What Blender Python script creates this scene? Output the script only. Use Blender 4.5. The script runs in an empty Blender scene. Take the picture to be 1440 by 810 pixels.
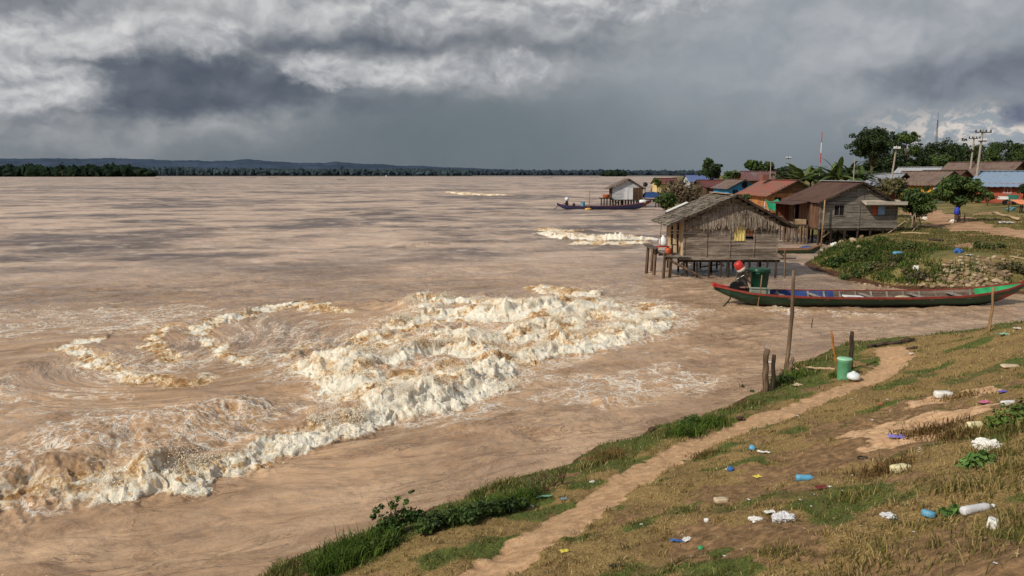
import bpy, math, random
import numpy as np
from mathutils import Vector, Matrix

random.seed(7)
RNG = np.random.default_rng(7)
SC = bpy.context.scene
COL = SC.collection

# ------------------------------------------------------------------ camera maths
CAM_H = 5.5
FPX = 1047.0                       # focal length in photo pixels (1440 wide)
HOR = 245.5                        # horizon row of the photo
PITCH = math.atan((405.0 - HOR) / FPX)
CP, SP = math.cos(PITCH), math.sin(PITCH)

def ray(x, y):
    a = x - 720.0; b = 405.0 - y
    return np.array([a, SP * b + CP * FPX, CP * b - SP * FPX])

def W0(x, y, z=0.0):
    """point of the photo on the level plane z"""
    d = ray(x, y); t = (z - CAM_H) / d[2]
    return np.array([d[0] * t, d[1] * t, z])

def AT(x, y, Y):
    """point of the photo at distance Y along the view"""
    d = ray(x, y); t = Y / d[1]
    return np.array([d[0] * t, Y, CAM_H + d[2] * t])

# ------------------------------------------------------------------ numpy noise
_PT = np.random.default_rng(11).permutation(4096).astype(np.int32)
_PT = np.concatenate([_PT, _PT])
_GA = np.random.default_rng(12).uniform(0, 2 * math.pi, 4096)
_GX = np.cos(_GA); _GY = np.sin(_GA)

def perlin(x, y, seed=0):
    x = np.asarray(x, dtype=np.float64) + seed * 17.371; y = np.asarray(y, dtype=np.float64) - seed * 9.733
    x0 = np.floor(x); y0 = np.floor(y)
    fx = x - x0; fy = y - y0
    ix = x0.astype(np.int32) & 4095; iy = y0.astype(np.int32) & 4095
    ix1 = (ix + 1) & 4095; iy1 = (iy + 1) & 4095
    u = fx * fx * fx * (fx * (fx * 6 - 15) + 10); v = fy * fy * fy * (fy * (fy * 6 - 15) + 10)
    p0 = _PT[ix]; p1 = _PT[ix1]
    a = _PT[p0 + iy]; b = _PT[p1 + iy]; c = _PT[p0 + iy1]; d = _PT[p1 + iy1]
    n00 = _GX[a] * fx + _GY[a] * fy; n10 = _GX[b] * (fx - 1) + _GY[b] * fy
    n01 = _GX[c] * fx + _GY[c] * (fy - 1); n11 = _GX[d] * (fx - 1) + _GY[d] * (fy - 1)
    n0 = n00 + u * (n10 - n00); n1 = n01 + u * (n11 - n01)
    return (n0 + v * (n1 - n0)) * 1.5

def fbm(x, y, octs=4, seed=0, lac=2.03, gain=0.5):
    s = 0; a = 1.0; t = 0
    for o in range(octs):
        s = s + a * perlin(x, y, seed + o * 17); t += a
        x = x * lac + 3.7; y = y * lac - 1.3; a *= gain
    return s / t

def billow(x, y, octs=3, seed=0, lac=2.2, gain=0.5):
    s = 0; a = 1.0; t = 0
    for o in range(octs):
        s = s + a * np.abs(perlin(x, y, seed + o * 13)); t += a
        x = x * lac + 5.1; y = y * lac + 2.7; a *= gain
    return s / t

def sstep(a, b, x):
    t = np.clip((x - a) / (b - a), 0, 1)
    return t * t * (3 - 2 * t)

def poly_dist(px, py, pts):
    """distance to a polyline, side (+ = left of travel) and parameter 0..1"""
    best = np.full(px.shape, 1e9); side = np.zeros(px.shape); tt = np.zeros(px.shape)
    seg = [math.dist(pts[i][:2], pts[i + 1][:2]) for i in range(len(pts) - 1)]
    tot = sum(seg); acc = 0
    for i in range(len(pts) - 1):
        ax, ay = pts[i][0], pts[i][1]; bx, by = pts[i + 1][0], pts[i + 1][1]
        dx, dy = bx - ax, by - ay; L2 = dx * dx + dy * dy + 1e-9
        t = np.clip(((px - ax) * dx + (py - ay) * dy) / L2, 0, 1)
        d = np.hypot(px - ax - t * dx, py - ay - t * dy)
        s = dx * (py - ay) - dy * (px - ax)
        m = d < best
        best = np.where(m, d, best); side = np.where(m, np.sign(s), side)
        tt = np.where(m, (acc + t * seg[i]) / tot, tt); acc += seg[i]
    return best, side, tt

def poly_sd(px, py, pts):
    """signed distance to a closed polygon, + inside"""
    best = np.full(px.shape, 1e9); ins = np.zeros(px.shape, dtype=bool)
    n = len(pts)
    for i in range(n):
        ax, ay = pts[i][0], pts[i][1]; bx, by = pts[(i + 1) % n][0], pts[(i + 1) % n][1]
        dx, dy = bx - ax, by - ay; L2 = dx * dx + dy * dy + 1e-9
        t = np.clip(((px - ax) * dx + (py - ay) * dy) / L2, 0, 1)
        best = np.minimum(best, np.hypot(px - ax - t * dx, py - ay - t * dy))
        c = ((ay > py) != (by > py))
        xi = ax + (py - ay) / (dy if abs(dy) > 1e-9 else 1e-9) * dx
        ins ^= c & (px < xi)
    return np.where(ins, best, -best)

# ------------------------------------------------------------------ node helpers
def S(r, g, b):
    f = lambda c: (c / 255.0 / 12.92) if c / 255.0 <= 0.04045 else ((c / 255.0 + 0.055) / 1.055) ** 2.4
    return (f(r), f(g), f(b), 1.0)

class NG:
    def __init__(s, nt): s.nt = nt
    def node(s, t, **kw):
        n = s.nt.nodes.new(t)
        for k, v in kw.items(): setattr(n, k, v)
        return n
    def put(s, sock, v):
        if v is None: return
        if isinstance(v, (int, float, tuple, list)): sock.default_value = v
        else: s.nt.links.new(v, sock)
    def m(s, op, a, b=None, c=None, clamp=False):
        n = s.node('ShaderNodeMath', operation=op, use_clamp=clamp)
        for i, v in enumerate((a, b, c)): s.put(n.inputs[i], v)
        return n.outputs[0]
    def add(s, a, b): return s.m('ADD', a, b)
    def sub(s, a, b): return s.m('SUBTRACT', a, b)
    def mul(s, a, b): return s.m('MULTIPLY', a, b)
    def vm(s, op, a, b=None, sc=None):
        n = s.node('ShaderNodeVectorMath', operation=op)
        s.put(n.inputs[0], a)
        if b is not None: s.put(n.inputs[1], b)
        if sc is not None: s.put(n.inputs['Scale'], sc)
        return n.outputs[0]
    def mix(s, f, a, b, blend='MIX'):
        n = s.node('ShaderNodeMix', data_type='RGBA', blend_type=blend)
        s.put(n.inputs[0], f); s.put(n.inputs[6], a); s.put(n.inputs[7], b)
        return n.outputs[2]
    def ss(s, x, a, b, lo=0.0, hi=1.0, kind='SMOOTHSTEP'):
        n = s.node('ShaderNodeMapRange', interpolation_type=kind)
        for i, v in enumerate((x, a, b, lo, hi)): s.put(n.inputs[i], v)
        return n.outputs[0]
    def noise(s, vec, scale, detail=4, rough=0.5, dist=0.0, col=False, ntype=None):
        n = s.node('ShaderNodeTexNoise')
        if ntype: n.noise_type = ntype
        s.put(n.inputs['Vector'], vec); n.inputs['Scale'].default_value = scale
        n.inputs['Detail'].default_value = detail; n.inputs['Roughness'].default_value = rough
        n.inputs['Distortion'].default_value = dist
        return n.outputs['Color' if col else 'Fac']
    def vor(s, vec, scale, feature='F1', rnd=1.0, out='Distance', **kw):
        n = s.node('ShaderNodeTexVoronoi', feature=feature, **kw)
        s.put(n.inputs['Vector'], vec); n.inputs['Scale'].default_value = scale
        n.inputs['Randomness'].default_value = rnd
        return n.outputs[out]
    def ramp(s, f, stops):
        n = s.node('ShaderNodeValToRGB')
        while len(n.color_ramp.elements) < len(stops): n.color_ramp.elements.new(0.5)
        for e, (p, c) in zip(n.color_ramp.elements, stops): e.position = p; e.color = c
        s.put(n.inputs[0], f)
        return n.outputs[0]
    def attr(s, name, out='Fac'):
        return s.node('ShaderNodeAttribute', attribute_name=name).outputs[out]
    def obj(s): return s.node('ShaderNodeTexCoord').outputs['Object']
    def pos(s): return s.node('ShaderNodeNewGeometry').outputs['Position']
    def sep(s, v): return s.node('ShaderNodeSeparateXYZ').outputs if v is None else s._sep(v)
    def _sep(s, v):
        n = s.node('ShaderNodeSeparateXYZ'); s.put(n.inputs[0], v); return n.outputs
    def comb(s, x, y, z):
        n = s.node('ShaderNodeCombineXYZ')
        for i, v in enumerate((x, y, z)): s.put(n.inputs[i], v)
        return n.outputs[0]
    def scale(s, v, sx, sy, sz): return s.vm('MULTIPLY', v, (sx, sy, sz))
    def bump(s, h, strength=0.5, dist=0.05, normal=None):
        n = s.node('ShaderNodeBump'); n.inputs['Strength'].default_value = strength
        n.inputs['Distance'].default_value = dist; s.put(n.inputs['Height'], h)
        if normal is not None: s.put(n.inputs['Normal'], normal)
        return n.outputs[0]

MATS = {}
def new_mat(name):
    m = bpy.data.materials.new(name); m.use_nodes = True
    nt = m.node_tree; g = NG(nt)
    bs = nt.nodes['Principled BSDF']
    MATS[name] = m
    return m, g, bs

def m_plain(name, c, rough=0.7, var=0.25, scale=6.0, metal=0.0, bump=0.15, spec=0.3, c2=None):
    """a surface of one colour with uneven dirt and wear"""
    m, g, bs = new_mat(name)
    o = g.obj()
    n1 = g.noise(o, scale, 5, 0.6); n2 = g.noise(o, scale * 7, 3, 0.6)
    d = tuple(x * (1 - var) for x in c[:3]) + (1,)
    l = tuple(min(1, x * (1 + var * 0.6)) for x in c[:3]) + (1,)
    col = g.mix(g.ss(n1, 0.32, 0.7), d, l)
    if c2: col = g.mix(g.ss(n2, 0.5, 0.68), col, c2)
    g.put(bs.inputs['Base Color'], col)
    bs.inputs['Roughness'].default_value = rough; bs.inputs['Metallic'].default_value = metal
    bs.inputs['Specular IOR Level'].default_value = spec
    if bump: g.put(bs.inputs['Normal'], g.bump(n2, bump, 0.02))
    return m

# ------------------------------------------------------------------ mesh helpers
class MB:
    def __init__(s): s.v = []; s.f = []; s.mi = []; s.cur = 0
    def add(s, vs, fs):
        o = len(s.v); s.v += [tuple(float(c) for c in p) for p in vs]
        for f in fs: s.f.append(tuple(i + o for i in f)); s.mi.append(s.cur)
        return s
    def box(s, c, size, rz=0.0, rx=0.0, ry=0.0, taper=1.0):
        hx, hy, hz = size[0] / 2, size[1] / 2, size[2] / 2
        M = Matrix.Translation(c) @ Matrix.Rotation(rz, 4, 'Z') @ Matrix.Rotation(ry, 4, 'Y') @ Matrix.Rotation(rx, 4, 'X')
        vs = []
        for z in (-1, 1):
            k = taper if z > 0 else 1
            for x, y in ((-1, -1), (1, -1), (1, 1), (-1, 1)):
                vs.append(M @ Vector((x * hx * k, y * hy * k, z * hz)))
        return s.add(vs, [(3, 2, 1, 0), (4, 5, 6, 7), (0, 1, 5, 4), (1, 2, 6, 5), (2, 3, 7, 6), (3, 0, 4, 7)])
    def tube(s, pts, rads, n=8, cap=True):
        pts = [Vector(p) for p in pts]
        if isinstance(rads, (int, float)): rads = [rads] * len(pts)
        rings = []; prev = None
        for i, p in enumerate(pts):
            d = (pts[min(i + 1, len(pts) - 1)] - pts[max(i - 1, 0)]).normalized()
            if prev is None:
                a = Vector((0, 0, 1)) if abs(d.z) < 0.9 else Vector((1, 0, 0))
                u = d.cross(a).normalized()
            else:
                u = (prev - d * prev.dot(d)).normalized()
            prev = u; w = d.cross(u)
            rings.append([p + (u * math.cos(2 * math.pi * k / n) + w * math.sin(2 * math.pi * k / n)) * rads[i] for k in range(n)])
        vs = [q for r in rings for q in r]; fs = []
        for i in range(len(pts) - 1):
            for k in range(n):
                k2 = (k + 1) % n
                fs.append((i * n + k, i * n + k2, (i + 1) * n + k2, (i + 1) * n + k))
        if cap:
            fs.append(tuple(reversed(range(n)))); fs.append(tuple((len(pts) - 1) * n + k for k in range(n)))
        return s.add(vs, fs)
    def bar(s, a, b, w, h=None):
        """a squared timber from a to b"""
        h = h or w
        a = Vector(a); b = Vector(b); d = (b - a).normalized()
        up = Vector((0, 0, 1)) if abs(d.z) < 0.95 else Vector((0, 1, 0))
        u = d.cross(up).normalized(); v = u.cross(d)
        vs = []
        for p in (a, b):
            for x, y in ((-1, -1), (1, -1), (1, 1), (-1, 1)): vs.append(p + u * x * w / 2 + v * y * h / 2)
        return s.add(vs, [(3, 2, 1, 0), (4, 5, 6, 7), (0, 1, 5, 4), (1, 2, 6, 5), (2, 3, 7, 6), (3, 0, 4, 7)])
    def quad(s, a, b, c, d): return s.add([a, b, c, d], [(0, 1, 2, 3)])
    def lathe(s, prof, c=(0, 0, 0), n=16, M=None):
        vs = []; fs = []
        for r, z in prof:
            for k in range(n):
                a = 2 * math.pi * k / n
                p = Vector((r * math.cos(a), r * math.sin(a), z))
                if M is not None: p = M @ p
                vs.append(p + Vector(c))
        for i in range(len(prof) - 1):
            for k in range(n):
                k2 = (k + 1) % n
                fs.append((i * n + k, i * n + k2, (i + 1) * n + k2, (i + 1) * n + k))
        fs.append(tuple(reversed(range(n)))); fs.append(tuple((len(prof) - 1) * n + k for k in range(n)))
        return s.add(vs, fs)
    def build(s, name, mats, parent=None, smooth=False, loc=None, rotz=0.0, jitter=0.0):
        me = bpy.data.meshes.new(name)
        v = s.v
        if jitter:
            v = [tuple(c + random.uniform(-jitter, jitter) for c in p) for p in v]
        me.from_pydata(v, [], s.f)
        if not isinstance(mats, (list, tuple)): mats = [mats]
        for m in mats: me.materials.append(m)
        if len(mats) > 1: me.polygons.foreach_set('material_index', s.mi)
        if smooth: me.polygons.foreach_set('use_smooth', [True] * len(me.polygons))
        me.update()
        return link(name, me, parent, loc, rotz)

def link(name, me, parent=None, loc=None, rotz=0.0):
    o = bpy.data.objects.new(name, me); COL.objects.link(o)
    if loc is not None: o.location = tuple(float(c) for c in loc)
    o.rotation_euler[2] = rotz
    if parent is not None: o.parent = parent
    return o

def np_mesh(name, verts, faces, mats, smooth=True, attrs=None, vattrs=None, cols=None):
    """verts (n,3), faces (m,k) fixed size arrays -> mesh datablock"""
    me = bpy.data.meshes.new(name)
    nv = len(verts); nf, k = faces.shape
    me.vertices.add(nv); me.vertices.foreach_set('co', np.ascontiguousarray(verts, dtype=np.float32).ravel())
    me.loops.add(nf * k); me.loops.foreach_set('vertex_index', np.ascontiguousarray(faces, dtype=np.int32).ravel())
    me.polygons.add(nf)
    me.polygons.foreach_set('loop_start', np.arange(0, nf * k, k, dtype=np.int32))
    me.polygons.foreach_set('loop_total', np.full(nf, k, dtype=np.int32))
    me.polygons.foreach_set('use_smooth', np.full(nf, smooth, dtype=bool))
    for a, val in (attrs or {}).items():
        at = me.attributes.new(a, 'FLOAT', 'POINT'); at.data.foreach_set('value', np.ascontiguousarray(val, dtype=np.float32))
    for a, val in (vattrs or {}).items():
        at = me.attributes.new(a, 'FLOAT_VECTOR', 'POINT'); at.data.foreach_set('vector', np.ascontiguousarray(val, dtype=np.float32).ravel())
    for a, val in (cols or {}).items():
        at = me.attributes.new(a, 'FLOAT_COLOR', 'POINT'); at.data.foreach_set('color', np.ascontiguousarray(val, dtype=np.float32).ravel())
    if not isinstance(mats, (list, tuple)): mats = [mats]
    for m in mats: me.materials.append(m)
    me.update(calc_edges=True)
    return me

def tag(o, label=None, cat=None, group=None, kind=None):
    if label: o['label'] = label
    if cat: o['category'] = cat
    if group: o['group'] = group
    if kind: o['kind'] = kind
    return o

def thing(name, label, cat, loc=(0, 0, 0), rotz=0.0, group=None):
    o = bpy.data.objects.new(name, None); COL.objects.link(o)
    o.location = tuple(float(c) for c in loc); o.rotation_euler = (0, 0, rotz)
    o.empty_display_size = 0.2
    return tag(o, label, cat, group)

def children_of(o): return [c for c in bpy.data.objects if c.parent is o]

def copy_tree(o, parent=None):
    c = o.copy(); COL.objects.link(c)
    if parent is not None: c.parent = parent
    for ch in children_of(o): copy_tree(ch, c)
    return c
# ------------------------------------------------------------------ camera, light, sky
cam = bpy.data.cameras.new('camera'); cam.sensor_width = 36.0; cam.lens = FPX / 1440 * 36.0
cam.clip_start = 0.1; cam.clip_end = 30000
cam_o = bpy.data.objects.new('camera', cam); COL.objects.link(cam_o)
cam_o.location = (0, 0, CAM_H); cam_o.rotation_euler = (math.pi / 2 - PITCH, 0, 0)
SC.camera = cam_o
SC.view_settings.view_transform = 'Standard'; SC.view_settings.look = 'None'
SC.view_settings.exposure = 0; SC.view_settings.gamma = 1
SC.cycles.use_denoising = True
try: SC.cycles.denoiser = 'OPENIMAGEDENOISE'
except Exception: pass
SC.cycles.max_bounces = 5; SC.cycles.diffuse_bounces = 3; SC.cycles.glossy_bounces = 2
SC.cycles.transparent_max_bounces = 4; SC.cycles.transmission_bounces = 2
SC.cycles.caustics_reflective = False; SC.cycles.caustics_refractive = False

SUN_AZ = math.radians(-122)        # measured from +Y towards +X: left and behind the camera
SUN_EL = math.radians(40)
sdir = Vector((math.sin(SUN_AZ) * math.cos(SUN_EL), math.cos(SUN_AZ) * math.cos(SUN_EL), math.sin(SUN_EL)))
sun = bpy.data.lights.new('sun', 'SUN'); sun.energy = 3.7; sun.angle = math.radians(0.6); sun.color = (1.0, 0.93, 0.82)
sun_o = bpy.data.objects.new('sun', sun); COL.objects.link(sun_o)
sun_o.rotation_euler = sdir.to_track_quat('Z', 'Y').to_euler()

def azel(x, y):
    d = ray(x, y); d = d / np.linalg.norm(d)
    return math.degrees(math.atan2(d[0], d[1])), math.degrees(math.asin(d[2]))

world = bpy.data.worlds.new('World'); SC.world = world; world.use_nodes = True
def build_sky():
    nt = world.node_tree; g = NG(nt)
    bg = nt.nodes['Background']
    sky = g.node('ShaderNodeTexSky', sky_type='NISHITA', sun_disc=False, sun_elevation=SUN_EL, sun_rotation=SUN_AZ)
    BG = 0.1
    bg.inputs['Strength'].default_value = BG
    d = g.node('ShaderNodeTexCoord').outputs['Generated']
    x, y, z = g.sep(d)
    az = g.mul(g.m('ARCTAN2', x, y), 180 / math.pi)
    el = g.mul(g.m('ARCSINE', z), 180 / math.pi)
    P = g.comb(az, g.mul(el, 1.35), 0.0)             # degrees; clouds a little flattened
    # warped coordinates: soft, turbulent outlines
    w = g.vm('SUBTRACT', g.noise(P, 0.17, 4, 0.55, col=True), (0.5, 0.5, 0.5))
    Pw = g.vm('ADD', P, g.vm('SCALE', w, sc=5.0))
    px, py, _ = g.sep(Pw)
    ely = g.m('DIVIDE', py, 1.35)
    w2 = g.vm('SUBTRACT', g.noise(P, 0.7, 5, 0.6, col=True), (0.5, 0.5, 0.5))
    Pc = g.vm('ADD', g.vm('ADD', P, g.vm('SCALE', w, sc=2.6)), g.vm('SCALE', w2, sc=2.2))
    cx_, cy_, _ = g.sep(Pc); cel = g.m('DIVIDE', cy_, 1.35)
    def C(r, gg, b): return tuple(c / BG for c in S(r, gg, b)[:3]) + (1,)
    def blob(cx, cy, rx, ry, soft=0.55, crisp=False):
        a, e = azel(cx, cy); ax = rx / 19.0; ey = ry / 19.0
        dx = g.mul(g.sub(cx_ if crisp else px, a), 1 / ax); dy = g.mul(g.sub(cel if crisp else ely, e), 1 / ey)
        q = g.m('SQRT', g.add(g.mul(dx, dx), g.mul(dy, dy)))
        return g.ss(q, 1 - soft, 1 + soft * 0.7, 1.0, 0.0)
    # lit billows: noise minus the same noise a step towards the light
    def billows(scale, off, det, rough=0.5):
        a = g.noise(Pw, scale, det, rough)
        b = g.noise(g.vm('ADD', Pw, off), scale, det, rough)
        return g.sub(a, b), a
    s1, n1 = billows(0.13, (0.9, -1.9, 0), 3.0)
    s2, n2 = billows(0.34, (0.35, -0.8, 0), 3.5)
    s1 = g.mul(s1, -1.0); s2 = g.mul(s2, -1.0)
    n3 = g.noise(Pw, 0.9, 5, 0.6)
    relief = g.add(g.add(g.mul(s1, 1.0), g.mul(s2, 0.55)), g.mul(g.sub(n3, 0.5), 0.10))
    # ---- rain veil: base of the sky
    veil = g.mix(g.ss(el, 0.0, 13.0), C(106, 115, 122), C(124, 133, 141))
    veil = g.mix(g.mul(blob(1030, 60, 330, 150, 1.0), 0.85), veil, C(148, 156, 163))
    veil = g.mix(g.mul(blob(120, 195, 420, 36, 1.0), 0.9), veil, C(122, 129, 136))
    veil = g.mix(g.mul(blob(640, 190, 300, 60, 1.0), 0.5), veil, C(98, 109, 116))
    veil = g.mix(g.mul(blob(1100, 215, 200, 40, 1.0), 0.4), veil, C(128, 137, 145))
    streak = g.noise(g.scale(Pw, 0.35, 0.12, 1), 0.5, 3, 0.5)
    veil = g.mix(g.mul(g.ss(streak, 0.3, 0.8), 0.07), veil, C(150, 158, 164))
    colr = veil
    # right hand clouds: pale layers, a dark mass, a gap of bright sky by the right edge
    right = g.mix(g.ss(relief, -0.28, 0.28), C(146, 152, 160), C(186, 188, 192))
    colr = g.mix(g.mul(blob(1380, 30, 330, 110, 0.9), 0.9), colr, right)
    skyc = g.mix(0.35, C(150, 172, 198), sky.outputs[0])
    gap = g.mix(g.ss(n3, 0.44, 0.6), C(156, 164, 172), C(226, 216, 206))
    gap = g.mix(g.mul(g.ss(n1, 0.5, 0.7), 0.4), gap, skyc)
    colr = g.mix(g.mul(blob(1420, 182, 140, 26, 0.8), 0.85), colr, gap)
    mass = g.mix(g.ss(relief, -0.25, 0.3), C(94, 101, 114), C(132, 138, 150))
    massm = g.m('MAXIMUM', blob(1400, 100, 150, 34, 0.7), blob(1320, 122, 80, 22, 0.8))
    colr = g.mix(g.mul(massm, 0.9), colr, mass)
    colr = g.mix(g.mul(blob(1440, 160, 16, 14, 0.6), 0.9), colr, C(98, 106, 128))
    # ---- the big bank of cumulus, upper left
    body = g.ramp(g.ss(relief, -0.30, 0.30, 0, 1, 'LINEAR'),
                  [(0.0, C(108, 113, 122)), (0.35, C(138, 142, 148)), (0.6, C(166, 168, 171)), (1.0, C(208, 208, 208))])
    top = g.m('MAXIMUM', blob(-60, 10, 520, 150, 0.4), blob(430, 0, 500, 120, 0.45))
    top = g.m('MAXIMUM', top, blob(690, -50, 380, 90, 0.4))
    top = g.m('MAXIMUM', top, g.mul(blob(620, 100, 200, 38, 0.7), 0.9))
    colr = g.mix(top, colr, body)
    # dark bellies
    belly = g.mix(g.ss(relief, -0.34, 0.34), C(74, 83, 97), C(100, 108, 120))
    bm = g.m('MAXIMUM', blob(255, 120, 240, 42, 0.45, True), g.mul(blob(570, 62, 260, 16, 1.0), 0.85))
    bm = g.m('MAXIMUM', bm, g.mul(blob(430, 145, 170, 12, 1.0), 0.7))
    bm = g.m('MAXIMUM', bm, g.mul(blob(130, 152, 130, 9, 1.0), 0.7))
    colr = g.mix(g.mul(bm, 0.9), colr, belly)
    # bright heads standing in front of the bellies
    head = g.ramp(g.ss(relief, -0.25, 0.25, 0, 1, 'LINEAR'), [(0, C(126, 130, 136)), (0.45, C(186, 187, 189)), (1, C(232, 230, 227))])
    h3, _n = billows(0.75, (0.22, -0.5, 0), 4, 0.55)
    headr = g.sub(g.add(g.mul(s2, 0.5), g.mul(s1, 0.5)), g.mul(h3, 0.32))
    head = g.ramp(g.ss(headr, -0.26, 0.24, 0, 1, 'LINEAR'), [(0, C(124, 129, 137)), (0.4, C(172, 174, 178)), (0.7, C(210, 210, 211)), (1, C(236, 234, 231))])
    hm = g.m('MAXIMUM', blob(15, 112, 100, 38, 0.35, True), g.mul(blob(455, 100, 52, 26, 0.35, True), 0.85))
    hm = g.m('MAXIMUM', hm, g.mul(blob(545, 106, 62, 18, 0.4, True), 0.75))
    hm = g.m('MAXIMUM', hm, g.mul(blob(640, 100, 60, 20, 0.45, True), 0.6))
    hm = g.m('MAXIMUM', hm, g.mul(blob(728, 95, 40, 24, 0.4, True), 0.75))
    hm = g.m('MAXIMUM', hm, g.mul(blob(285, 46, 62, 26, 0.45, True), 0.8))
    hm = g.m('MAXIMUM', hm, g.mul(blob(80, 48, 110, 26, 0.5, True), 0.7))
    hm = g.m('MAXIMUM', hm, g.mul(blob(560, 18, 240, 26, 0.8), 0.6))
    hm = g.m('MAXIMUM', hm, g.mul(blob(860, 4, 160, 20, 0.5, True), 0.85))
    colr = g.mix(g.mul(hm, 0.9), colr, head)
    # overhead and behind: broken bright cloud with blue between
    over = g.mix(g.ss(n1, 0.42, 0.62), sky.outputs[0], C(196, 196, 198))
    colr = g.mix(g.ss(el, 22, 50), colr, over)
    back = g.ss(y, 0.05, -0.45)
    colr = g.mix(g.mul(back, g.ss(el, -2, 12)), colr, over)
    nt.links.new(colr, bg.inputs['Color'])
build_sky()
# ------------------------------------------------------------------ land
NEAR_SHORE = [W0(*p) for p in [(250, 870), (400, 806), (480, 768), (560, 742), (640, 716), (700, 692), (755, 676), (830, 645), (905, 615), (965, 600), (1030, 574),
              (1072, 556), (1092, 532), (1130, 512), (1180, 494), (1230, 488), (1290, 484), (1350, 474), (1440, 461), (1600, 446)]]
NEAR_POLY = [(p[0], p[1]) for p in NEAR_SHORE] + [(60, 28), (60, -30), (-30, -30), (-14, 2)]
FAR_SHORE = [W0(*p) for p in [(1560, 420), (1440, 414), (1380, 411), (1300, 408), (1240, 404), (1190, 392), (1150, 380), (1132, 372), (1150, 362), (1165, 352), (1172, 345),
             (1150, 338), (1120, 325), (1085, 312), (1040, 305), (985, 302), (945, 300), (928, 292), (922, 280)]]
FAR_POLY = [(p[0], p[1]) for p in FAR_SHORE] + [(48, 260), (75, 400), (140, 700), (320, 1500), (900, 3200), (7000, 9000), (9000, 2000), (4000, 30), (80, 30)]
BANK_D = [-40, -4, -1.0, 0.0, 0.25, 0.6, 1.2, 2.4, 4.0, 6.0, 9.0, 14.0, 40.0]
BANK_Z = [-2.0, -1.2, -0.35, 0.0, 0.26, 0.42, 0.56, 0.86, 1.36, 2.1, 3.35, 4.1, 5.2]
LAND_D = [-60, -8, -2.0, 0.0, 1.0, 2.5, 5.0, 9.0, 20, 50, 120, 400, 4000]
LAND_Z = [-3.0, -1.6, -0.5, 0.0, 0.45, 0.85, 1.2, 1.5, 2.0, 2.5, 3.2, 6.0, 12.0]
RIP_C = W0(1365, 400)

def ground_base(x, y):
    x = np.asarray(x, float); y = np.asarray(y, float)
    jx = fbm(x * 0.9, y * 0.9, 3, 40) * 0.35; jy = fbm(x * 0.9 + 31, y * 0.9, 3, 41) * 0.35
    dn = poly_sd(x + jx, y + jy, NEAR_POLY)
    df = poly_sd(x + jx * 2, y + jy * 2, FAR_POLY)
    zn = np.interp(dn, BANK_D, BANK_Z); zf = np.interp(df, LAND_D, LAND_Z)
    rip = np.exp(-(((x - RIP_C[0]) / 3.2) ** 2 + ((y - RIP_C[1] - 0.6) / 3.0) ** 2)) * sstep(0, 1.3, df)
    zf = zf + rip * 0.35
    z = np.maximum(zn, zf)
    return z, dn, df

def ground_z(x, y):
    z, dn, df = ground_base(x, y)
    near = sstep(0.2, 1.5, np.maximum(dn, df))
    r = np.hypot(x, y)
    z = z + near * (fbm(np.asarray(x) * 0.7, np.asarray(y) * 0.7, 4, 5) * 0.10 + fbm(np.asarray(x) * 4, np.asarray(y) * 4, 3, 6) * 0.025 * (r < 70))
    z = z + fbm(np.asarray(x) * 0.05, np.asarray(y) * 0.05, 3, 8) * 0.6 * sstep(10, 60, df)
    return z, dn, df

def P(px, py, tmax=400):
    """where the photo's ray meets the ground (or the water level)"""
    d = ray(px, py); d = d / np.linalg.norm(d)
    t = np.geomspace(2.0, tmax, 6000)
    x, y, z = d[0] * t, d[1] * t, CAM_H + d[2] * t
    gz = np.maximum(ground_z(x, y)[0], 0.0)
    hit = np.nonzero(z <= gz)[0]
    i = hit[0] if len(hit) else len(t) - 1
    return np.array([x[i], y[i], gz[i]])

def gz(x, y): return float(ground_z(np.array([x]), np.array([y]))[0][0])

PATH = [P(*p) for p in [(610, 850), (672, 812), (745, 765), (835, 705), (920, 652), (1000, 615), (1080, 586), (1150, 560), (1205, 542), (1245, 522), (1262, 505), (1250, 490)]]
ROAD = [P(*p) for p in [(1290, 296), (1320, 305), (1350, 318), (1400, 322), (1445, 330), (1500, 340)]]
EARTH = P(1368, 356)
SAND = [(P(a, b), c, d) for a, b, c, d in [(1290, 590, 0.9, 0.16), (1330, 563, 0.9, 0.12), (1225, 607, 0.45, 0.14), (1265, 625, 0.5, 0.12), (1345, 582, 0.6, 0.12)]]
BARE = [(1195, 607, 0.55, 0.32), (1250, 590, 0.9, 0.35), (1330, 580, 0.9, 0.3), (1110, 665, 0.45, 0.3), (1180, 640, 0.6, 0.35), (1080, 750, 0.4, 0.25), (1330, 565, 0.8, 0.25), (1000, 760, 0.35, 0.25), (1370, 790, 0.4, 0.3), (1030, 690, 0.4, 0.25), (1240, 625, 0.6, 0.3)]
BARE = [(P(a, b), c, d) for a, b, c, d in BARE]

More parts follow.
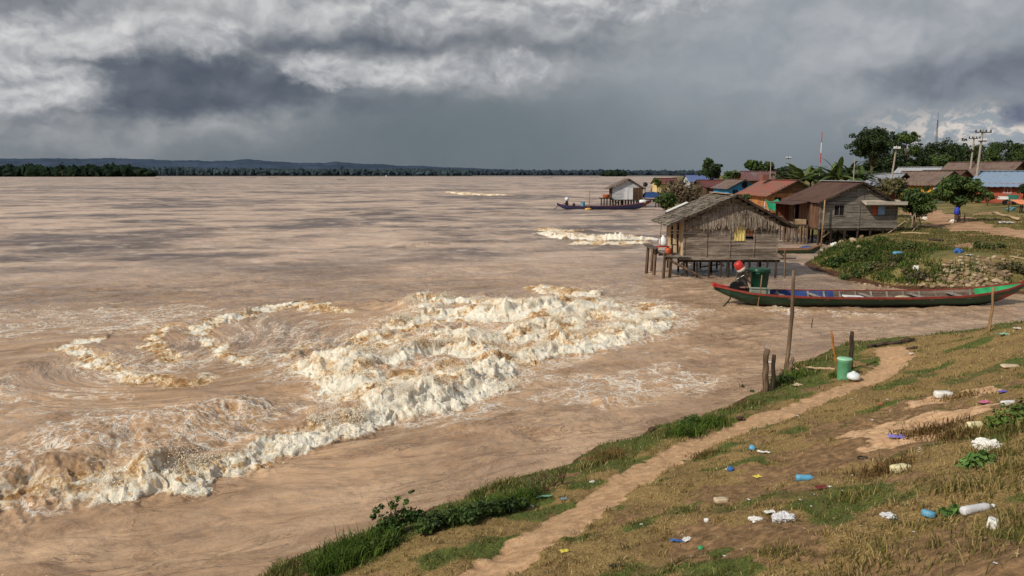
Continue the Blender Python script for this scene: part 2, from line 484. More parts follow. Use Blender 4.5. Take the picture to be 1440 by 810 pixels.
def ground_masks(x, y, dn, df):
    """path, bare soil, green of the grass cover - all functions of the place"""
    wob = fbm(x * 1.6, y * 1.6, 3, 21) * 0.16
    dp, _, _ = poly_dist(x, y, PATH)
    path = sstep(0.46, 0.26, dp + wob * 0.6 + 0.1 * perlin(x * 6, y * 6, 3))
    path = path * (dn > 0)
    bare = np.zeros_like(x)
    for c, rx, ry in BARE:
        q = np.hypot((x - c[0]) / (rx * 1.4), (y - c[1]) / (ry * 3.2))
        bare = np.maximum(bare, sstep(1.25, 0.5, q + fbm(x * 2.2, y * 2.2, 4, 33) * 0.9))
    n = fbm(x * 1.1, y * 1.1, 4, 51)
    bare = np.maximum(bare, sstep(0.22, 0.42, n) * 0.75)
    edge = sstep(2.2, 0.9, dn) * (dn > 0)
    green = np.clip(edge * 0.95 + sstep(-0.05, 0.3, fbm(x * 0.7 + 9, y * 0.9, 3, 52)) * 0.8, 0, 1)
    dr, _, _ = poly_dist(x, y, ROAD)
    wr = fbm(x * 0.35, y * 0.35, 4, 61) * 2.2
    road = np.maximum(sstep(2.6, 1.0, dr + wr), 0.8 * sstep(0.15, 0.5, fbm(x * 0.33, y * 0.25, 4, 63) + 0.25 * np.exp(-((x - EARTH[0]) / 2.5) ** 2 - ((y - EARTH[1]) / 2.0) ** 2)) * (y < 75) * sstep(4, 7, df)) * (df > 0)
    return path, bare * (1 - path), green, road

def sand_mask(x, y):
    s = np.zeros_like(x)
    for c, rx, ry in SAND:
        q = np.hypot((x - c[0]) / rx, (y - c[1]) / (ry * 4)); s = np.maximum(s, sstep(1.3, 0.5, q + 0.7 * fbm(x * 2.5, y * 2.5, 3, 34)))
    return s

def polar_grid(r, th):
    R, T = np.meshgrid(r, th, indexing='ij')
    x = (R * np.sin(T)).ravel(); y = (R * np.cos(T)).ravel()
    n, m = len(r), len(th)
    i = np.arange(n - 1)[:, None] * m + np.arange(m - 1)[None, :]
    f = np.stack([i, i + 1, i + m + 1, i + m], -1).reshape(-1, 4)[:, ::-1]
    return x, y, f

def geom(a, b, ratio):
    n = int(math.log(b / a) / math.log(1 + ratio)) + 1
    return np.geomspace(a, b, n)

def build_ground():
    m, g, bs = new_mat('ground_earth')
    o = g.pos()
    path, bare, green, road = g.attr('path'), g.attr('bare'), g.attr('green'), g.attr('road')
    wet, far = g.attr('wet'), g.attr('far')
    n1 = g.noise(o, 1.4, 6, 0.62); n2 = g.noise(o, 9, 5, 0.65); n3 = g.noise(o, 45, 4, 0.7)
    v3 = g.vor(o, 38)
    soil = g.mix(g.ss(n2, 0.3, 0.72), S(84, 66, 46), S(138, 110, 76))
    soil = g.mix(g.mul(g.ss(n1, 0.45, 0.7), 0.6), soil, S(116, 91, 64))
    litter = g.ramp(n3, [(0.28, S(70, 55, 36)), (0.44, S(124, 100, 62)), (0.56, S(150, 126, 80)), (0.72, S(178, 156, 108))])
    grn = g.ramp(n3, [(0.3, S(42, 50, 22)), (0.5, S(82, 92, 42)), (0.72, S(120, 122, 62))])
    cover = g.mix(g.ss(g.add(green, g.mul(g.sub(n2, 0.5), 0.8)), 0.35, 0.75), litter, grn)
    cover = g.mix(g.mul(g.ss(n1, 0.5, 0.66), 0.55), cover, soil)
    light = g.mix(g.ss(n2, 0.3, 0.75), S(164, 128, 94), S(200, 166, 128))
    light = g.mix(g.mul(g.ss(n3, 0.58, 0.72), 0.5), light, S(128, 96, 68))
    light = g.mix(g.mul(g.ss(v3, 0.16, 0.05), 0.4), light, S(224, 200, 168))
    bcol = g.mix(g.mul(g.ss(n3, 0.45, 0.65), 0.6), g.mix(g.ss(n2, 0.35, 0.7), S(110, 86, 60), S(158, 126, 90)), soil)
    sandc = g.mix(g.ss(n2, 0.3, 0.7), S(176, 136, 100), S(218, 182, 142))
    bcol = g.mix(g.ss(g.add(g.attr('sand'), g.mul(g.sub(n2, 0.5), 0.8)), 0.3, 0.7), bcol, sandc)
    col = g.mix(g.ss(g.add(bare, g.mul(g.sub(n2, 0.5), 0.9)), 0.35, 0.62), cover, bcol)
    col = g.mix(g.ss(g.add(path, g.mul(g.sub(n2, 0.5), 0.5)), 0.3, 0.6), col, light)
    # village side: mown grass, worn road
    lawn = g.mix(g.ss(g.noise(o, 0.35, 6, 0.65), 0.38, 0.66), S(82, 84, 46), S(136, 120, 76))
    lawn = g.mix(g.mul(g.ss(g.noise(o, 1.3, 5, 0.7), 0.52, 0.66), 0.6), lawn, S(142, 104, 72))
    col = g.mix(far, col, lawn)
    rd = g.mix(g.ss(g.noise(o, 0.8, 6, 0.65), 0.35, 0.7), S(142, 108, 80), S(190, 154, 120))
    col = g.mix(g.mul(g.ss(g.add(road, g.mul(g.sub(g.noise(o, 1.0, 5, 0.7), 0.5), 0.9)), 0.3, 0.6), far), col, rd)
    mud = g.mix(g.ss(n2, 0.35, 0.7), S(62, 42, 28), S(96, 68, 46))
    col = g.mix(g.ss(g.add(wet, g.mul(g.sub(n2, 0.5), 0.6)), 0.3, 0.75), col, mud)
    g.put(bs.inputs['Base Color'], col)
    g.put(bs.inputs['Roughness'], g.ss(wet, 0.0, 1.0, 0.95, 0.6)); bs.inputs['Specular IOR Level'].default_value = 0.15
    h = g.add(g.mul(n2, 0.6), g.mul(n3, 0.5))
    g.put(bs.inputs['Normal'], g.bump(h, 0.7, 0.05))
    r = np.concatenate([geom(1.2, 60, 0.006), geom(60.5, 500, 0.012), geom(510, 12000, 0.05)])
    th = np.radians(np.linspace(-50, 62, 760))
    x, y, f = polar_grid(r, th)
    z, dn, df = ground_z(x, y)
    path, bare, green, road = ground_masks(x, y, dn, df)
    z = z - 0.05 * path + 0.02 * fbm(x * 9, y * 9, 3, 70) * (1 - path) * (np.hypot(x, y) < 40)
    d = np.maximum(dn, df)
    wet = sstep(0.55, 0.1, d) 
    me = np_mesh('ground', np.stack([x, y, z], 1), f, m, True, dict(path=path, sand=sand_mask(x, y), bare=np.maximum(bare, sand_mask(x, y)), green=green, road=road, wet=wet, far=(df > dn).astype(float)))
    tag(link('ground', me), kind='structure')
build_ground()
# ------------------------------------------------------------------ river
def pts(l): return [tuple(W0(*p)[:2]) for p in l]
A_POLY = pts([(362, 502), (395, 524), (440, 534), (470, 556), (495, 574), (560, 590), (630, 580), (690, 552), (740, 524), (800, 503), (860, 485), (910, 473), (948, 458), (966, 438),
              (930, 428), (890, 420), (850, 430), (790, 438), (720, 438), (660, 432), (612, 436), (575, 452), (520, 468), (430, 484)])
# each breaker: front edge, height, length of the back, foam amount, width of the foam band
BREAK = [
    (pts([(362, 502), (395, 524), (440, 534), (470, 556), (495, 574), (560, 590), (630, 580), (690, 552), (740, 524), (800, 503), (860, 485), (910, 473), (948, 458), (968, 436)]), 0.40, 2.2, 1.0, 0.9),
    (pts([(420, 508), (500, 530), (560, 534), (640, 515), (720, 492), (800, 474), (880, 452), (930, 440)]), 0.34, 1.8, 0.9, 0.8),
    (pts([(510, 478), (580, 466), (620, 454), (700, 460), (790, 456), (860, 440), (925, 432)]), 0.42, 2.0, 0.9, 0.8),
    (pts([(575, 452), (615, 444), (660, 440), (720, 444), (800, 444)]), 0.50, 1.4, 0.9, 0.8),
    (pts([(575, 588), (540, 592), (505, 610), (455, 628), (400, 645), (370, 662), (320, 672), (280, 692), (235, 702), (170, 715), (110, 716), (40, 735), (-40, 765)]), 0.36, 1.7, 1.0, 0.5),
    (pts([(170, 715), (120, 706), (60, 722), (0, 748), (-80, 790), (-160, 840)]), 0.42, 1.5, 0.55, 0.5),
    (pts([(430, 590), (360, 612), (300, 635), (230, 655), (150, 680), (60, 700), (-40, 735)]), 0.26, 1.3, 0.35, 0.5),
    (pts([(470, 566), (420, 580), (340, 600), (270, 622), (180, 640), (90, 668)]), 0.22, 1.0, 0.25, 0.5),
    (pts([(72, 492), (100, 507), (140, 525), (190, 541), (240, 548), (285, 540), (330, 528)]), 0.12, 1.1, 0.85, 0.34),
    (pts([(255, 458), (215, 468), (200, 482), (205, 498), (235, 515)]), 0.11, 0.9, 0.80, 0.32),
    (pts([(150, 482), (118, 484), (84, 494)]), 0.11, 0.8, 0.80, 0.30),
    (pts([(282, 478), (290, 492), (310, 505), (345, 518)]), 0.10, 0.8, 0.80, 0.30),
    (pts([(282, 478), (290, 466), (312, 458), (350, 448), (400, 434), (440, 438), (495, 446)]), 0.20, 1.2, 0.85, 0.36),
    (pts([(735, 405), (742, 414), (790, 420), (850, 422)]), 0.26, 1.4, 0.85, 1.2),
    (pts([(748, 328), (775, 335), (830, 341), (880, 341), (940, 338)]), 0.40, 4.0, 1.0, 3.4),
    (pts([(790, 344), (850, 347), (925, 346)]), 0.2, 3.0, 0.8, 3.0),
    (pts([(740, 324), (770, 327), (800, 330)]), 0.25, 3.0, 0.8, 3.0),
    (pts([(560, 349), (640, 343), (720, 341)]), 0.2, 2.5, 0.35, 1.5),
    (pts([(480, 300), (520, 302), (560, 301)]), 0.3, 4.0, 0.3, 3.0),
    (pts([(400, 262), (440, 263), (480, 262)]), 0.4, 8.0, 0.35, 6.0),
    (pts([(690, 300), (720, 302), (750, 301)]), 0.3, 4.0, 0.35, 3.0),
    (pts([(622, 271), (650, 274), (705, 276)]), 0.5, 8.0, 0.9, 9.0),
    (pts([(600, 606), (640, 614), (720, 615), (800, 611), (870, 599), (950, 580), (1010, 567)]), 0.13, 0.5, 0.22, 0.12),
    (pts([(840, 575), (900, 572), (960, 560), (1000, 556)]), 0.15, 0.6, 0.0, 0.1),
    (pts([(1005, 434), (1050, 438), (1110, 440), (1180, 446), (1260, 448)]), 0.10, 0.8, 0.35, 0.5),
    (pts([(1060, 428), (1090, 432), (1120, 431)]), 0.14, 0.6, 0.8, 0.5),
    (pts([(0, 412), (90, 412), (170, 408), (260, 418)]), 0.12, 1.2, 0.12, 0.5),
    (pts([(780, 500), (860, 520), (950, 520), (1050, 505)]), 0.06, 1.0, 0.12, 0.8),
]
LACE = [  # patches of thin foam lacework: px, py, radius across, radius deep (m), amount
    (150, 450, 9.0, 5.0, 0.75), (60, 560, 4.0, 3.0, 0.55), (200, 520, 4.0, 3.0, 0.8), (380, 470, 3.5, 3.5, 0.7), (830, 540, 3.2, 2.3, 0.9), (940, 535, 2.2, 2.2, 0.75),
    (260, 605, 4.5, 2.4, 0.85), (100, 650, 3.5, 1.8, 0.8), (400, 585, 2.0, 1.2, 0.8), (30, 700, 2, 1, 0.7), (1120, 440, 3.5, 1.6, 0.6), (1220, 446, 3.0, 1.5, 0.5), (700, 575, 2.0, 0.8, 0.6), (840, 408, 4.0, 3.0, 0.6),
    (640, 600, 1.6, 0.5, 0.5), (1000, 500, 4.0, 4.0, 0.3), (420, 520, 1.5, 1.5, 0.4), (30, 460, 5, 4, 0.7), (560, 450, 4, 3, 0.6)]
EDDY = [(W0(190, 505), 4.2, 1.1), (W0(400, 470), 4.0, -1.0), (W0(790, 412), 3.0, 0.8), (W0(330, 590), 3.0, 0.6)]

def water_fields(x, y):
    r = np.hypot(x, y)
    # flow coordinates wound up by the eddies
    fx, fy = x.copy(), y.copy()
    for c, rad, tw in EDDY:
        dx, dy = fx - c[0], fy - c[1]
        q = np.hypot(dx, dy) / rad
        a = tw * np.exp(-q * q * 1.2) * 1.6
        ca, sa = np.cos(a), np.sin(a)
        fx, fy = c[0] + dx * ca - dy * sa, c[1] + dx * sa + dy * ca
    ang = math.radians(22)
    u = fx * math.cos(ang) + fy * math.sin(ang); v = -fx * math.sin(ang) + fy * math.cos(ang)
    wu = fbm(u * 0.16, v * 0.25, 3, 80) * 2.4; wv = fbm(u * 0.16 + 11, v * 0.25, 3, 81) * 2.0
    u2, v2 = u + wu, v + wv
    near = sstep(60, 25, r); farm = 1 - near
    # open water
    h = 0.10 * fbm(u2 * 0.22, v2 * 0.55, 3, 90) + 0.085 * fbm((u + wu * 0.3) * 0.8, (v + wv * 0.3) * 1.5, 3, 91) * (r < 90) + 0.03 * fbm((u + wu * 0.2) * 2.4, (v + wv * 0.2) * 4.2, 2, 89) * (r < 45)
    h = h + farm * (0.22 * fbm(x * 0.035, y * 0.07, 3, 92) + 0.10 * fbm(x * 0.2, y * 0.35, 3, 93) * sstep(400, 60, r))
    calm = sstep(0, 5, -poly_sd(x, y, A_POLY))
    foam = np.zeros_like(x); edge = np.zeros_like(x); crest = np.zeros_like(x)
    jw = fbm(x * 0.8, y * 0.8, 2, 100); jl = fbm(x * 0.3, y * 0.3, 2, 98); jf = fbm(x * 2.6, y * 2.6, 3, 101); jg = perlin(x * 8.5, y * 8.5, 99)
    for i, (pl, H, back, fo, fw) in enumerate(BREAK):
        xs = [p[0] for p in pl]; ys = [p[1] for p in pl]
        pad = back * 4 + 3
        m = (x > min(xs) - pad) & (x < max(xs) + pad) & (y > min(ys) - pad) & (y < max(ys) + pad)
        if not m.any(): continue
        X, Y = x[m], y[m]
        d, s, t = poly_dist(X, Y, pl)
        k = min(1.0, back / 1.4)
        if i == 4: k = 0.62
        # + behind the front edge: the camera side of every edge is its face
        ax, ay = pl[0]; bx, by = pl[-1]
        up = 1.0 if (bx > ax) else -1.0
        sd = d * s * up + jl[m] * (1.7 if i in (1, 2, 3) else 0.7 if i < 8 else 0.3) * k + jw[m] * 0.55 * k + jf[m] * 0.36 * k + jg[m] * 0.14 * k
        te = 0.16 if fo > 0.85 and i < 4 else 0.07
        end = sstep(0.0, te, t) * sstep(1.0, 1 - (0.35 if i == 4 else te), t)
        inrange = np.exp(-(np.maximum(0, d - np.abs(sd)) / 0.8) ** 2)
        face = sstep(-0.35 * k, 1.25 * k, sd)
        prof = face * np.exp(-np.maximum(sd - 1.25 * k, 0) / back)
        mod = 0.75 + 0.6 * fbm(X * 0.45 + i * 3.1, Y * 0.45, 2, 120 + i)
        h[m] += H * prof * np.clip(mod, 0.2, 1.4) * end
        band = sstep(-0.30 * k, 0.30 * k, sd) * np.exp(-(np.maximum(sd - 0.5 * k, 0) / fw) ** 1.5) * end
        foam[m] = np.maximum(foam[m], fo * band)
        if i < 5 or i == 14: edge[m] = np.maximum(edge[m], fo * sstep(-0.30 * k, 0.20 * k, sd) * np.exp(-np.maximum(sd - 0.2 * k, 0) / (0.45 * k + 0.1 * fw)) * end); crest[m] = np.maximum(crest[m], fo * np.exp(-((sd - 0.95 * k) / (0.38 * k)) ** 2) * end)
    # the body of the main rapid
    sdA = poly_sd(x + jw * 0.7 + jf * 0.2, y + fbm(x * 0.8 + 7, y * 0.8, 2, 102) * 0.7, A_POLY)
    body = sstep(-0.1, 0.7, sdA)
    patch = sstep(-0.30, 0.30, fbm(x * 0.55, y * 0.45, 3, 105) + 0.02)
    foam = np.maximum(foam, body * (0.20 + 0.68 * patch))
    turb = np.clip(foam * 1.1, 0, 1)
    # lumps of broken water, drawn out along the current
    wx = fbm(x * 1.3, y * 1.3, 2, 110) * 0.5; wy = fbm(x * 1.3 + 5, y * 1.3, 2, 111) * 0.5
    xr_, yr_ = x * 0.84 + y * 0.54, -x * 0.54 + y * 0.84
    big = billow((xr_ + wx) * 0.42, (yr_ + wy) * 0.80, 2, 112)
    mid = billow((xr_ + wx) * 1.25, (yr_ + wy) * 2.2, 3, 113)
    fine = billow((x + wx * 0.5) * 5.0, (y + wy * 0.5) * 5.8, 2, 114)
    tiny = fbm(x * 13, y * 13, 2, 115)
    torn = fbm(x * 3.1, y * 3.6, 4, 121, gain=0.62)
    h = h + body * 0.42 * (big - 0.18) + turb * (0.14 * (mid - 0.2) + 0.10 * torn + 0.05 * (fine - 0.2) + 0.028 * tiny)
    spike = np.clip(perlin(x * 3.1, y * 3.1, 116) + 0.1, 0, 1) * np.clip(perlin(x * 9.0, y * 9.0, 117), 0, 1)
    plume = sstep(0.05, 0.5, fbm(x * 0.5, y * 0.5, 2, 118))
    h = h + crest * (0.13 * spike + 0.38 * plume * (0.2 + mid + 0.6 * torn))
    # brown boils behind the lower roll
    bo = sstep(4.5, 1.0, poly_dist(x, y, BREAK[6][0])[0]) * (1 - body) * (r < 40)
    h = h + bo * 0.10 * (billow(xr_ * 0.7, yr_ * 1.5, 2, 118) - 0.2)
    # smooth hollow in front of the left tip
    hc = W0(425, 556); h = h - 0.22 * np.exp(-(((x - hc[0]) / 1.6) ** 2 + ((y - hc[1]) / 1.3) ** 2))
    # whiteness: crests and front edges, brown in the troughs
    rel = 0.9 * (mid - 0.22) + 0.8 * (fine - 0.2) + 0.7 * (big - 0.2) * body
    white = np.clip(sstep(0, 0.75, foam) * (0.22 + 0.8 * rel + 1.15 * fbm(xr_ * 0.55, yr_ * 1.15, 4, 119)) + edge * (0.55 + 0.5 * jw), 0, 1)
    lace = np.zeros_like(x)
    for px, py, ra, rd, a in LACE:
        c = W0(px, py)
        q = np.hypot((x - c[0]) / ra, (y - c[1]) / rd)
        lace = np.maximum(lace, a * sstep(1.2, 0.2, q + 0.5 * fbm(x * 0.5, y * 0.5, 2, 130)))
    lace = np.maximum(lace, 0.8 * sstep(-1.8, 0.0, sdA))
    # lulls near the bank and under the huts stay flat
    return h, foam, white, lace, np.maximum(crest, 0.45 * edge), u + wu * 0.4, v + wv * 0.4, body

def build_water():
    m, g, bs = new_mat('muddy_water')
    o = g.pos()
    foam, white, lace = g.attr('foam'), g.attr('white'), g.attr('lace')
    fl = g.attr('flow', 'Vector')
    dist = g.attr('dist')
    n_s = g.noise(g.scale(fl, 0.35, 1.1, 1), 1.0, 6, 0.6); n_m = g.noise(g.scale(fl, 1.0, 2.6, 1), 1.0, 5, 0.6, 0.4)
    n_b = g.noise(g.scale(o, 0.022, 0.03, 1), 1.0, 6, 0.62, 0.6); n_c = g.noise(g.scale(o, 0.11, 0.16, 1), 1.0, 5, 0.6, 0.3)
    near = g.mix(g.ss(n_s, 0.32, 0.68), S(152, 122, 93), S(194, 161, 127))
    near = g.mix(g.mul(g.ss(n_m, 0.56, 0.72), 0.6), near, S(116, 91, 70))
    near = g.mix(g.mul(g.ss(n_s, 0.6, 0.75), 0.5), near, S(202, 174, 136))
    far = g.mix(g.ss(g.add(g.mul(n_b, 0.55), g.mul(n_c, 0.5)), 0.44, 0.60), S(110, 96, 88), S(198, 171, 147))  # cloud reflections painted as dark and pale bands in the distant water colour
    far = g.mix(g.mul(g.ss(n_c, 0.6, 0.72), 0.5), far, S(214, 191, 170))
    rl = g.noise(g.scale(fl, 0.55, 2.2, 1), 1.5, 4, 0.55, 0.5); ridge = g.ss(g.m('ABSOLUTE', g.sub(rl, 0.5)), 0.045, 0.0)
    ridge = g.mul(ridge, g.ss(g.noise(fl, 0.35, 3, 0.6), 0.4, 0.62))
    near = g.mix(g.mul(ridge, 0.34), near, S(104, 80, 60))  # shade of the ripples painted as thin dark lines in the near colour
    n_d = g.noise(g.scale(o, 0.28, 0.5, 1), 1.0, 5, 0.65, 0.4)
    far = g.mix(g.mul(g.ss(n_d, 0.52, 0.68), 0.55), far, S(220, 199, 178)); far = g.mix(g.mul(g.ss(n_d, 0.46, 0.32), 0.55), far, S(92, 80, 76))  # finer pale glints and dark streaks, painted in the same way
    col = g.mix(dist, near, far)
    # suspended silt lifted in the turbulent parts
    col = g.mix(g.mul(g.ss(lace, 0.1, 0.8), 0.45), col, S(186, 148, 108))
    # lacework
    lw = g.vm('ADD', g.scale(g.vm('ADD', g.vm('SCALE', fl, sc=0.35), g.vm('SCALE', o, sc=0.65)), 0.8, 1.25, 1), g.vm('SCALE', g.vm('SUBTRACT', g.noise(fl, 1.4, 4, 0.6, col=True), (0.5, 0.5, 0.5)), sc=0.8))
    e1 = g.vor(lw, 1.5, 'DISTANCE_TO_EDGE'); e2 = g.vor(lw, 4.0, 'DISTANCE_TO_EDGE')
    l1 = g.ss(e1, 0.075, 0.01); l2 = g.mul(g.ss(e2, 0.10, 0.02), 0.6)
    pn = g.noise(g.scale(fl, 0.9, 1.6, 1), 0.9, 5, 0.65)
    thin = g.mul(g.m('MAXIMUM', l1, l2), g.ss(g.add(pn, g.mul(g.sub(lace, 0.5), 0.5)), 0.44, 0.62))
    thin = g.mul(thin, g.ss(lace, 0.05, 0.4))
    spk = g.ss(g.noise(o, 9, 5, 0.75), 0.60, 0.72)
    thin = g.m('MAXIMUM', thin, g.mul(g.mul(spk, g.ss(lace, 0.3, 0.9)), 0.5))
    # thick foam
    f1 = g.noise(o, 7.0, 7, 0.72); f2 = g.noise(o, 22.0, 6, 0.75)
    fw_ = g.vm('ADD', o, g.vm('SCALE', g.vm('SUBTRACT', g.noise(o, 1.8, 4, 0.6, col=True), (0.5, 0.5, 0.5)), sc=0.5))
    fm = g.add(foam, g.add(g.mul(g.sub(f1, 0.5), 0.8), g.mul(g.sub(g.noise(fw_, 2.6, 6, 0.68), 0.5), 0.9)))
    thick = g.ss(fm, 0.28, 0.62)
    def vein(sc, wd):
        return g.ss(g.m('ABSOLUTE', g.sub(g.noise(fw_, sc, 4, 0.6), 0.5)), wd, 0.0)
    v1, v2, v3 = vein(1.5, 0.11), vein(4.2, 0.12), vein(12.0, 0.13)
    vn = g.add(g.add(g.mul(v1, 0.26), g.mul(v2, 0.26)), g.mul(v3, 0.26))
    wm = g.ss(g.add(g.add(g.mul(white, 0.85), vn), g.add(g.mul(g.sub(f1, 0.5), 0.6), g.mul(g.sub(f2, 0.5), 0.8))), 0.18, 1.05)
    fcol = g.ramp(wm, [(0.0, S(158, 118, 76)), (0.25, S(192, 152, 106)), (0.5, S(218, 186, 142)), (0.75, S(234, 214, 180)), (1.0, S(244, 236, 216))])
    col = g.mix(g.mul(thin, 0.85), col, S(240, 230, 214))
    col = g.mix(thick, col, fcol)
    g.put(bs.inputs['Base Color'], col)
    cover = g.m('MAXIMUM', thick, thin)
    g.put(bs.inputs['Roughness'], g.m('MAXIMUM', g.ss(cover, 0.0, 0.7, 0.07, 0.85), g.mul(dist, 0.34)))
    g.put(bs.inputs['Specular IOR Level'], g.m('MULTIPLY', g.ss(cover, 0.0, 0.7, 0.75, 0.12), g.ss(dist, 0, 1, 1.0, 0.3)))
    g.put(bs.inputs['Subsurface Weight'], g.mul(thick, 0.3)); bs.inputs['Subsurface Radius'].default_value = (0.03, 0.025, 0.018); bs.inputs['Subsurface Scale'].default_value = 1.0
    bs.inputs['IOR'].default_value = 1.33
    rip = g.add(g.add(g.mul(g.noise(g.scale(fl, 1.2, 2.4, 1), 1.4, 5, 0.6, 0.25), 1.0), g.mul(g.noise(g.scale(fl, 1.0, 2.0, 1), 6.0, 4, 0.6), 0.3)),
                g.mul(g.noise(g.scale(o, 0.3, 0.6, 1), 1.0, 4, 0.6), g.mul(dist, 3.5)))
    hh = g.add(g.mul(g.sub(rip, g.mul(ridge, 0.28)), g.ss(cover, 0.0, 0.6, 1.0, 0.2)), g.mul(cover, g.add(g.mul(f1, 0.9), g.add(g.mul(f2, 0.6), g.mul(vn, 0.5)))))
    g.put(bs.inputs['Normal'], g.bump(hh, 0.7, 0.12))
    r = np.concatenate([geom(7.0, 46, 0.0026), geom(46.4, 400, 0.009), geom(404, 14000, 0.03)])
    th = np.radians(np.linspace(-49, 46, 1080))
    x, y, f = polar_grid(r, th)
    h, foam, white, lace, edge, u2, v2, body = water_fields(x, y)
    _, dn, df = ground_base(x, y)
    quiet = sstep(0.0, 2.5, -dn) * (0.4 + 0.6 * sstep(0, 3.0, -df))
    h = h * (0.12 + 0.88 * quiet)
    cx = foam * (0.10 * perlin(x * 2.6, y * 2.6, 140) + 0.05 * perlin(x * 7, y * 7, 141))
    cy = foam * (0.10 * perlin(x * 2.6, y * 2.6, 142) + 0.05 * perlin(x * 7, y * 7, 143)) - edge * 0.10
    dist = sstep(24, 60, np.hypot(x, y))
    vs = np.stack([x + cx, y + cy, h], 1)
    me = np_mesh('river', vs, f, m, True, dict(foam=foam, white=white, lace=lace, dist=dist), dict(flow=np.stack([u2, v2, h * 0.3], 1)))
    tag(link('river', me), kind='structure')
    return x, y, h, edge, foam, body
WX, WY, WH, WE, WF, WB = build_water()

def build_spray():
    """drops and clots thrown off the crests"""
    w = np.clip(WE - 0.2, 0, None)
    r = np.hypot(WX, WY); w = w * r * r * (r < 42) * (r > 9)
    plume = sstep(-0.1, 0.45, fbm(WX * 1.2, WY * 1.2, 3, 201)); w = w * (0.06 + plume)
    w = w / w.sum()
    N = 80000
    idx = RNG.choice(len(WX), N, p=w)
    k = RNG.exponential(0.06, N) * (0.3 + 1.3 * plume[idx]); k = np.minimum(k, 0.55)
    px = WX[idx] + RNG.normal(0, 0.05, N) + RNG.normal(0, 0.35, N) * k; py = WY[idx] + RNG.normal(0, 0.05, N) - 0.05 - 0.3 * k
    pz = WH[idx] + k - 0.02
    s = 0.004 + RNG.exponential(0.0034, N) * np.exp(-k * 2.0); s = np.minimum(s, 0.02)
    octv = np.array([[1, 0, 0], [-1, 0, 0], [0, 1, 0], [0, -1, 0], [0, 0, 1], [0, 0, -1]], float)
    octf = np.array([[0, 2, 4], [2, 1, 4], [1, 3, 4], [3, 0, 4], [2, 0, 5], [1, 2, 5], [3, 1, 5], [0, 3, 5]])
    A = RNG.normal(0, 1, (N, 3, 3)); Q, _ = np.linalg.qr(A)
    st = RNG.uniform(0.6, 1.8, (N, 1, 3))
    v = (octv[None] * st) @ Q * s[:, None, None] + np.stack([px, py, pz], 1)[:, None, :]
    f = octf[None] + (np.arange(N) * 6)[:, None, None]
    m, g, bs = new_mat('foam_spray')
    n = g.noise(g.pos(), 1.2, 3, 0.6)
    g.put(bs.inputs['Base Color'], g.mix(g.ss(n, 0.35, 0.65), S(232, 212, 178), S(246, 240, 226)))
    bs.inputs['Roughness'].default_value = 0.5
    me = np_mesh('spray', v.reshape(-1, 3), f.reshape(-1, 3), m, True)
    tag(link('spray', me), kind='stuff', label='cream spray thrown up along the crests of the brown rapid', cat='spray')
build_spray()
# ------------------------------------------------------------------ building materials
def m_wood(name, dark, light, axis='x', rough=0.85, scale=1.0, stain=None, tone=0.5):
    m, g, bs = new_mat(name)
    o = g.obj()
    st = {'x': (0.9, 9, 9), 'y': (9, 0.9, 9), 'z': (9, 9, 0.9)}[axis]
    grain = g.noise(g.scale(o, *[q * scale for q in st]), 2.2, 6, 0.68, 0.3)
    bs_t = {'x': (0.25, 0.25, 5.4), 'y': (0.25, 0.25, 5.4), 'z': (5.4, 5.4, 0.25)}[axis]
    board = g.noise(g.scale(o, *[q * scale for q in bs_t]), 1.0, 2, 0.5)
    blot = g.noise(o, 0.9 * scale, 5, 0.65)
    f = g.add(g.mul(grain, 0.55), g.add(g.mul(board, tone), g.mul(blot, 0.25)))
    col = g.mix(g.ss(f, 0.42 + 0.2 * tone, 0.72 + 0.2 * tone), dark, light)
    if stain: col = g.mix(g.mul(g.ss(blot, 0.52, 0.7), 0.7), col, stain)
    g.put(bs.inputs['Base Color'], col); bs.inputs['Roughness'].default_value = rough
    bs.inputs['Specular IOR Level'].default_value = 0.2
    g.put(bs.inputs['Normal'], g.bump(grain, 0.5, 0.02))
    return m

def m_tin(name, c, rust, amount=0.5, metal=0.25, rough=0.5):
    m, g, bs = new_mat(name)
    o = g.obj()
    n = g.noise(o, 0.7, 6, 0.68); f = g.noise(g.scale(o, 3, 3, 3), 2.2, 5, 0.7); streak = g.noise(g.scale(o, 4.5, 0.4, 0.4), 1.3, 4, 0.6)
    k = g.add(g.add(g.mul(n, 0.6), g.mul(f, 0.25)), g.mul(streak, 0.25))
    base = g.mix(g.ss(f, 0.35, 0.7), tuple(q * 0.8 for q in c[:3]) + (1,), c)
    col = g.mix(g.ss(k, 0.72 - 0.35 * amount, 0.84 - 0.3 * amount), base, rust)
    g.put(bs.inputs['Base Color'], col); bs.inputs['Roughness'].default_value = rough; bs.inputs['Metallic'].default_value = metal
    g.put(bs.inputs['Normal'], g.bump(f, 0.25, 0.02))
    return m

def m_thatch(name, d, l):
    m, g, bs = new_mat(name)
    o = g.obj()
    a = g.noise(g.scale(o, 14, 14, 1.2), 1.4, 4, 0.7); b = g.noise(o, 1.3, 5, 0.65)
    col = g.mix(g.ss(g.add(g.mul(a, 0.6), g.mul(b, 0.5)), 0.38, 0.72), d, l)
    g.put(bs.inputs['Base Color'], col); bs.inputs['Roughness'].default_value = 0.95; bs.inputs['Specular IOR Level'].default_value = 0.1
    return m

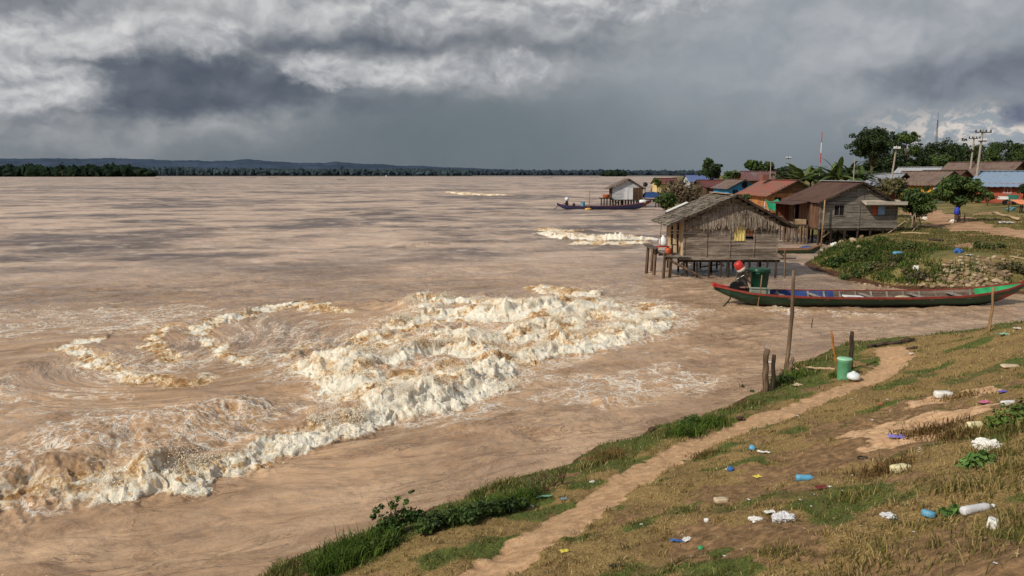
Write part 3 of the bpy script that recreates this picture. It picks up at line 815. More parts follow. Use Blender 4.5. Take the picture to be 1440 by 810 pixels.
GREYWOOD = m_wood('grey_weathered_boards', S(88, 77, 66), S(164, 150, 134), 'x')
GREYWOOD_V = m_wood('grey_upright_boards', S(84, 70, 58), S(150, 136, 120), 'z')
GREYWOOD2 = m_wood('silver_weathered_boards', S(84, 76, 68), S(146, 137, 126), 'x')
DARKWOOD = m_wood('dark_wet_timber', S(38, 30, 24), S(84, 70, 56), 'z')
POSTWOOD = m_wood('old_post_timber', S(70, 54, 42), S(134, 112, 90), 'z')
PALEWOOD = m_wood('pale_bare_timber', S(150, 124, 92), S(206, 182, 146), 'x')
CREAMWOOD = m_wood('cream_upright_boards', S(150, 122, 92), S(208, 182, 146), 'z')
BAMBOO = m_wood('dry_bamboo', S(112, 84, 56), S(176, 142, 104), 'z')
SHINGLE = m_thatch('grey_leaf_shingles', S(58, 51, 44), S(158, 146, 130))
THATCH = m_thatch('grey_palm_thatch', S(78, 68, 58), S(166, 150, 132))
INDOOR_SHADE = m_plain('interior_shade', S(26, 22, 20), 0.9, bump=0)  # near-black colour stands in for the shade inside openings
RUSTBROWN = m_tin('brown_rusted_tin', S(98, 72, 58), S(74, 50, 40), 0.6)
GREYTIN = m_tin('grey_tin', S(150, 152, 156), S(112, 92, 78), 0.35)
WHITETIN = m_tin('pale_tin', S(176, 178, 180), S(128, 112, 100), 0.4)
BLUETIN = m_tin('blue_white_tin', S(138, 158, 178), S(122, 114, 108), 0.4)
REDTIN = m_tin('red_painted_tin', S(160, 80, 64), S(124, 86, 70), 0.85, 0.05)
MAROONTIN = m_tin('maroon_tin', S(112, 58, 52), S(84, 58, 50), 0.5, 0.1)
SHINGLEBROWN = m_tin('brown_patched_roof', S(118, 98, 86), S(88, 66, 56), 0.6, 0.05, 0.8)
BLUEPAINT = m_wood('sky_blue_boards', S(48, 118, 166), S(92, 166, 210), 'x', stain=S(70, 128, 160))
ORANGEPAINT = m_wood('orange_boards', S(146, 92, 54), S(196, 136, 84), 'z', stain=S(128, 90, 62))
BROWNBOARD = m_wood('brown_gable_boards', S(96, 62, 44), S(144, 100, 72), 'x')
GREENPAINT = m_wood('mint_green_boards', S(86, 138, 112), S(130, 178, 148), 'x', stain=S(110, 150, 120))
YELLOWPAINT = m_wood('yellow_boards', S(200, 136, 40), S(238, 180, 78), 'z')
PINKPAINT = m_wood('dusty_red_boards', S(138, 72, 64), S(172, 104, 92), 'x')
BRICK = m_wood('red_brick_wall', S(132, 62, 46), S(172, 90, 68), 'x', stain=S(150, 84, 64))
DARKREDWALL = m_wood('dark_red_wall', S(78, 34, 30), S(112, 56, 48), 'z')
WHITEPAINT = m_wood('white_painted_boards', S(176, 176, 176), S(226, 226, 224), 'z', stain=S(190, 186, 178))
GREYWHITE = m_wood('faded_white_boards', S(150, 152, 154), S(196, 198, 198), 'x')
GREENTARP = m_plain('green_tarpaulin', S(36, 140, 96), 0.5, 0.25, 2.0)
BLUETARP = m_plain('blue_tarpaulin', S(52, 84, 138), 0.5, 0.3, 2.0)
ORANGETARP = m_plain('orange_tarpaulin', S(226, 140, 96), 0.6, 0.2, 2.0)
WHITEP = m_plain('white_plastic', S(226, 226, 222), 0.4, 0.12, 5.0, c2=S(188, 180, 166))
CREAMP = m_plain('cream_sheet', S(214, 196, 150), 0.6, 0.15, 4.0)
YELLOWCLOTH = m_wood('yellow_curtain_cloth', S(188, 164, 84), S(232, 212, 142), 'z', rough=0.9)
ORANGECLOTH = m_plain('orange_curtain_cloth', S(176, 84, 56), 0.9, 0.2, 6.0)
BLUECLOTH = m_plain('pale_blue_pane', S(134, 162, 196), 0.35, 0.2, 4.0)
IRON = m_plain('dark_iron', S(48, 45, 44), 0.55, 0.35, 9.0, 0.6, c2=S(92, 60, 42))
STEEL = m_plain('worn_steel', S(104, 102, 98), 0.4, 0.3, 9.0, 0.7, c2=S(110, 86, 64))
CONCRETE = m_plain('pole_concrete', S(160, 148, 132), 0.9, 0.2, 5.0)
BLACKP = m_plain('black_rubber', S(26, 26, 28), 0.5, 0.3, 8.0)
REDP = m_plain('red_paint', S(190, 44, 36), 0.45, 0.25, 5.0, c2=S(140, 44, 36))
ROPE = m_plain('pale_rope', S(176, 160, 134), 0.9, 0.2, 20.0)

# ------------------------------------------------------------------ building helpers
def planks(mb, a, b, z0, z1, pitch=0.18, holes=(), lim=None, seams=(), th=0.025, out=0.012, vert=False, gap=0.012):
    """boards from a to b (x, y), between heights; holes are (t0, t1, z0, z1)"""
    a = Vector((a[0], a[1], 0)); b = Vector((b[0], b[1], 0)); L = (b - a).length; d = (b - a) / L
    n = Vector((d.y, -d.x, 0)); rz = math.atan2(d.y, d.x)
    if vert:
        k = max(1, int(round(L / pitch))); w = L / k
        for i in range(k):
            t = (i + 0.5) / k
            top = lim(t) if lim else z1
            segs = [(z0 + random.uniform(-0.05, 0.01), top)]
            for h in holes:
                if h[0] < t < h[1]:
                    ns = []
                    for s0, s1 in segs:
                        if h[2] > s0: ns.append((s0, min(s1, h[2])))
                        if h[3] < s1: ns.append((max(s0, h[3]), s1))
                    segs = [q for q in ns if q[1] - q[0] > 0.03]
            for s0, s1 in segs:
                c = a + d * (t * L) + n * random.uniform(0, out)
                mb.box((c.x, c.y, (s0 + s1) / 2), (w - gap * random.uniform(0.3, 1.6), th, s1 - s0), rz, 0, random.uniform(-0.006, 0.006))
        return
    rows = max(1, int(round((z1 - z0) / pitch))); p = (z1 - z0) / rows
    for r in range(rows):
        zm = z0 + (r + 0.5) * p
        lo, hi = lim(zm) if lim else (0.0, 1.0)
        if hi - lo < 0.02: continue
        segs = [(lo, hi)]
        for h in holes:
            if h[2] - 0.02 < zm < h[3] + 0.02:
                ns = []
                for s0, s1 in segs:
                    if h[0] > s0: ns.append((s0, min(s1, h[0])))
                    if h[1] < s1: ns.append((max(s0, h[1]), s1))
                segs = [q for q in ns if q[1] - q[0] > 0.005]
        for sm in seams:
            ns = []
            for s0, s1 in segs:
                if s0 < sm < s1: ns += [(s0, sm - 0.004 / 1), (sm + 0.004, s1)]
                else: ns.append((s0, s1))
            segs = ns
        for s0, s1 in segs:
            c = a + d * ((s0 + s1) / 2 * L) + n * random.uniform(0, out)
            mb.box((c.x, c.y, zm + random.uniform(-0.006, 0.006)), ((s1 - s0) * L - 0.006, th, p - gap * random.uniform(0.2, 1.4)), rz, random.uniform(-0.05, 0.05), random.uniform(-0.004, 0.004))

def corrugated(mb, e0, e1, r1, r0, waves=24, amp=0.02, rows=6, sag=0.03, th=0.0):
    """ribbed sheet from the eave e0-e1 up to the ridge r0-r1"""
    e0, e1, r1, r0 = [Vector(q) for q in (e0, e1, r1, r0)]
    n = (e1 - e0).cross(r0 - e0).normalized()
    if n.z < 0: n = -n
    nu = waves * 4; vs = []; fs = []
    sd = random.random() * 50
    for j in range(rows + 1):
        v = j / rows
        for i in range(nu + 1):
            u = i / nu
            p = e0.lerp(e1, u).lerp(r0.lerp(r1, u), v)
            w = math.sin(u * waves * 2 * math.pi) * amp
            pan = math.floor(u * waves / 6)
            w += (math.sin(pan * 12.9 + sd + math.floor(v * 2.2) * 4.1)) * amp * 0.8 - math.sin(math.pi * v) * sag
            p = p + n * w
            if j == 0: p = p + (e0 - r0).normalized() * (math.sin(pan * 7.7 + sd) * 0.06)
            vs.append(p)
    for j in range(rows):
        for i in range(nu):
            q = j * (nu + 1) + i
            fs.append((q, q + 1, q + nu + 2, q + nu + 1))
    mb.add(vs, fs)

def shingles(mb, e0, e1, r1, r0, rows=12, cols=30, lift=0.035):
    e0, e1, r1, r0 = [Vector(q) for q in (e0, e1, r1, r0)]
    n = (e1 - e0).cross(r0 - e0).normalized()
    if n.z < 0: n = -n
    mb.quad(e0, e1, r1, r0)
    for j in range(rows):
        for i in range(cols):
            u0 = (i + random.uniform(-0.12, 0.12) + 0.5 * (j % 2) * 0.8) / cols; u1 = u0 + (1 + random.uniform(-0.25, 0.15)) / cols
            v0 = (j - random.uniform(0.1, 0.55)) / rows; v1 = (j + 1.1) / rows
            u0, u1 = max(-0.01, min(1.01, u0)), max(-0.01, min(1.01, u1)); v1 = min(v1, 1.01)
            if u1 - u0 < 0.004: continue
            P_ = lambda u, v: e0.lerp(e1, u).lerp(r0.lerp(r1, u), v)
            k = lift * random.uniform(0.6, 2.2)
            a, b, c, d = P_(u0, v0) + n * (k + random.uniform(0, 0.02)), P_(u1, v0 + random.uniform(-0.02, 0.02)) + n * (k + random.uniform(0, 0.02)), P_(u1, v1) + n * 0.012, P_(u0, v1) + n * 0.012
            mb.quad(a, b, c, d)
            mb.quad(a - n * 0.02, b - n * 0.02, b, a)

def slab(mb, e0, e1, r1, r0, th=0.06):
    q = [Vector(p) for p in (e0, e1, r1, r0)]
    n = (q[1] - q[0]).cross(q[3] - q[0]).normalized()
    if n.z < 0: n = -n
    vs = [p - n * th for p in q] + q
    mb.add(vs, [(3, 2, 1, 0), (4, 5, 6, 7), (0, 1, 5, 4), (1, 2, 6, 5), (2, 3, 7, 6), (3, 0, 4, 7)])

def window(root, c, w, h, frame, pane, depth=0.06, mull=True, label=None):
    """frame with a pane set into it, facing -y"""
    x, y, z = c; f = MB(); t = 0.05
    f.box((x - w / 2 - t / 2, y, z), (t, depth, h + 2 * t)); f.box((x + w / 2 + t / 2, y, z), (t, depth, h + 2 * t))
    f.box((x, y, z + h / 2 + t / 2), (w, depth, t)); f.box((x, y, z - h / 2 - t / 2), (w + 2 * t + 0.04, depth + 0.05, t))
    if mull: f.box((x, y, z), (0.03, depth * 0.8, h))
    fo = f.build('window', frame, root)
    MB().box((x, y + depth * 0.6, z), (w + 0.02, 0.012, h + 0.02)).build('pane', pane, fo)
    if label: fo['label'] = label
    return fo

# ------------------------------------------------------------------ the near hut on stilts
def build_near_hut():
    Y = 40.0
    L = AT(1029, 388, Y); loc = Vector((L[0], Y, 0))
    k = lambda px: AT(px, 300, Y)[0] - loc.x
    z = lambda py: AT(1029, py, Y)[2]
    root = thing('stilt_hut', 'grey plank hut on stilts over brown water with shaggy thatch gable and yellow curtain', 'hut', loc)
    x0, x1 = k(962), k(1096); zf, ze, zr = z(363), z(311), z(277); D = 4.3; xr = k(1033)
    lim = lambda zz: (0, 1) if zz < ze else (max(0, (zz - ze) / (zr - ze) * ((xr - x0) / (x1 - x0))), min(1, 1 - (zz - ze) / (zr - ze) * ((x1 - xr) / (x1 - x0))))
    tx = lambda px: (k(px) - x0) / (x1 - x0)
    zl0 = z(337)
    mb = MB()
    planks(mb, (x0, 0), (x1, 0), zf, zr - 0.1, 0.17, holes=[(tx(1034), tx(1063), zl0, z(319))], lim=lim, seams=[tx(995), tx(1028), tx(1062)])
    for px in (963, 995, 1028, 1062, 1095): mb.box((k(px), -0.035, (zf + ze) / 2), (0.07, 0.045, ze - zf + 0.1))
    mb.box(((x0 + x1) / 2, -0.05, zf - 0.03), (x1 - x0 + 0.3, 0.09, 0.12))
    mb.build('wall', GREYWOOD, root)
    mb = MB()
    planks(mb, (x0, D), (x0, 0), zf, ze + 0.05, 0.26, vert=True, holes=[(0.28, 0.42, zf + 0.45, ze), (0.62, 0.76, zf + 0.3, ze)])
    mb.build('side_wall', CREAMWOOD, root)
    mb = MB()
    planks(mb, (x1, 0), (x1, D), zf, ze, 0.17); planks(mb, (x1, D), (x0, D), zf, zr - 0.1, 0.17, lim=lim)
    mb.build('rear_wall', GREYWOOD2, root)
    mb = MB()
    for i in range(11): mb.box((x0 + (i + 0.5) * (x1 - x0) / 11, D / 2, zf - 0.09), ((x1 - x0) / 11 - 0.02, D, 0.05))
    for yy in (0.15, D / 2, D - 0.15): mb.bar((x0 - 0.2, yy, zf - 0.17), (x1 + 0.2, yy, zf - 0.17), 0.10, 0.12)
    mb.build('floor', DARKWOOD, root)
    # curtain, half shutter, sill
    cm = MB()
    cx0, cx1 = k(1034), k(1049.5)
    n = 14
    vs = []; fs = []
    for i in range(n + 1):
        u = i / n; xx = cx0 + (cx1 - cx0) * u; yy = -0.05 - 0.025 * math.sin(u * 24)
        vs += [(xx, yy, zl0 - 0.06), (xx, yy * 0.9, z(318))]
    for i in range(n): fs.append((2 * i, 2 * i + 2, 2 * i + 3, 2 * i + 1))
    cm.add(vs, fs); cm.build('curtain', YELLOWCLOTH, root, True)
    MB().box((k(1056), 0.02, z(325.5)), (k(1063) - k(1050), 0.03, z(319.5) - z(331))).build('shutter', BROWNBOARD, root)
    # roof
    er, el = -0.45, D + 0.35
    xl, zl = k(938.5), z(317); xr2, zr2 = k(1118), z(320); zt = z(276) + 0.05
    mb = MB(); slab(mb, (xl, er, zl), (xl, el, zl), (xr, el, zt), (xr, er, zt), 0.05); slab(mb, (xr2, er, zr2), (xr2, el, zr2), (xr, el, zt), (xr, er, zt), 0.05)
    rf = mb.build('roof', DARKWOOD, root)
    mb = MB(); shingles(mb, (xl, el, zl + 0.01), (xl, er, zl + 0.01), (xr, er, zt + 0.01), (xr, el, zt + 0.01), 15, 26)
    mb.build('shingle_slope', SHINGLE, rf)
    mb = MB(); shingles(mb, (xr2, er, zr2 + 0.01), (xr2, el, zr2 + 0.01), (xr, el, zt + 0.01), (xr, er, zt + 0.01), 15, 26)
    mb.build('shingle_slope', SHINGLE, rf)
    mb = MB(); mb.box((xr - 0.12, D * 0.55, zt + 0.06), (0.34, D * 0.85, 0.05), ry=0.12); mb.build('ridge_board', PALEWOOD, rf)
    mb = MB(); mb.bar((xl, er - 0.03, zl), (xr, er - 0.03, zt), 0.05, 0.13); mb.bar((xr2, er - 0.03, zr2), (xr, er - 0.03, zt), 0.05, 0.13)
    mb.build('verge_board', DARKWOOD, rf)
    # thatch on the gable: two shaggy tiers
    for zt0, zb, off in ((z(288), z(305), -0.11), (z(301), z(319), -0.17)):
        mb = MB()
        for i in range(440):
            xx = random.uniform(x0 - 0.28, x1 + 0.1)
            lz = zt - 0.22 - abs(xx - xr) * ((zt - zl) / (xr - xl) if xx < xr else (zt - zr2) / (xr2 - xr))
            top = min(zt0 + random.uniform(-0.05, 0.05), lz)
            bot = zb + random.choice((1, 1, 1.8)) * random.uniform(-0.13, 0.10) + 0.05 * math.sin(xx * 5.3) + 0.04 * math.sin(xx * 11)
            if top - bot < 0.08: continue
            if abs(xx - xr) > (x1 - x0) * (0.31 if off > -0.14 else 0.5) + 0.02: continue
            w = random.uniform(0.03, 0.085); sh = random.uniform(-0.05, 0.05); yo = off + random.uniform(-0.05, 0.04)
            mb.add([(xx - w / 2, yo + 0.1, top), (xx + w / 2, yo + 0.1, top), (xx + w * 0.25 + sh, yo - 0.02, bot), (xx - w * 0.25 + sh, yo - 0.02, bot)], [(0, 1, 2, 3)])
        mb.box((xr, off + 0.06, zt0 - 0.12), ((x1 - x0) * (0.62 if off > -0.14 else 1.0), 0.06, 0.06)); mb.build('thatch', THATCH, root)
    # stilts and braces
    def stilt(px, yy, top=None, r=0.07, lean=0.0):
        xx = k(px) if yy == 0 else px
        MB().tube([(xx + lean, yy, -0.9), (xx + random.uniform(-0.03, 0.03), yy, zf * 0.4), (xx, yy, top or zf - 0.12)], [r * 1.08, r, r * 0.95], 7).build('stilt', DARKWOOD, root)
    for px in (968, 983, 1000, 1017, 1027, 1057, 1070, 1083, 1095): stilt(px, 0.0, r=random.uniform(0.05, 0.08), lean=random.uniform(-0.06, 0.06))
    for i in range(6): stilt(x0 + 0.3 + i * (x1 - x0 - 0.4) / 5, D * 0.55, r=0.06)
    for i in range(6): stilt(x0 + 0.1 + i * (x1 - x0 - 0.2) / 5, D - 0.1, r=0.06)
    for a, b, r in (((k(938), -0.25, z(363)), (k(986), -0.3, z(387)), 0.075), ((k(961), 0.1, z(372)), (k(982), 0.1, z(364)), 0.05), ((k(1018), 1.2, z(368)), (k(1030), 1.2, z(378)), 0.045), ((k(1000), 1.5, z(380)), (k(1030), 1.5, z(376)), 0.04)):
        MB().tube([a, b], [r, r * 0.9], 7).build('brace', POSTWOOD, root)
    # landing on the river side
    dk = MB()
    for i in range(9): dk.box((k(936) + i * 0.155, 1.3, z(360) + random.uniform(-0.01, 0.01)), (0.135, 3.4, 0.04))
    for yy in (-0.2, 1.2, 2.8): dk.bar((k(934), yy, z(360) - 0.07), (x0, yy, z(360) - 0.07), 0.08)
    dk.build('landing_deck', GREYWOOD2, root)
    for px, yy, py in ((935, -0.25, 355), (926, 0.6, 352), (920, 1.6, 350), (931, 2.4, 352), (946, 0.1, 358)):
        xx = k(px); MB().tube([(xx - 0.08, yy, -0.9), (xx + 0.02, yy, z(py))], [0.10, 0.085], 8).build('landing_post', POSTWOOD, root)
    MB().box((k(921), 0.9, z(349)), (0.45, 2.0, 0.06)).build('landing_beam', GREYWOOD2, root)
    MB().tube([(k(929), -0.1, z(346)), (k(930), -0.1, z(309))], 0.022, 6).build('thin_post', BAMBOO, root)
    # right side: outrigger poles under the eave
    for a, b, r in (((x1, 0.1, z(352)), (k(1107), 0.1, z(361)), 0.05), ((x1 - 0.1, 0.2, z(364)), (k(1126), 0.3, z(364)), 0.035), ((k(1108), -0.1, -0.8), (k(1107), 0, z(352)), 0.05)):
        MB().tube([a, b], r, 6).build('outrigger_pole', POSTWOOD, root)
    # things on the landing
    t = thing('wooden_bench', 'low red wooden bench on the landing of the thatched stilt hut', 'bench', loc + Vector((k(936), 0.55, z(359))))
    MB().box((0, 0, 0.42), (0.72, 0.34, 0.05)).build('seat', REDP, t)
    for sx in (-0.3, 0.3):
        for sy in (-0.12, 0.12): MB().box((sx, sy, 0.2), (0.05, 0.05, 0.4)).build('leg', DARKWOOD, t)
    s = MB(); s.lathe([(0.02, 0), (0.19, 0.02), (0.24, 0.14), (0.22, 0.34), (0.14, 0.46), (0.06, 0.52), (0.09, 0.58)], n=14)
    o = s.build('sack', WHITEP, None, True, loc + Vector((k(937), 0.55, z(359) + 0.45)), jitter=0.012); tag(o, 'white sack tied at the neck, on the red bench of the hut landing', 'sack')
    b = MB(); b.lathe([(0.12, 0), (0.16, 0.02), (0.17, 0.3), (0.15, 0.34), (0.06, 0.36)], n=14)
    o = b.build('bucket', m_plain('orange_plastic', S(200, 96, 60), 0.5, 0.2), None, True, loc + Vector((k(944), 0.5, z(359) + 0.45))); o.location.z = z(359); tag(o, 'small orange lidded bucket beside the red bench on the hut landing', 'bucket')
    st = thing('stool', 'dark slatted stool by the cream side wall of the stilt hut', 'stool', loc + Vector((k(954), 0.55, z(359))))
    for i in range(4): MB().box((0, -0.13 + i * 0.085, 0.52), (0.36, 0.06, 0.03)).build('slat', DARKWOOD, st)
    for sx in (-0.15, 0.15):
        for sy in (-0.12, 0.12): MB().box((sx, sy, 0.25), (0.04, 0.04, 0.5)).build('leg', DARKWOOD, st)
    # loose pale sheet thrown on the roof
    n_ = Vector((-(zt - zl), 0, (xr - xl))).normalized()
    c = Vector((xl, 0, zl)).lerp(Vector((xr, 0, zt)), 0.42) + Vector((0, D + 0.1, 0)) + n_ * 0.14
    sl = math.atan2(zt - zl, xr - xl)
    o = MB().box((0, 0, 0), (1.35, 0.5, 0.05), ry=-sl).build('roof_sheet', WHITEP, None, False, loc + c); tag(o, 'loose white sheet lying on the far edge of the hut shingle roof', 'sheet')
build_near_hut()

# ------------------------------------------------------------------ the grey house on the shore
def build_shore_house():
    Y = 57.0
    L = AT(1206, 330, Y); loc = Vector((L[0], Y, 0))
    k = lambda px: AT(px, 300, Y)[0] - loc.x
    z = lambda py: AT(1206, py, Y)[2]
    root = thing('shore_house', 'weathered grey board house on posts with a rusty brown tin roof and two small windows', 'house', loc)
    x0, x1 = k(1152), k(1262); zf, ze, zr = z(321), z(287), z(258); D = 7.0; xr = k(1208)
    kk = lambda px, yy: AT(px, 300, Y + yy)[0] - loc.x
    zz_ = lambda py, yy: AT(1206, py, Y + yy)[2]
    lim = lambda zz: (0, 1) if zz < ze else (max(0, (zz - ze) / (zr - ze) * ((xr - x0) / (x1 - x0))), min(1, 1 - (zz - ze) / (zr - ze) * ((x1 - xr) / (x1 - x0))))
    tx = lambda px: (k(px) - x0) / (x1 - x0)
    mb = MB()
    planks(mb, (x0, 0), (x1, 0), zf, zr, 0.20, holes=[(tx(1172.5), tx(1187), z(303), z(288.5)), (tx(1226), tx(1245), z(302), z(289))], lim=lim, seams=[tx(1208)])
    for px in (1153, 1208, 1261): mb.box((k(px), -0.03, (zf + ze) / 2), (0.10, 0.05, ze - zf + 0.1))
    mb.box((k(1208), -0.035, z(273)), (0.55, 0.03, 1.3))
    mb.build('wall', GREYWOOD2, root)
    mb = MB(); planks(mb, (x0, D), (x0, 0), zf, ze, 0.2, vert=True, holes=[(0.25, 0.42, zf, zf + 1.7)]); mb.build('side_wall', m_wood('brown_side_boards', S(80, 54, 40), S(136, 104, 80), 'z'), root)
    mb = MB(); planks(mb, (x1, 0), (x1, D), zf, ze, 0.2); planks(mb, (x1, D), (x0, D), zf, zr, 0.2, lim=lim); mb.build('rear_wall', GREYWOOD, root)
    MB().box(((x0 + x1) / 2, D / 2, zf - 0.1), (x1 - x0, D, 0.12)).build('floor', DARKWOOD, root)
    window(root, (k(1180), 0.0, z(296)), k(1186.5) - k(1173), z(289) - z(303), GREYWOOD2, INDOOR_SHADE)
    window(root, (k(1239.5), 0.0, z(295.5)), k(1245) - k(1234.5), z(289) - z(302), GREYWOOD, BLUECLOTH, mull=False, label='window with a pale blue pane under the awning')
    MB().box((k(1229.5), 0.01, z(295.5)), (k(1233) - k(1226.5), 0.04, z(289) - z(302))).build('shutter', ORANGECLOTH, root)
    # awning
    mb = MB(); slab(mb, (k(1211), -0.75, z(287.5)), (k(1268), -0.75, z(287)), (k(1262), 0.0, z(281)), (k(1210), 0.0, z(281.5)), 0.07)
    mb.box(((k(1211) + k(1268)) / 2, -0.76, z(285)), (k(1268) - k(1211), 0.05, 0.26)); mb.build('awning', m_wood('pale_awning_board', S(150, 138, 122), S(196, 186, 168), 'x'), root)
    # roof
    er, el = -0.45, D + 0.3; xl, zl = k(1147), z(285); xq, zq = k(1270), z(292)
    zt = zr + 0.12
    mb = MB(); corrugated(mb, (xl, el, zl), (xl, er, zl), (xr, er, zt), (xr, el, zt), 30, 0.025); rf = mb.build('roof', RUSTBROWN, root)
    mb = MB(); corrugated(mb, (xq, er, zq), (xq, el, zq), (xr, el, zt), (xr, er, zt), 30, 0.025); mb.build('roof_slope', RUSTBROWN, rf)
    mb = MB(); mb.bar((xl, er, zl - 0.06), (xr, er, zt - 0.06), 0.05, 0.14); mb.bar((xq, er, zq - 0.06), (xr, er, zt - 0.06), 0.05, 0.14); mb.build('verge_board', DARKWOOD, rf)
    MB().box((xr, D / 2, zt + 0.05), (0.42, D + 0.6, 0.05)).build('ridge_cap', WHITETIN, rf)
    # posts
    for px in (1153, 1170, 1190, 1208, 1226, 1244, 1261):
        for yy in (0.05, D / 2, D - 0.1):
            gg = gz(loc.x + k(px), Y + yy); g0 = min(gg, 0.0) - 0.3 if gg < 0.2 else gg - 0.2
            if g0 < zf - 0.3: MB().tube([(k(px), yy, g0), (k(px) + 0.02, yy, zf - 0.12)], 0.085, 7).build('post', DARKWOOD, root)
    for a, b in (((k(1160), 0.1, z(334)), (k(1175), 0.1, z(322))), ((k(1178), 0.2, z(322)), (k(1196), 0.2, z(332)))):
        MB().tube([a, b], 0.06, 6).build('brace', POSTWOOD, root)
    # porch deck on the river side, set back along the house
    px0 = kk(1102, 4.0); zd = zf + 0.12
    dk = MB()
    for i in range(11): dk.box((px0 + 0.12 + i * (x0 - px0) / 11, 4.0, zd), ((x0 - px0) / 11 - 0.03, 4.6, 0.05))
    dk.bar((px0, 1.8, zd - 0.1), (x0, 1.8, zd - 0.1), 0.1); dk.bar((px0, 6.2, zd - 0.1), (x0, 6.2, zd - 0.1), 0.1)
    dk.build('porch_deck', GREYWOOD, root)
    for i in range(5):
        for yy in (1.75, 3.9, 6.2):
            xx = px0 + 0.05 + i * (x0 - px0 - 0.2) / 4
            MB().tube([(xx + random.uniform(-0.1, 0.1), yy, -0.9), (xx, yy, zd - 0.05)], 0.075, 7).build('porch_post', POSTWOOD, root)
    for xx, yy in ((px0 + 0.1, 1.9), (px0 + 1.1, 1.9), (px0 + 0.1, 6.1), (px0 + 1.5, 6.1)):
        MB().tube([(xx, yy, zd), (xx, yy, zl - 0.15)], 0.05, 6).build('porch_post', DARKWOOD, root)
    mb = MB(); corrugated(mb, (px0 - 0.3, 6.6, zl - 0.25), (px0 - 0.3, 1.6, zl - 0.25), (xl + 0.25, 1.6, zl + 0.06), (xl + 0.25, 6.6, zl + 0.06), 16, 0.02); mb.build('porch_roof', RUSTBROWN, root)
    MB().box((px0 + 1.2, 6.2, (zd + zl) / 2), (2.2, 0.05, zl - zd - 0.3)).build('porch_wall', m_wood('reddish_porch_boards', S(80, 44, 32), S(124, 72, 52), 'z'), root)
    for i, (px, py, w) in enumerate(((1108, 309, 0.9), (1104, 313, 0.7))):
        t = thing('wooden_crate', ['pale wooden crate on the porch deck of the grey shore house, larger one', 'small pale crate at the porch edge of the grey shore house'][i], 'crate', loc + Vector((px0 + 0.7 + i * 0.9, 2.2 + i * 0.7, zd + 0.03)))
        for q in range(3):
            MB().box((0, -0.25, 0.08 + q * 0.14), (w, 0.03, 0.11)).build('slat', PALEWOOD, t); MB().box((0, 0.25, 0.08 + q * 0.14), (w, 0.03, 0.11)).build('slat', PALEWOOD, t)
        for sx in (-1, 1): MB().box((sx * (w / 2 - 0.02), 0, 0.21), (0.03, 0.47, 0.4)).build('end_panel', PALEWOOD, t)
        MB().box((0, 0, 0.02), (w - 0.08, 0.46, 0.03)).build('bottom', PALEWOOD, t)
    # tall bamboo pole at the corner
    b0 = (loc.x + k(1153), Y - 0.5, -0.6)
    o = MB().tube([(0, 0, 0), (0.1, 0.02, 2.5), (0.12, 0.03, z(281) + 0.6)], [0.07, 0.06, 0.05], 8).build('bamboo_pole', BAMBOO, None, True, b0); tag(o, 'upright bamboo pole at the river corner of the grey shore house', 'pole')
build_shore_house()

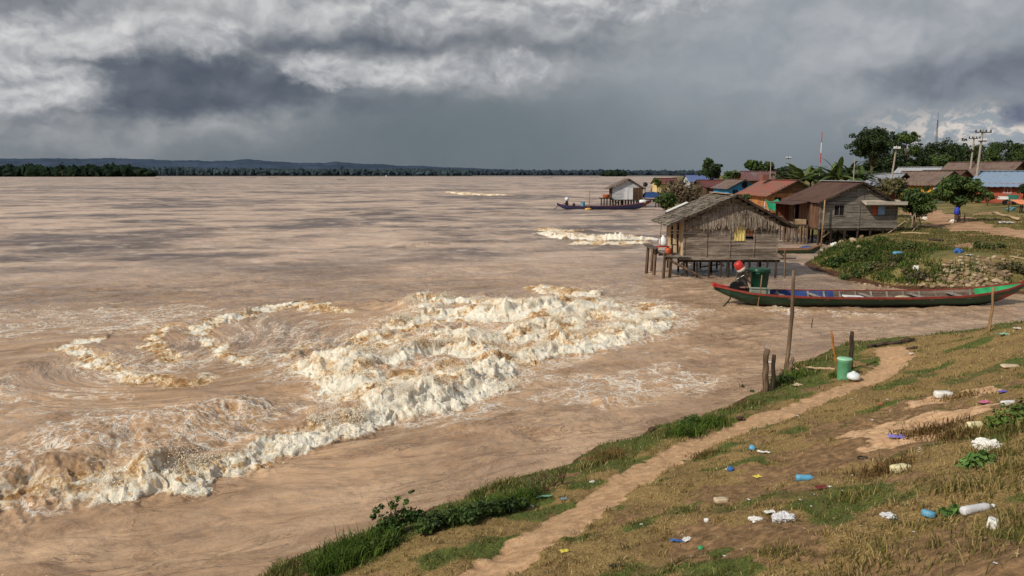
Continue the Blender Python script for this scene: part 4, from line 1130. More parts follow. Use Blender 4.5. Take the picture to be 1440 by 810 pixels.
# ------------------------------------------------------------------ hut far out on the water
def build_far_hut():
    Y = 126.0
    L = AT(884, 291, Y); loc = Vector((L[0], Y, 0))
    k = lambda px: AT(px, 270, Y)[0] - loc.x
    z = lambda py: AT(884, py, Y)[2]
    root = thing('river_hut', 'small white and brown hut standing out on the river behind the blue longboat', 'hut', loc)
    x0, x1 = k(861), k(904); zf, ze, zr = z(280.5), z(264), z(253); D = 4.0; xr = k(884)
    lim = lambda zz: (max(0, (zz - ze) / (zr - ze) * 0.5), min(1, 1 - (zz - ze) / (zr - ze) * 0.5)) if zz > ze else (0, 1)
    mb = MB(); planks(mb, (x0, 0), (x1, 0), ze, zr, 0.22, lim=lim); mb.build('gable', GREYWHITE, root)
    mb = MB(); planks(mb, (x0, 0), (k(877), 0), zf, ze, 0.5, vert=True); mb.build('wall', GREYWHITE, root)
    mb = MB(); planks(mb, (k(877), -0.05), (k(890), -0.05), zf, ze, 0.8, vert=True, gap=0.005); mb.build('door', WHITEPAINT, root)
    mb = MB(); planks(mb, (k(890), 0), (x1, 0), zf, ze, 0.3, vert=True); planks(mb, (x1, 0), (x1, D), zf, ze, 0.3, vert=True); planks(mb, (x0, D), (x0, 0), zf, ze, 0.3, vert=True); planks(mb, (x1, D), (x0, D), zf, ze, 0.3, vert=True)
    mb.build('side_wall', m_wood('dark_brown_boards', S(56, 42, 32), S(110, 86, 66), 'z'), root)
    MB().box((0, D / 2, zf - 0.1), (x1 - x0 + 0.3, D + 0.6, 0.15)).build('floor', DARKWOOD, root)
    mb = MB(); zl = z(265.5); xl, xq = k(854), k(908)
    slab(mb, (xl, -0.5, zl), (xl, D + 0.4, zl), (xr, D + 0.4, zr + 0.25), (xr, -0.5, zr + 0.25), 0.12); slab(mb, (xq, -0.5, zl), (xq, D + 0.4, zl), (xr, D + 0.4, zr + 0.25), (xr, -0.5, zr + 0.25), 0.12)
    mb.build('roof', SHINGLEBROWN, root)
    for px in (862, 866, 874, 880, 888, 896, 903):
        MB().tube([(k(px), 0.1, -0.8), (k(px), 0.1, zf)], 0.14, 6).build('stilt', DARKWOOD, root); MB().tube([(k(px), 3.2, -0.8), (k(px), 3.2, zf)], 0.14, 6).build('stilt', DARKWOOD, root)
    MB().tube([(k(863), 0, z(290)), (k(872), 0, z(281))], 0.1, 6).build('brace', DARKWOOD, root)
    MB().box((k(853), 0.8, z(279)), (k(862) - k(844), 2.4, 0.12)).build('landing_deck', DARKWOOD, root)
    for px in (846, 850, 854): MB().tube([(k(px), 0.2, -0.8), (k(px), 0.2, z(279))], 0.11, 6).build('landing_post', DARKWOOD, root)
    o = MB().lathe([(0.4, 0), (0.52, 0.1), (0.6, 0.52), (0.5, 0.6)], n=12).build('basket', m_plain('orange_brown_basket', S(176, 98, 62), 0.9, 0.3), None, False, loc + Vector((k(853), 0.6, z(279) + 0.06))); tag(o, 'orange brown basket on the landing of the white river hut', 'basket')
    # dish
    t = thing('satellite_dish', 'dark satellite dish on a thin mast beside the white river hut', 'dish', loc + Vector((k(908.5), 1.0, z(284))))
    MB().tube([(0, 0, 0), (0, 0, z(259) - z(284))], 0.06, 6).build('mast', IRON, t)
    M = Matrix.Rotation(math.radians(70), 4, 'X')
    MB().lathe([(0.05, 0.16), (0.2, 0.13), (0.36, 0.05), (0.42, 0.0), (0.42, -0.03), (0.3, 0.02)], (0, -0.1, z(259.5) - z(284)), 14, M).build('bowl', BLACKP, t, True)
    # blue tarpaulin shelter to the right: arched cover on posts
    t = thing('tarpaulin_shelter', 'blue rounded tarpaulin shelter on posts at the right of the white river hut', 'shelter', loc + Vector((k(917), 0.6, 0)))
    vs = []; fs = []; n = 12; hw = (k(928) - k(907)) / 2
    for j in range(5):
        for i in range(n + 1):
            a = math.pi * (0.02 + 0.96 * i / n)
            vs.append((-hw * math.cos(a), -1.0 + j * 0.7, z(280) + (z(270) - z(280)) * (math.sin(a) ** 0.6) + random.uniform(-0.03, 0.03)))
    for j in range(4):
        for i in range(n): q = j * (n + 1) + i; fs.append((q, q + 1, q + n + 2, q + n + 1))
    mb = MB(); mb.add(vs, fs); mb.add([vs[i] for i in range(n + 1)], [tuple(range(n + 1))]); mb.build('cover', BLUETARP, t, True)
    for sx in (-hw + 0.15, hw - 0.15):
        for yy in (-0.9, 1.7): MB().tube([(sx, yy, -0.6), (sx, yy, z(279.5))], 0.08, 6).build('post', DARKWOOD, t)
    MB().box((0, 0.4, z(280.4)), (hw * 2, 2.8, 0.1)).build('platform', DARKWOOD, t)
build_far_hut()

# ------------------------------------------------------------------ village houses
def village_house(name, label, px, py, Y, W, D, hw, hr, rot, wall, roof, gable=None, ridge='y', over=0.5, opens=(), stilt=0.0, base=None, roofkind='tin', waves=None, extra=None):
    """front faces -y before rotation; ridge 'y' puts a gable to the front, 'x' a roof slope"""
    L = AT(px, py, Y); g = gz(L[0], Y) if base is None else base
    root = thing(name, label, 'house', (L[0], Y, g), rot)
    z0 = stilt; z1 = stilt + hw; x0, x1 = -W / 2, W / 2; y0, y1 = -D / 2, D / 2
    mb = MB()
    holes = [((ox - x0) / W - 0.0, (ox - x0 + ow) / W, z0 + oz, z0 + oz + oh) for (ox, oz, ow, oh, kind, fm, pm) in opens]
    planks(mb, (x0, y0), (x1, y0), z0, z1, 0.22, holes=holes, out=0.006)
    planks(mb, (x1, y0), (x1, y1), z0, z1, 0.22, out=0.006); planks(mb, (x1, y1), (x0, y1), z0, z1, 0.22, out=0.006); planks(mb, (x0, y1), (x0, y0), z0, z1, 0.22, out=0.006)
    mb.build('wall', wall, root)
    MB().box((0, 0, z0 + 0.03), (W - 0.1, D - 0.1, 0.06)).build('floor', DARKWOOD, root)
    for (ox, oz, ow, oh, kind, fm, pm) in opens:
        if kind == 'door':
            MB().box((ox + ow / 2, y0 + 0.12, z0 + oz + oh / 2), (ow, 0.03, oh)).build('door', pm, root)
        else: window(root, (ox + ow / 2, y0, z0 + oz + oh / 2), ow - 0.1, oh - 0.1, fm, pm)
    mb = MB(); o = over
    if ridge == 'y':
        lim = lambda zz: ((zz - z1) / hr * 0.5, 1 - (zz - z1) / hr * 0.5)
        gm = MB(); planks(gm, (x0, y0), (x1, y0), z1, z1 + hr - 0.05, 0.2, lim=lim, out=0.006); gm.build('gable', gable or wall, root); gm = MB(); planks(gm, (x1, y1), (x0, y1), z1, z1 + hr - 0.05, 0.2, lim=lim, out=0.006); gm.build('gable', gable or wall, root)
        s = hr / (W / 2); ez = z1 - o * s
        f = [((x0 - o, y1 + o, ez), (x0 - o, y0 - o, ez), (0, y0 - o, z1 + hr + 0.04), (0, y1 + o, z1 + hr + 0.04)), ((x1 + o, y0 - o, ez), (x1 + o, y1 + o, ez), (0, y1 + o, z1 + hr + 0.04), (0, y0 - o, z1 + hr + 0.04))]
        run = D
    else:
        limy = lambda zz: ((zz - z1) / hr * 0.5, 1 - (zz - z1) / hr * 0.5)
        gm = MB(); planks(gm, (x1, y0), (x1, y1), z1, z1 + hr - 0.05, 0.2, lim=limy, out=0.006); gm.build('gable', gable or wall, root); gm = MB(); planks(gm, (x0, y1), (x0, y0), z1, z1 + hr - 0.05, 0.2, lim=limy, out=0.006); gm.build('gable', gable or wall, root)
        s = hr / (D / 2); ez = z1 - o * s
        f = [((x0 - o, y0 - o, ez), (x1 + o, y0 - o, ez), (x1 + o, 0, z1 + hr + 0.04), (x0 - o, 0, z1 + hr + 0.04)), ((x1 + o, y1 + o, ez), (x0 - o, y1 + o, ez), (x0 - o, 0, z1 + hr + 0.04), (x1 + o, 0, z1 + hr + 0.04))]
        run = W
    rf = None
    for q in f:
        mb = MB(); corrugated(mb, *q, waves=waves or max(8, int(run * 2.2)), amp=0.03, rows=6, sag=0.05)
        r_ = mb.build('roof' if rf is None else 'roof_slope', roof, rf or root)
        rf = rf or r_
    if ridge == 'y':
        mb = MB()
        for q in f: mb.bar((q[0][0] if q[0][1] < 0 else q[1][0], y0 - o, ez - 0.07), (0, y0 - o, z1 + hr - 0.04), 0.05, 0.16)
        mb.build('verge_board', DARKWOOD, rf)
        MB().box((0, 0, z1 + hr + 0.07), (0.4, D + 2 * o, 0.05)).build('ridge_cap', roof, rf)
    else: MB().box((0, 0, z1 + hr + 0.07), (W + 2 * o, 0.4, 0.05)).build('ridge_cap', roof, rf)
    if stilt > 0.2:
        for i in range(4):
            for yy in (y0 + 0.1, y1 - 0.1): MB().tube([(x0 + 0.1 + i * (W - 0.2) / 3, yy, -0.3), (x0 + 0.1 + i * (W - 0.2) / 3, yy, z0)], 0.09, 6).build('post', DARKWOOD, root)
    return root

blue = village_house('village_house', 'sky blue board house with a low gable and a dark lunette under the peak', 1034, 262, 128.0, 5.0, 7.0, 1.75, 1.25, 0.1, BLUEPAINT, SHINGLEBROWN, ridge='y', over=0.55,
                     opens=[(-1.9, 0.5, 1.0, 0.9, 'win', BLUEPAINT, INDOOR_SHADE), (0.3, 0.0, 0.9, 1.5, 'door', None, m_plain('blue_door', S(40, 96, 140), 0.6))])
MB().lathe([(0.05, 0.03), (0.5, 0.03), (0.52, 0.0), (0.5, -0.02)], (0.15, -3.56, 2.1), 16, Matrix.Rotation(math.pi / 2, 4, 'X')).build('gable_vent', INDOOR_SHADE, blue)
orange = village_house('village_house', 'orange board house with a faded red tin roof above the thatched stilt hut', 1095, 270, 94.0, 6.4, 8.0, 2.3, 1.55, 0.14, ORANGEPAINT, REDTIN, BROWNBOARD, ridge='y', over=0.65,
                       opens=[(-2.6, 0.9, 0.9, 1.0, 'win', BROWNBOARD, INDOOR_SHADE), (0.7, 0.2, 1.1, 1.9, 'door', None, INDOOR_SHADE)])
mb = MB(); corrugated(mb, (0.4, -6.4, 1.95), (3.6, -6.4, 2.0), (3.6, -4.1, 2.5), (0.4, -4.1, 2.45), 8, 0.02); mb.build('awning', GREENTARP, orange)
for sx in (0.5, 3.5): MB().tube([(sx, -6.3, -1.0), (sx, -6.3, 1.98)], 0.06, 6).build('awning_post', WHITEPAINT, orange)
MB().box((-1.0, 2.0, 4.2), (0.9, 0.9, 0.7)).build('roof_hatch', REDTIN, orange)
village_house('village_house', 'low maroon roofed house at the left of the sky blue house', 1003, 258, 140.0, 6.0, 6.0, 1.8, 1.1, 0.25, m_wood('deep_brown_boards', S(70, 52, 44), S(108, 82, 66), 'z'), MAROONTIN, ridge='x')  # walls in a dark brown board colour
village_house('village_house', 'house with a dark red and grey patched roof, behind the red tin roof', 1078, 254, 142.0, 9.0, 7.0, 2.6, 1.5, -0.1, BROWNBOARD, m_tin('slate_red_tin', S(120, 84, 80), S(130, 130, 132), 0.45), ridge='x')
village_house('village_house', 'dark red walled house with a grey tin roof behind the rusty roof ridge', 1236, 256, 108.0, 5.0, 7.0, 2.2, 1.35, 0.5, DARKREDWALL, GREYTIN, ridge='y', over=0.6)
village_house('village_house', 'house under a pale silver tin roof, behind the green and yellow house', 1292, 262, 128.0, 5.6, 6.6, 2.5, 1.7, 0.55, GREYWHITE, WHITETIN, MAROONTIN, ridge='y', over=0.6)
mint = village_house('village_house', 'mint green and yellow house under a sagging brown roof', 1302, 266, 104.0, 5.6, 6.6, 2.35, 1.5, 0.42, GREENPAINT, SHINGLEBROWN, ridge='y', over=0.7,
                     opens=[(0.3, 0.1, 1.2, 1.7, 'door', None, INDOOR_SHADE)])
mb = MB(); planks(mb, (-2.85, 3.2), (-2.85, -3.25), 0.0, 2.3, 0.3, vert=True, holes=[(0.55, 0.72, 0.7, 1.7)]); mb.build('yellow_panel', YELLOWPAINT, mint)
village_house('village_house', 'dusty red walled house with a rust brown roof beside the mint green house', 1326, 262, 112.0, 5.0, 6.0, 2.2, 1.5, 0.4, PINKPAINT, RUSTBROWN, ridge='y', over=0.6)
village_house('village_house', 'wide house with a mottled brown shingle roof behind the leafy yard tree', 1382, 256, 118.0, 9.0, 9.5, 2.7, 2.5, 0.55, m_wood('tan_boards', S(110, 84, 62), S(150, 120, 92), 'x'), SHINGLEBROWN, ridge='y', over=0.8)
brickh = village_house('village_house', 'red brick house with a pale blue tin roof and open dark porch', 1419, 268, 90.0, 5.4, 5.4, 2.3, 1.4, 0.62, BRICK, BLUETIN, m_wood('dark_gable_boards', S(58, 46, 38), S(100, 84, 70), 'x'), ridge='y', over=0.8)
MB().box((0.5, -2.75, 1.05), (3.4, 0.03, 2.0)).build('porch_shade', INDOOR_SHADE, brickh)  # dark sheet over the solid wall, painted porch shade
fw = window(brickh, (0, 0, 0), 0.7, 0.6, WHITEPAINT, BLUECLOTH); fw.location = (-2.72, -0.9, 1.5); fw.rotation_euler[2] = -math.pi / 2
mb = MB(); corrugated(mb, (-1.4, -6.0, 1.9), (3.6, -6.0, 1.9), (3.6, -2.9, 2.6), (-1.4, -2.9, 2.6), 12, 0.02); mb.build('porch_roof', GREYTIN, brickh)
for xx in (-1.2, 1.0, 3.4): MB().tube([(xx, -5.8, -0.3), (xx, -5.8, 1.92)], 0.07, 6).build('porch_post', WHITEPAINT, brickh)
village_house('village_house', 'tiny red roofed shack with a yellow wall far along the bank past the brown bush', 935, 262, 190.0, 5.0, 5.0, 2.2, 1.2, 0.1, m_wood('pale_yellow_boards', S(190, 166, 110), S(224, 204, 150), 'z'), MAROONTIN, ridge='x', base=0.6, stilt=0.6)
village_house('village_house', 'far blue roofed house beside a white post along the bank', 983, 254, 230.0, 8.0, 7.0, 2.4, 1.8, 0.1, GREYWHITE, m_tin('slate_blue_tin', S(92, 108, 150), S(110, 112, 130), 0.3, 0.05), ridge='x', base=1.2)
# green tarpaulin hung beside the orange house
gp = AT(1087, 288, 84.0)
t = thing('tarpaulin_shelter', 'small sloping green tarpaulin shelter in front of the orange house', 'shelter', (gp[0], 84.0, gz(gp[0], 84.0)))
hz = gp[2] - t.location.z
vs = []; fs = []
for j in range(5):
    for i in range(7):
        u, v = i / 6 - 0.5, j / 4
        vs.append((u * 1.5, -0.7 + v * 1.4, hz - 0.5 + 1.0 * math.sin(v * 1.5) - 0.15 * math.cos(u * 5) + random.uniform(-0.03, 0.03)))
for j in range(4):
    for i in range(6): q = j * 7 + i; fs.append((q, q + 1, q + 8, q + 7))
mb = MB(); mb.add(vs, fs); mb.build('cover', GREENTARP, t, True)
for sx in (-0.7, 0.7):
    for sy, dz in ((-0.65, -0.5), (0.65, 0.35)): MB().tube([(sx, sy, -0.2), (sx, sy, hz + dz)], 0.05, 6).build('post', WHITEPAINT, t)
# ------------------------------------------------------------------ boats
def hull(root, Ln, beam, sheer, keel, width, mats, n=48, th=0.05):
    """stations along x from -Ln/2 to Ln/2; sheer, keel, width are functions of t 0..1"""
    def sec(t, k=1.0, off=0.0):
        b = width(t) * beam / 2 * k - off; s = sheer(t); kz = keel(t) + off * 1.2
        b = max(b, 0.004)
        pts_ = []
        for u in (-1, -0.98, -0.9, -0.72, -0.4, 0, 0.4, 0.72, 0.9, 0.98, 1):
            prof = abs(u) ** 3.2
            pts_.append((u * b, kz + (s - kz) * prof if abs(u) < 1 else s))
        return pts_
    mb = MB(); vs = []; fs = []
    m = 11
    for i in range(n + 1):
        t = i / n
        for (yy, zz) in sec(t): vs.append(((t - 0.5) * Ln, yy, zz))
    for i in range(n):
        for j in range(m - 1): q = i * m + j; fs.append((q, q + 1, q + m + 1, q + m))
    fs.append(tuple(range(m))); fs.append(tuple(reversed([n * m + j for j in range(m)])))
    mb.add(vs, fs); ho = mb.build('hull', mats['hull'], root, True)
    # inner skin
    def skin(name, t0, t1, mat):
        mb = MB(); vs = []; fs = []; nn = max(3, int(n * (t1 - t0)))
        for i in range(nn + 1):
            t = t0 + (t1 - t0) * i / nn
            for (yy, zz) in sec(t, 1.0, th): vs.append(((t - 0.5) * Ln, yy, zz + 0.0))
        for i in range(nn):
            for j in range(m - 1): q = i * m + j; fs.append((q, q + m, q + m + 1, q + 1))
        mb.add(vs, fs); mb.build(name, mat, root, True)
    for nm, t0, t1, mt in mats['inner']: skin(nm, t0, t1, mt)
    # gunwale
    for sg in (-1, 1):
        mb = MB(); vs = []; fs = []
        for i in range(n + 1):
            t = i / n; b = width(t) * beam / 2; s = sheer(t); x = (t - 0.5) * Ln
            for dy, dz in ((0.025, -0.06), (0.025, 0.02), (-th - 0.01, 0.02), (-th - 0.01, -0.03)):
                vs.append((x, sg * max(b + dy, 0.01), s + dz))
        for i in range(n):
            for j in range(4): q = i * 4 + j; q2 = i * 4 + (j + 1) % 4; fs.append((q, q2, q2 + 4, q + 4))
        fs += [(0, 1, 2, 3), tuple(n * 4 + j for j in (3, 2, 1, 0))]
        mb.add(vs, fs); mb.build('gunwale', mats['rail'], root)
    for t in mats.get('ribs', ()):
        b = width(t) * beam / 2 - th; s = sheer(t); x = (t - 0.5) * Ln; kz = keel(t) + 0.06
        mb = MB()
        for sg in (-1, 1): mb.bar((x, sg * (b - 0.05), s - 0.03), (x, sg * (b * 0.88 - 0.05), kz + (s - kz) * 0.5), 0.07, 0.05); mb.bar((x, sg * (b * 0.88 - 0.05), kz + (s - kz) * 0.5), (x, sg * b * 0.6, kz + 0.14), 0.07, 0.05)
        mb.bar((x, -b * 0.62, kz + 0.15), (x, b * 0.62, kz + 0.15), 0.07, 0.08)
        mb.build('rib', mats['rib'], root)
    for t in mats.get('thwarts', ()):
        b = width(t) * beam / 2 - th; x = (t - 0.5) * Ln
        MB().box((x, 0, sheer(t) - 0.12), (0.2, 2 * b, 0.035)).build('thwart', mats['rib'], root)
    return ho

def m_hull(name, up, low, zsplit, stripe=None, bow=None):
    m, g, bs = new_mat(name)
    o = g.obj(); x, y, z = g.sep(o)
    n = g.noise(g.scale(o, 0.7, 4, 6), 1.5, 5, 0.65); f = g.noise(g.scale(o, 0.6, 1, 2.2), 5, 6, 0.75)
    c = g.mix(g.ss(n, 0.3, 0.7), tuple(q * 0.65 for q in up[:3]) + (1,), up)
    if bow: c = g.mix(g.mul(g.ss(x, bow[1], bow[1] + 0.8), g.ss(z, bow[2] + 0.1, bow[2] - 0.1)), c, bow[0])
    c = g.mix(g.ss(g.add(z, g.mul(g.sub(n, 0.5), 0.12)), zsplit + 0.04, zsplit - 0.03), c, low)
    c = g.mix(g.mul(g.ss(f, 0.55, 0.66), 0.65), c, S(112, 98, 80)); c = g.mix(g.mul(g.ss(g.noise(g.scale(o, 2.5, 1, 0.3), 1.6, 5, 0.7), 0.52, 0.7), 0.45), c, S(70, 60, 48))
    seam = g.ss(g.m('ABSOLUTE', g.sub(g.m('FRACT', g.add(g.mul(z, 5.2), g.mul(g.noise(g.scale(o, 0.15, 1, 1), 1.0, 2, 0.5), 0.6))), 0.5)), 0.455, 0.49)
    c = g.mix(g.mul(seam, 0.7), c, S(24, 22, 18))
    g.put(bs.inputs['Base Color'], c); bs.inputs['Roughness'].default_value = 0.6
    g.put(bs.inputs['Normal'], g.bump(n, 0.25, 0.02))
    return m

INBLUE = m_wood('blue_inner_boards', S(32, 50, 96), S(56, 82, 136), 'x', stain=S(80, 84, 96))
INWOOD = m_wood('bare_inner_boards', S(74, 62, 52), S(128, 112, 96), 'x')
INGREEN = m_plain('bright_green_bow', S(48, 150, 92), 0.5, 0.25, 4)

def build_green_boat():
    Yc = 31.4; xa, xb = AT(1004, 400, Yc)[0], AT(1446, 398, Yc)[0]
    Ln = xb - xa; cx = (xa + xb) / 2
    root = thing('longboat', 'long narrow green wooden longboat with red rails and blue inside, moored in the inlet', 'boat', (cx, Yc, 0.0), 0.01)
    it = lambda t, xs, ys: float(np.interp(t, xs, ys))
    sheer = lambda t: it(t, [0, 0.04, 0.1, 0.2, 0.35, 0.6, 0.75, 0.85, 0.93, 1], [0.86, 0.76, 0.62, 0.52, 0.47, 0.45, 0.49, 0.60, 0.76, 0.98])
    keel = lambda t: it(t, [0, 0.05, 0.12, 0.2, 0.7, 0.82, 0.9, 0.96, 1], [0.66, 0.34, 0.0, -0.12, -0.14, -0.06, 0.14, 0.48, 0.86])
    width = lambda t: it(t, [0, 0.04, 0.12, 0.3, 0.6, 0.8, 0.92, 1], [0.16, 0.42, 0.78, 1, 1, 0.84, 0.5, 0.06])
    gm = m_hull('green_hull_paint', S(42, 84, 64), S(36, 30, 26), 0.12, bow=(S(170, 50, 42), Ln * 0.5 - 1.7, 0.50))
    hull(root, Ln, 2.0, sheer, keel, width, dict(hull=gm, rail=m_plain('red_brown_rail', S(142, 58, 46), 0.6, 0.3, 4, c2=S(96, 60, 48)),
         inner=[('inner_skin', 0.03, 0.15, INWOOD), ('blue_lining', 0.15, 0.41, INBLUE), ('inner_skin', 0.41, 0.86, INWOOD), ('bow_deck', 0.86, 0.985, INGREEN)],
         ribs=[0.17 + 0.052 * i for i in range(14)], rib=m_wood('pale_ribs', S(112, 104, 96), S(160, 152, 142), 'z'), thwarts=[0.22, 0.33, 0.5, 0.66, 0.78]))
    mb = MB(); w0 = 0.12
    mb.box((-Ln / 2 + 0.22, 0, 0.84), (0.62, 0.40, 0.06), ry=0.18); mb.box((-Ln / 2 + 0.02, 0, 0.86), (0.12, 0.3, 0.16)); mb.build('stern_board', REDP, root)
    MB().box((Ln / 2 - 0.05, 0, 0.99), (0.22, 0.14, 0.16), ry=-0.3).build('bow_cap', REDP, root)
    # motor: frame, engine block, fly wheel, red fuel tank, long shaft
    lx = lambda px: AT(px, 400, Yc)[0] - cx
    lz = lambda py: AT(1040, py, Yc)[2]
    e = MB(); xe = lx(1042)
    e.box((xe, 0, lz(397)), (0.42, 0.34, 0.30)); e.box((xe + 0.1, 0, lz(389)), (0.26, 0.26, 0.34)); 
    for i in range(6): e.box((xe - 0.02, 0, lz(389) - 0.12 + i * 0.055), (0.34, 0.36, 0.018))
    e.tube([(xe - 0.24, -0.1, lz(392)), (xe + 0.02, -0.2, lz(386)), (xe + 0.34, -0.2, lz(398))], 0.035, 8)
    e.tube([(xe + 0.05, 0.1, lz(386)), (xe + 0.18, 0.15, lz(380)), (xe + 0.42, 0.15, lz(382))], 0.045, 8)
    eng = e.build('motor', STEEL, root)
    f = MB(); M = Matrix.Rotation(math.pi / 2, 4, 'X')
    f.lathe([(0.04, 0.05), (0.2, 0.05), (0.22, 0.0), (0.2, -0.05), (0.04, -0.05)], (xe - 0.32, -0.12, lz(402)), 18, M); f.lathe([(0.03, 0.04), (0.12, 0.04), (0.12, -0.04), (0.03, -0.04)], (xe - 0.1, -0.22, lz(398)), 14, M)
    f.build('flywheel', BLACKP, eng)
    tk = MB(); M2 = Matrix.Rotation(math.radians(-38), 4, 'Y')
    tk.lathe([(0.07, -0.25), (0.16, -0.23), (0.19, -0.12), (0.19, 0.08), (0.16, 0.19), (0.06, 0.22)], (lx(1038), 0, lz(374)), 16, M2)
    tank = tk.build('fuel_tank', m_plain('red_tank_paint', S(186, 58, 48), 0.4, 0.15, 4, c2=S(160, 40, 36)), eng, True)
    tk = MB(); tk.lathe([(0.05, -0.28), (0.16, -0.27), (0.197, -0.19), (0.195, -0.12), (0.17, -0.11)], (lx(1038) - 0.02, -0.012, lz(374)), 16, M2); tk.build('tank_end', m_plain('tank_white', S(196, 190, 176), 0.5, 0.2, 8, c2=S(150, 110, 80)), tank, True)
    fr = MB()
    for sy in (-0.17, 0.17):
        fr.bar((xe - 0.5, sy, 0.66), (xe + 0.5, sy, 0.62), 0.06); fr.tube([(xe - 0.2, sy, 0.66), (xe - 0.1, sy, lz(383))], 0.022, 6); fr.tube([(xe + 0.3, sy, 0.64), (xe - 0.05, sy, lz(380))], 0.022, 6)
    fr.build('motor_mount', IRON, eng)
    sh = MB(); sh.tube([(xe - 0.3, -0.1, lz(402)), (lx(1022), -0.45, lz(418)), (lx(1006), -0.75, -0.12)], [0.035, 0.03, 0.028], 8); sh.build('propeller_shaft', IRON, eng)
    hd = MB(); hd.tube([(xe + 0.2, 0.0, lz(384)), (xe + 0.55, 0.05, lz(379)), (xe + 0.9, 0.08, lz(384))], 0.022, 6); hd.build('tiller', IRON, eng)
    # tub and what lies in the boat
    c0 = Vector((cx, Yc, 0))
    t = thing('plastic_tub', 'big dark green plastic tub standing behind the motor in the green longboat', 'tub', c0 + Vector((lx(1068), 0.05, lz(406))))
    h = lz(379) - lz(406); G = m_plain('dark_green_plastic', S(22, 70, 50), 0.3, 0.2, 3, spec=0.5)
    b = MB(); b.lathe([(0.30, 0), (0.33, 0.03), (0.41, h * 0.9), (0.44, h * 0.9), (0.45, h), (0.41, h), (0.30, 0.07)], n=20); b.build('body', G, t, True)
    b = MB(); b.lathe([(0.455, h - 0.01), (0.465, h + 0.02), (0.42, h + 0.05), (0.1, h + 0.08)], n=20); b.build('lid', G, t, True)
    for a in (math.pi * 1.35, math.pi * 1.8):
        b = MB(); b.box((0.44 * math.cos(a), 0.44 * math.sin(a), h * 0.86), (0.05, 0.16, 0.06), a); b.build('handle', G, t)
    t = thing('wooden_box', 'pale grey green box wedged under the dark green tub in the boat', 'box', c0 + Vector((lx(1064), -0.42, lz(412))))
    MB().box((0, 0, 0.13), (0.78, 0.24, 0.24), ry=0.04).build('body', m_wood('grey_green_board', S(120, 132, 116), S(168, 176, 156), 'x'), t); MB().box((0, 0, 0.27), (0.84, 0.3, 0.03), ry=0.04).build('lid', m_wood('grey_green_lid', S(130, 140, 124), S(178, 184, 166), 'x'), t)
    o = MB().tube([(0, 0, 0), (0.12, 0.02, 0.7), (0.16, 0.02, 1.15)], [0.03, 0.026, 0.022], 7).build('mooring_stick', BAMBOO, None, True, c0 + Vector((lx(1057), -0.78, lz(420)))); o.location.z = -0.35
    o.scale.z = 1.5; tag(o, 'thin mooring stick upright against the hull beside the dark green tub', 'stick')
    o = MB().box((0, 0, 0), (0.78, 0.5, 0.06), ry=0.05).build('foam_board', WHITEP, None, False, c0 + Vector((lx(1200), -0.12, lz(411.5)))); o.location.z = 0.36; tag(o, 'pale board lying across the middle of the green longboat', 'board')
    b = MB(); b.lathe([(0.02, 0), (0.2, 0.02), (0.26, 0.1), (0.2, 0.2), (0.05, 0.24)], n=12); o = b.build('sack', m_plain('tan_sacking', S(176, 160, 132), 0.9, 0.2, 6), None, True, c0 + Vector((lx(1272), 0.1, 0.12))); o.scale = (1.4, 0.9, 1.1); tag(o, 'tan sack lying in the bare wooden half of the green longboat', 'sack')
build_green_boat()

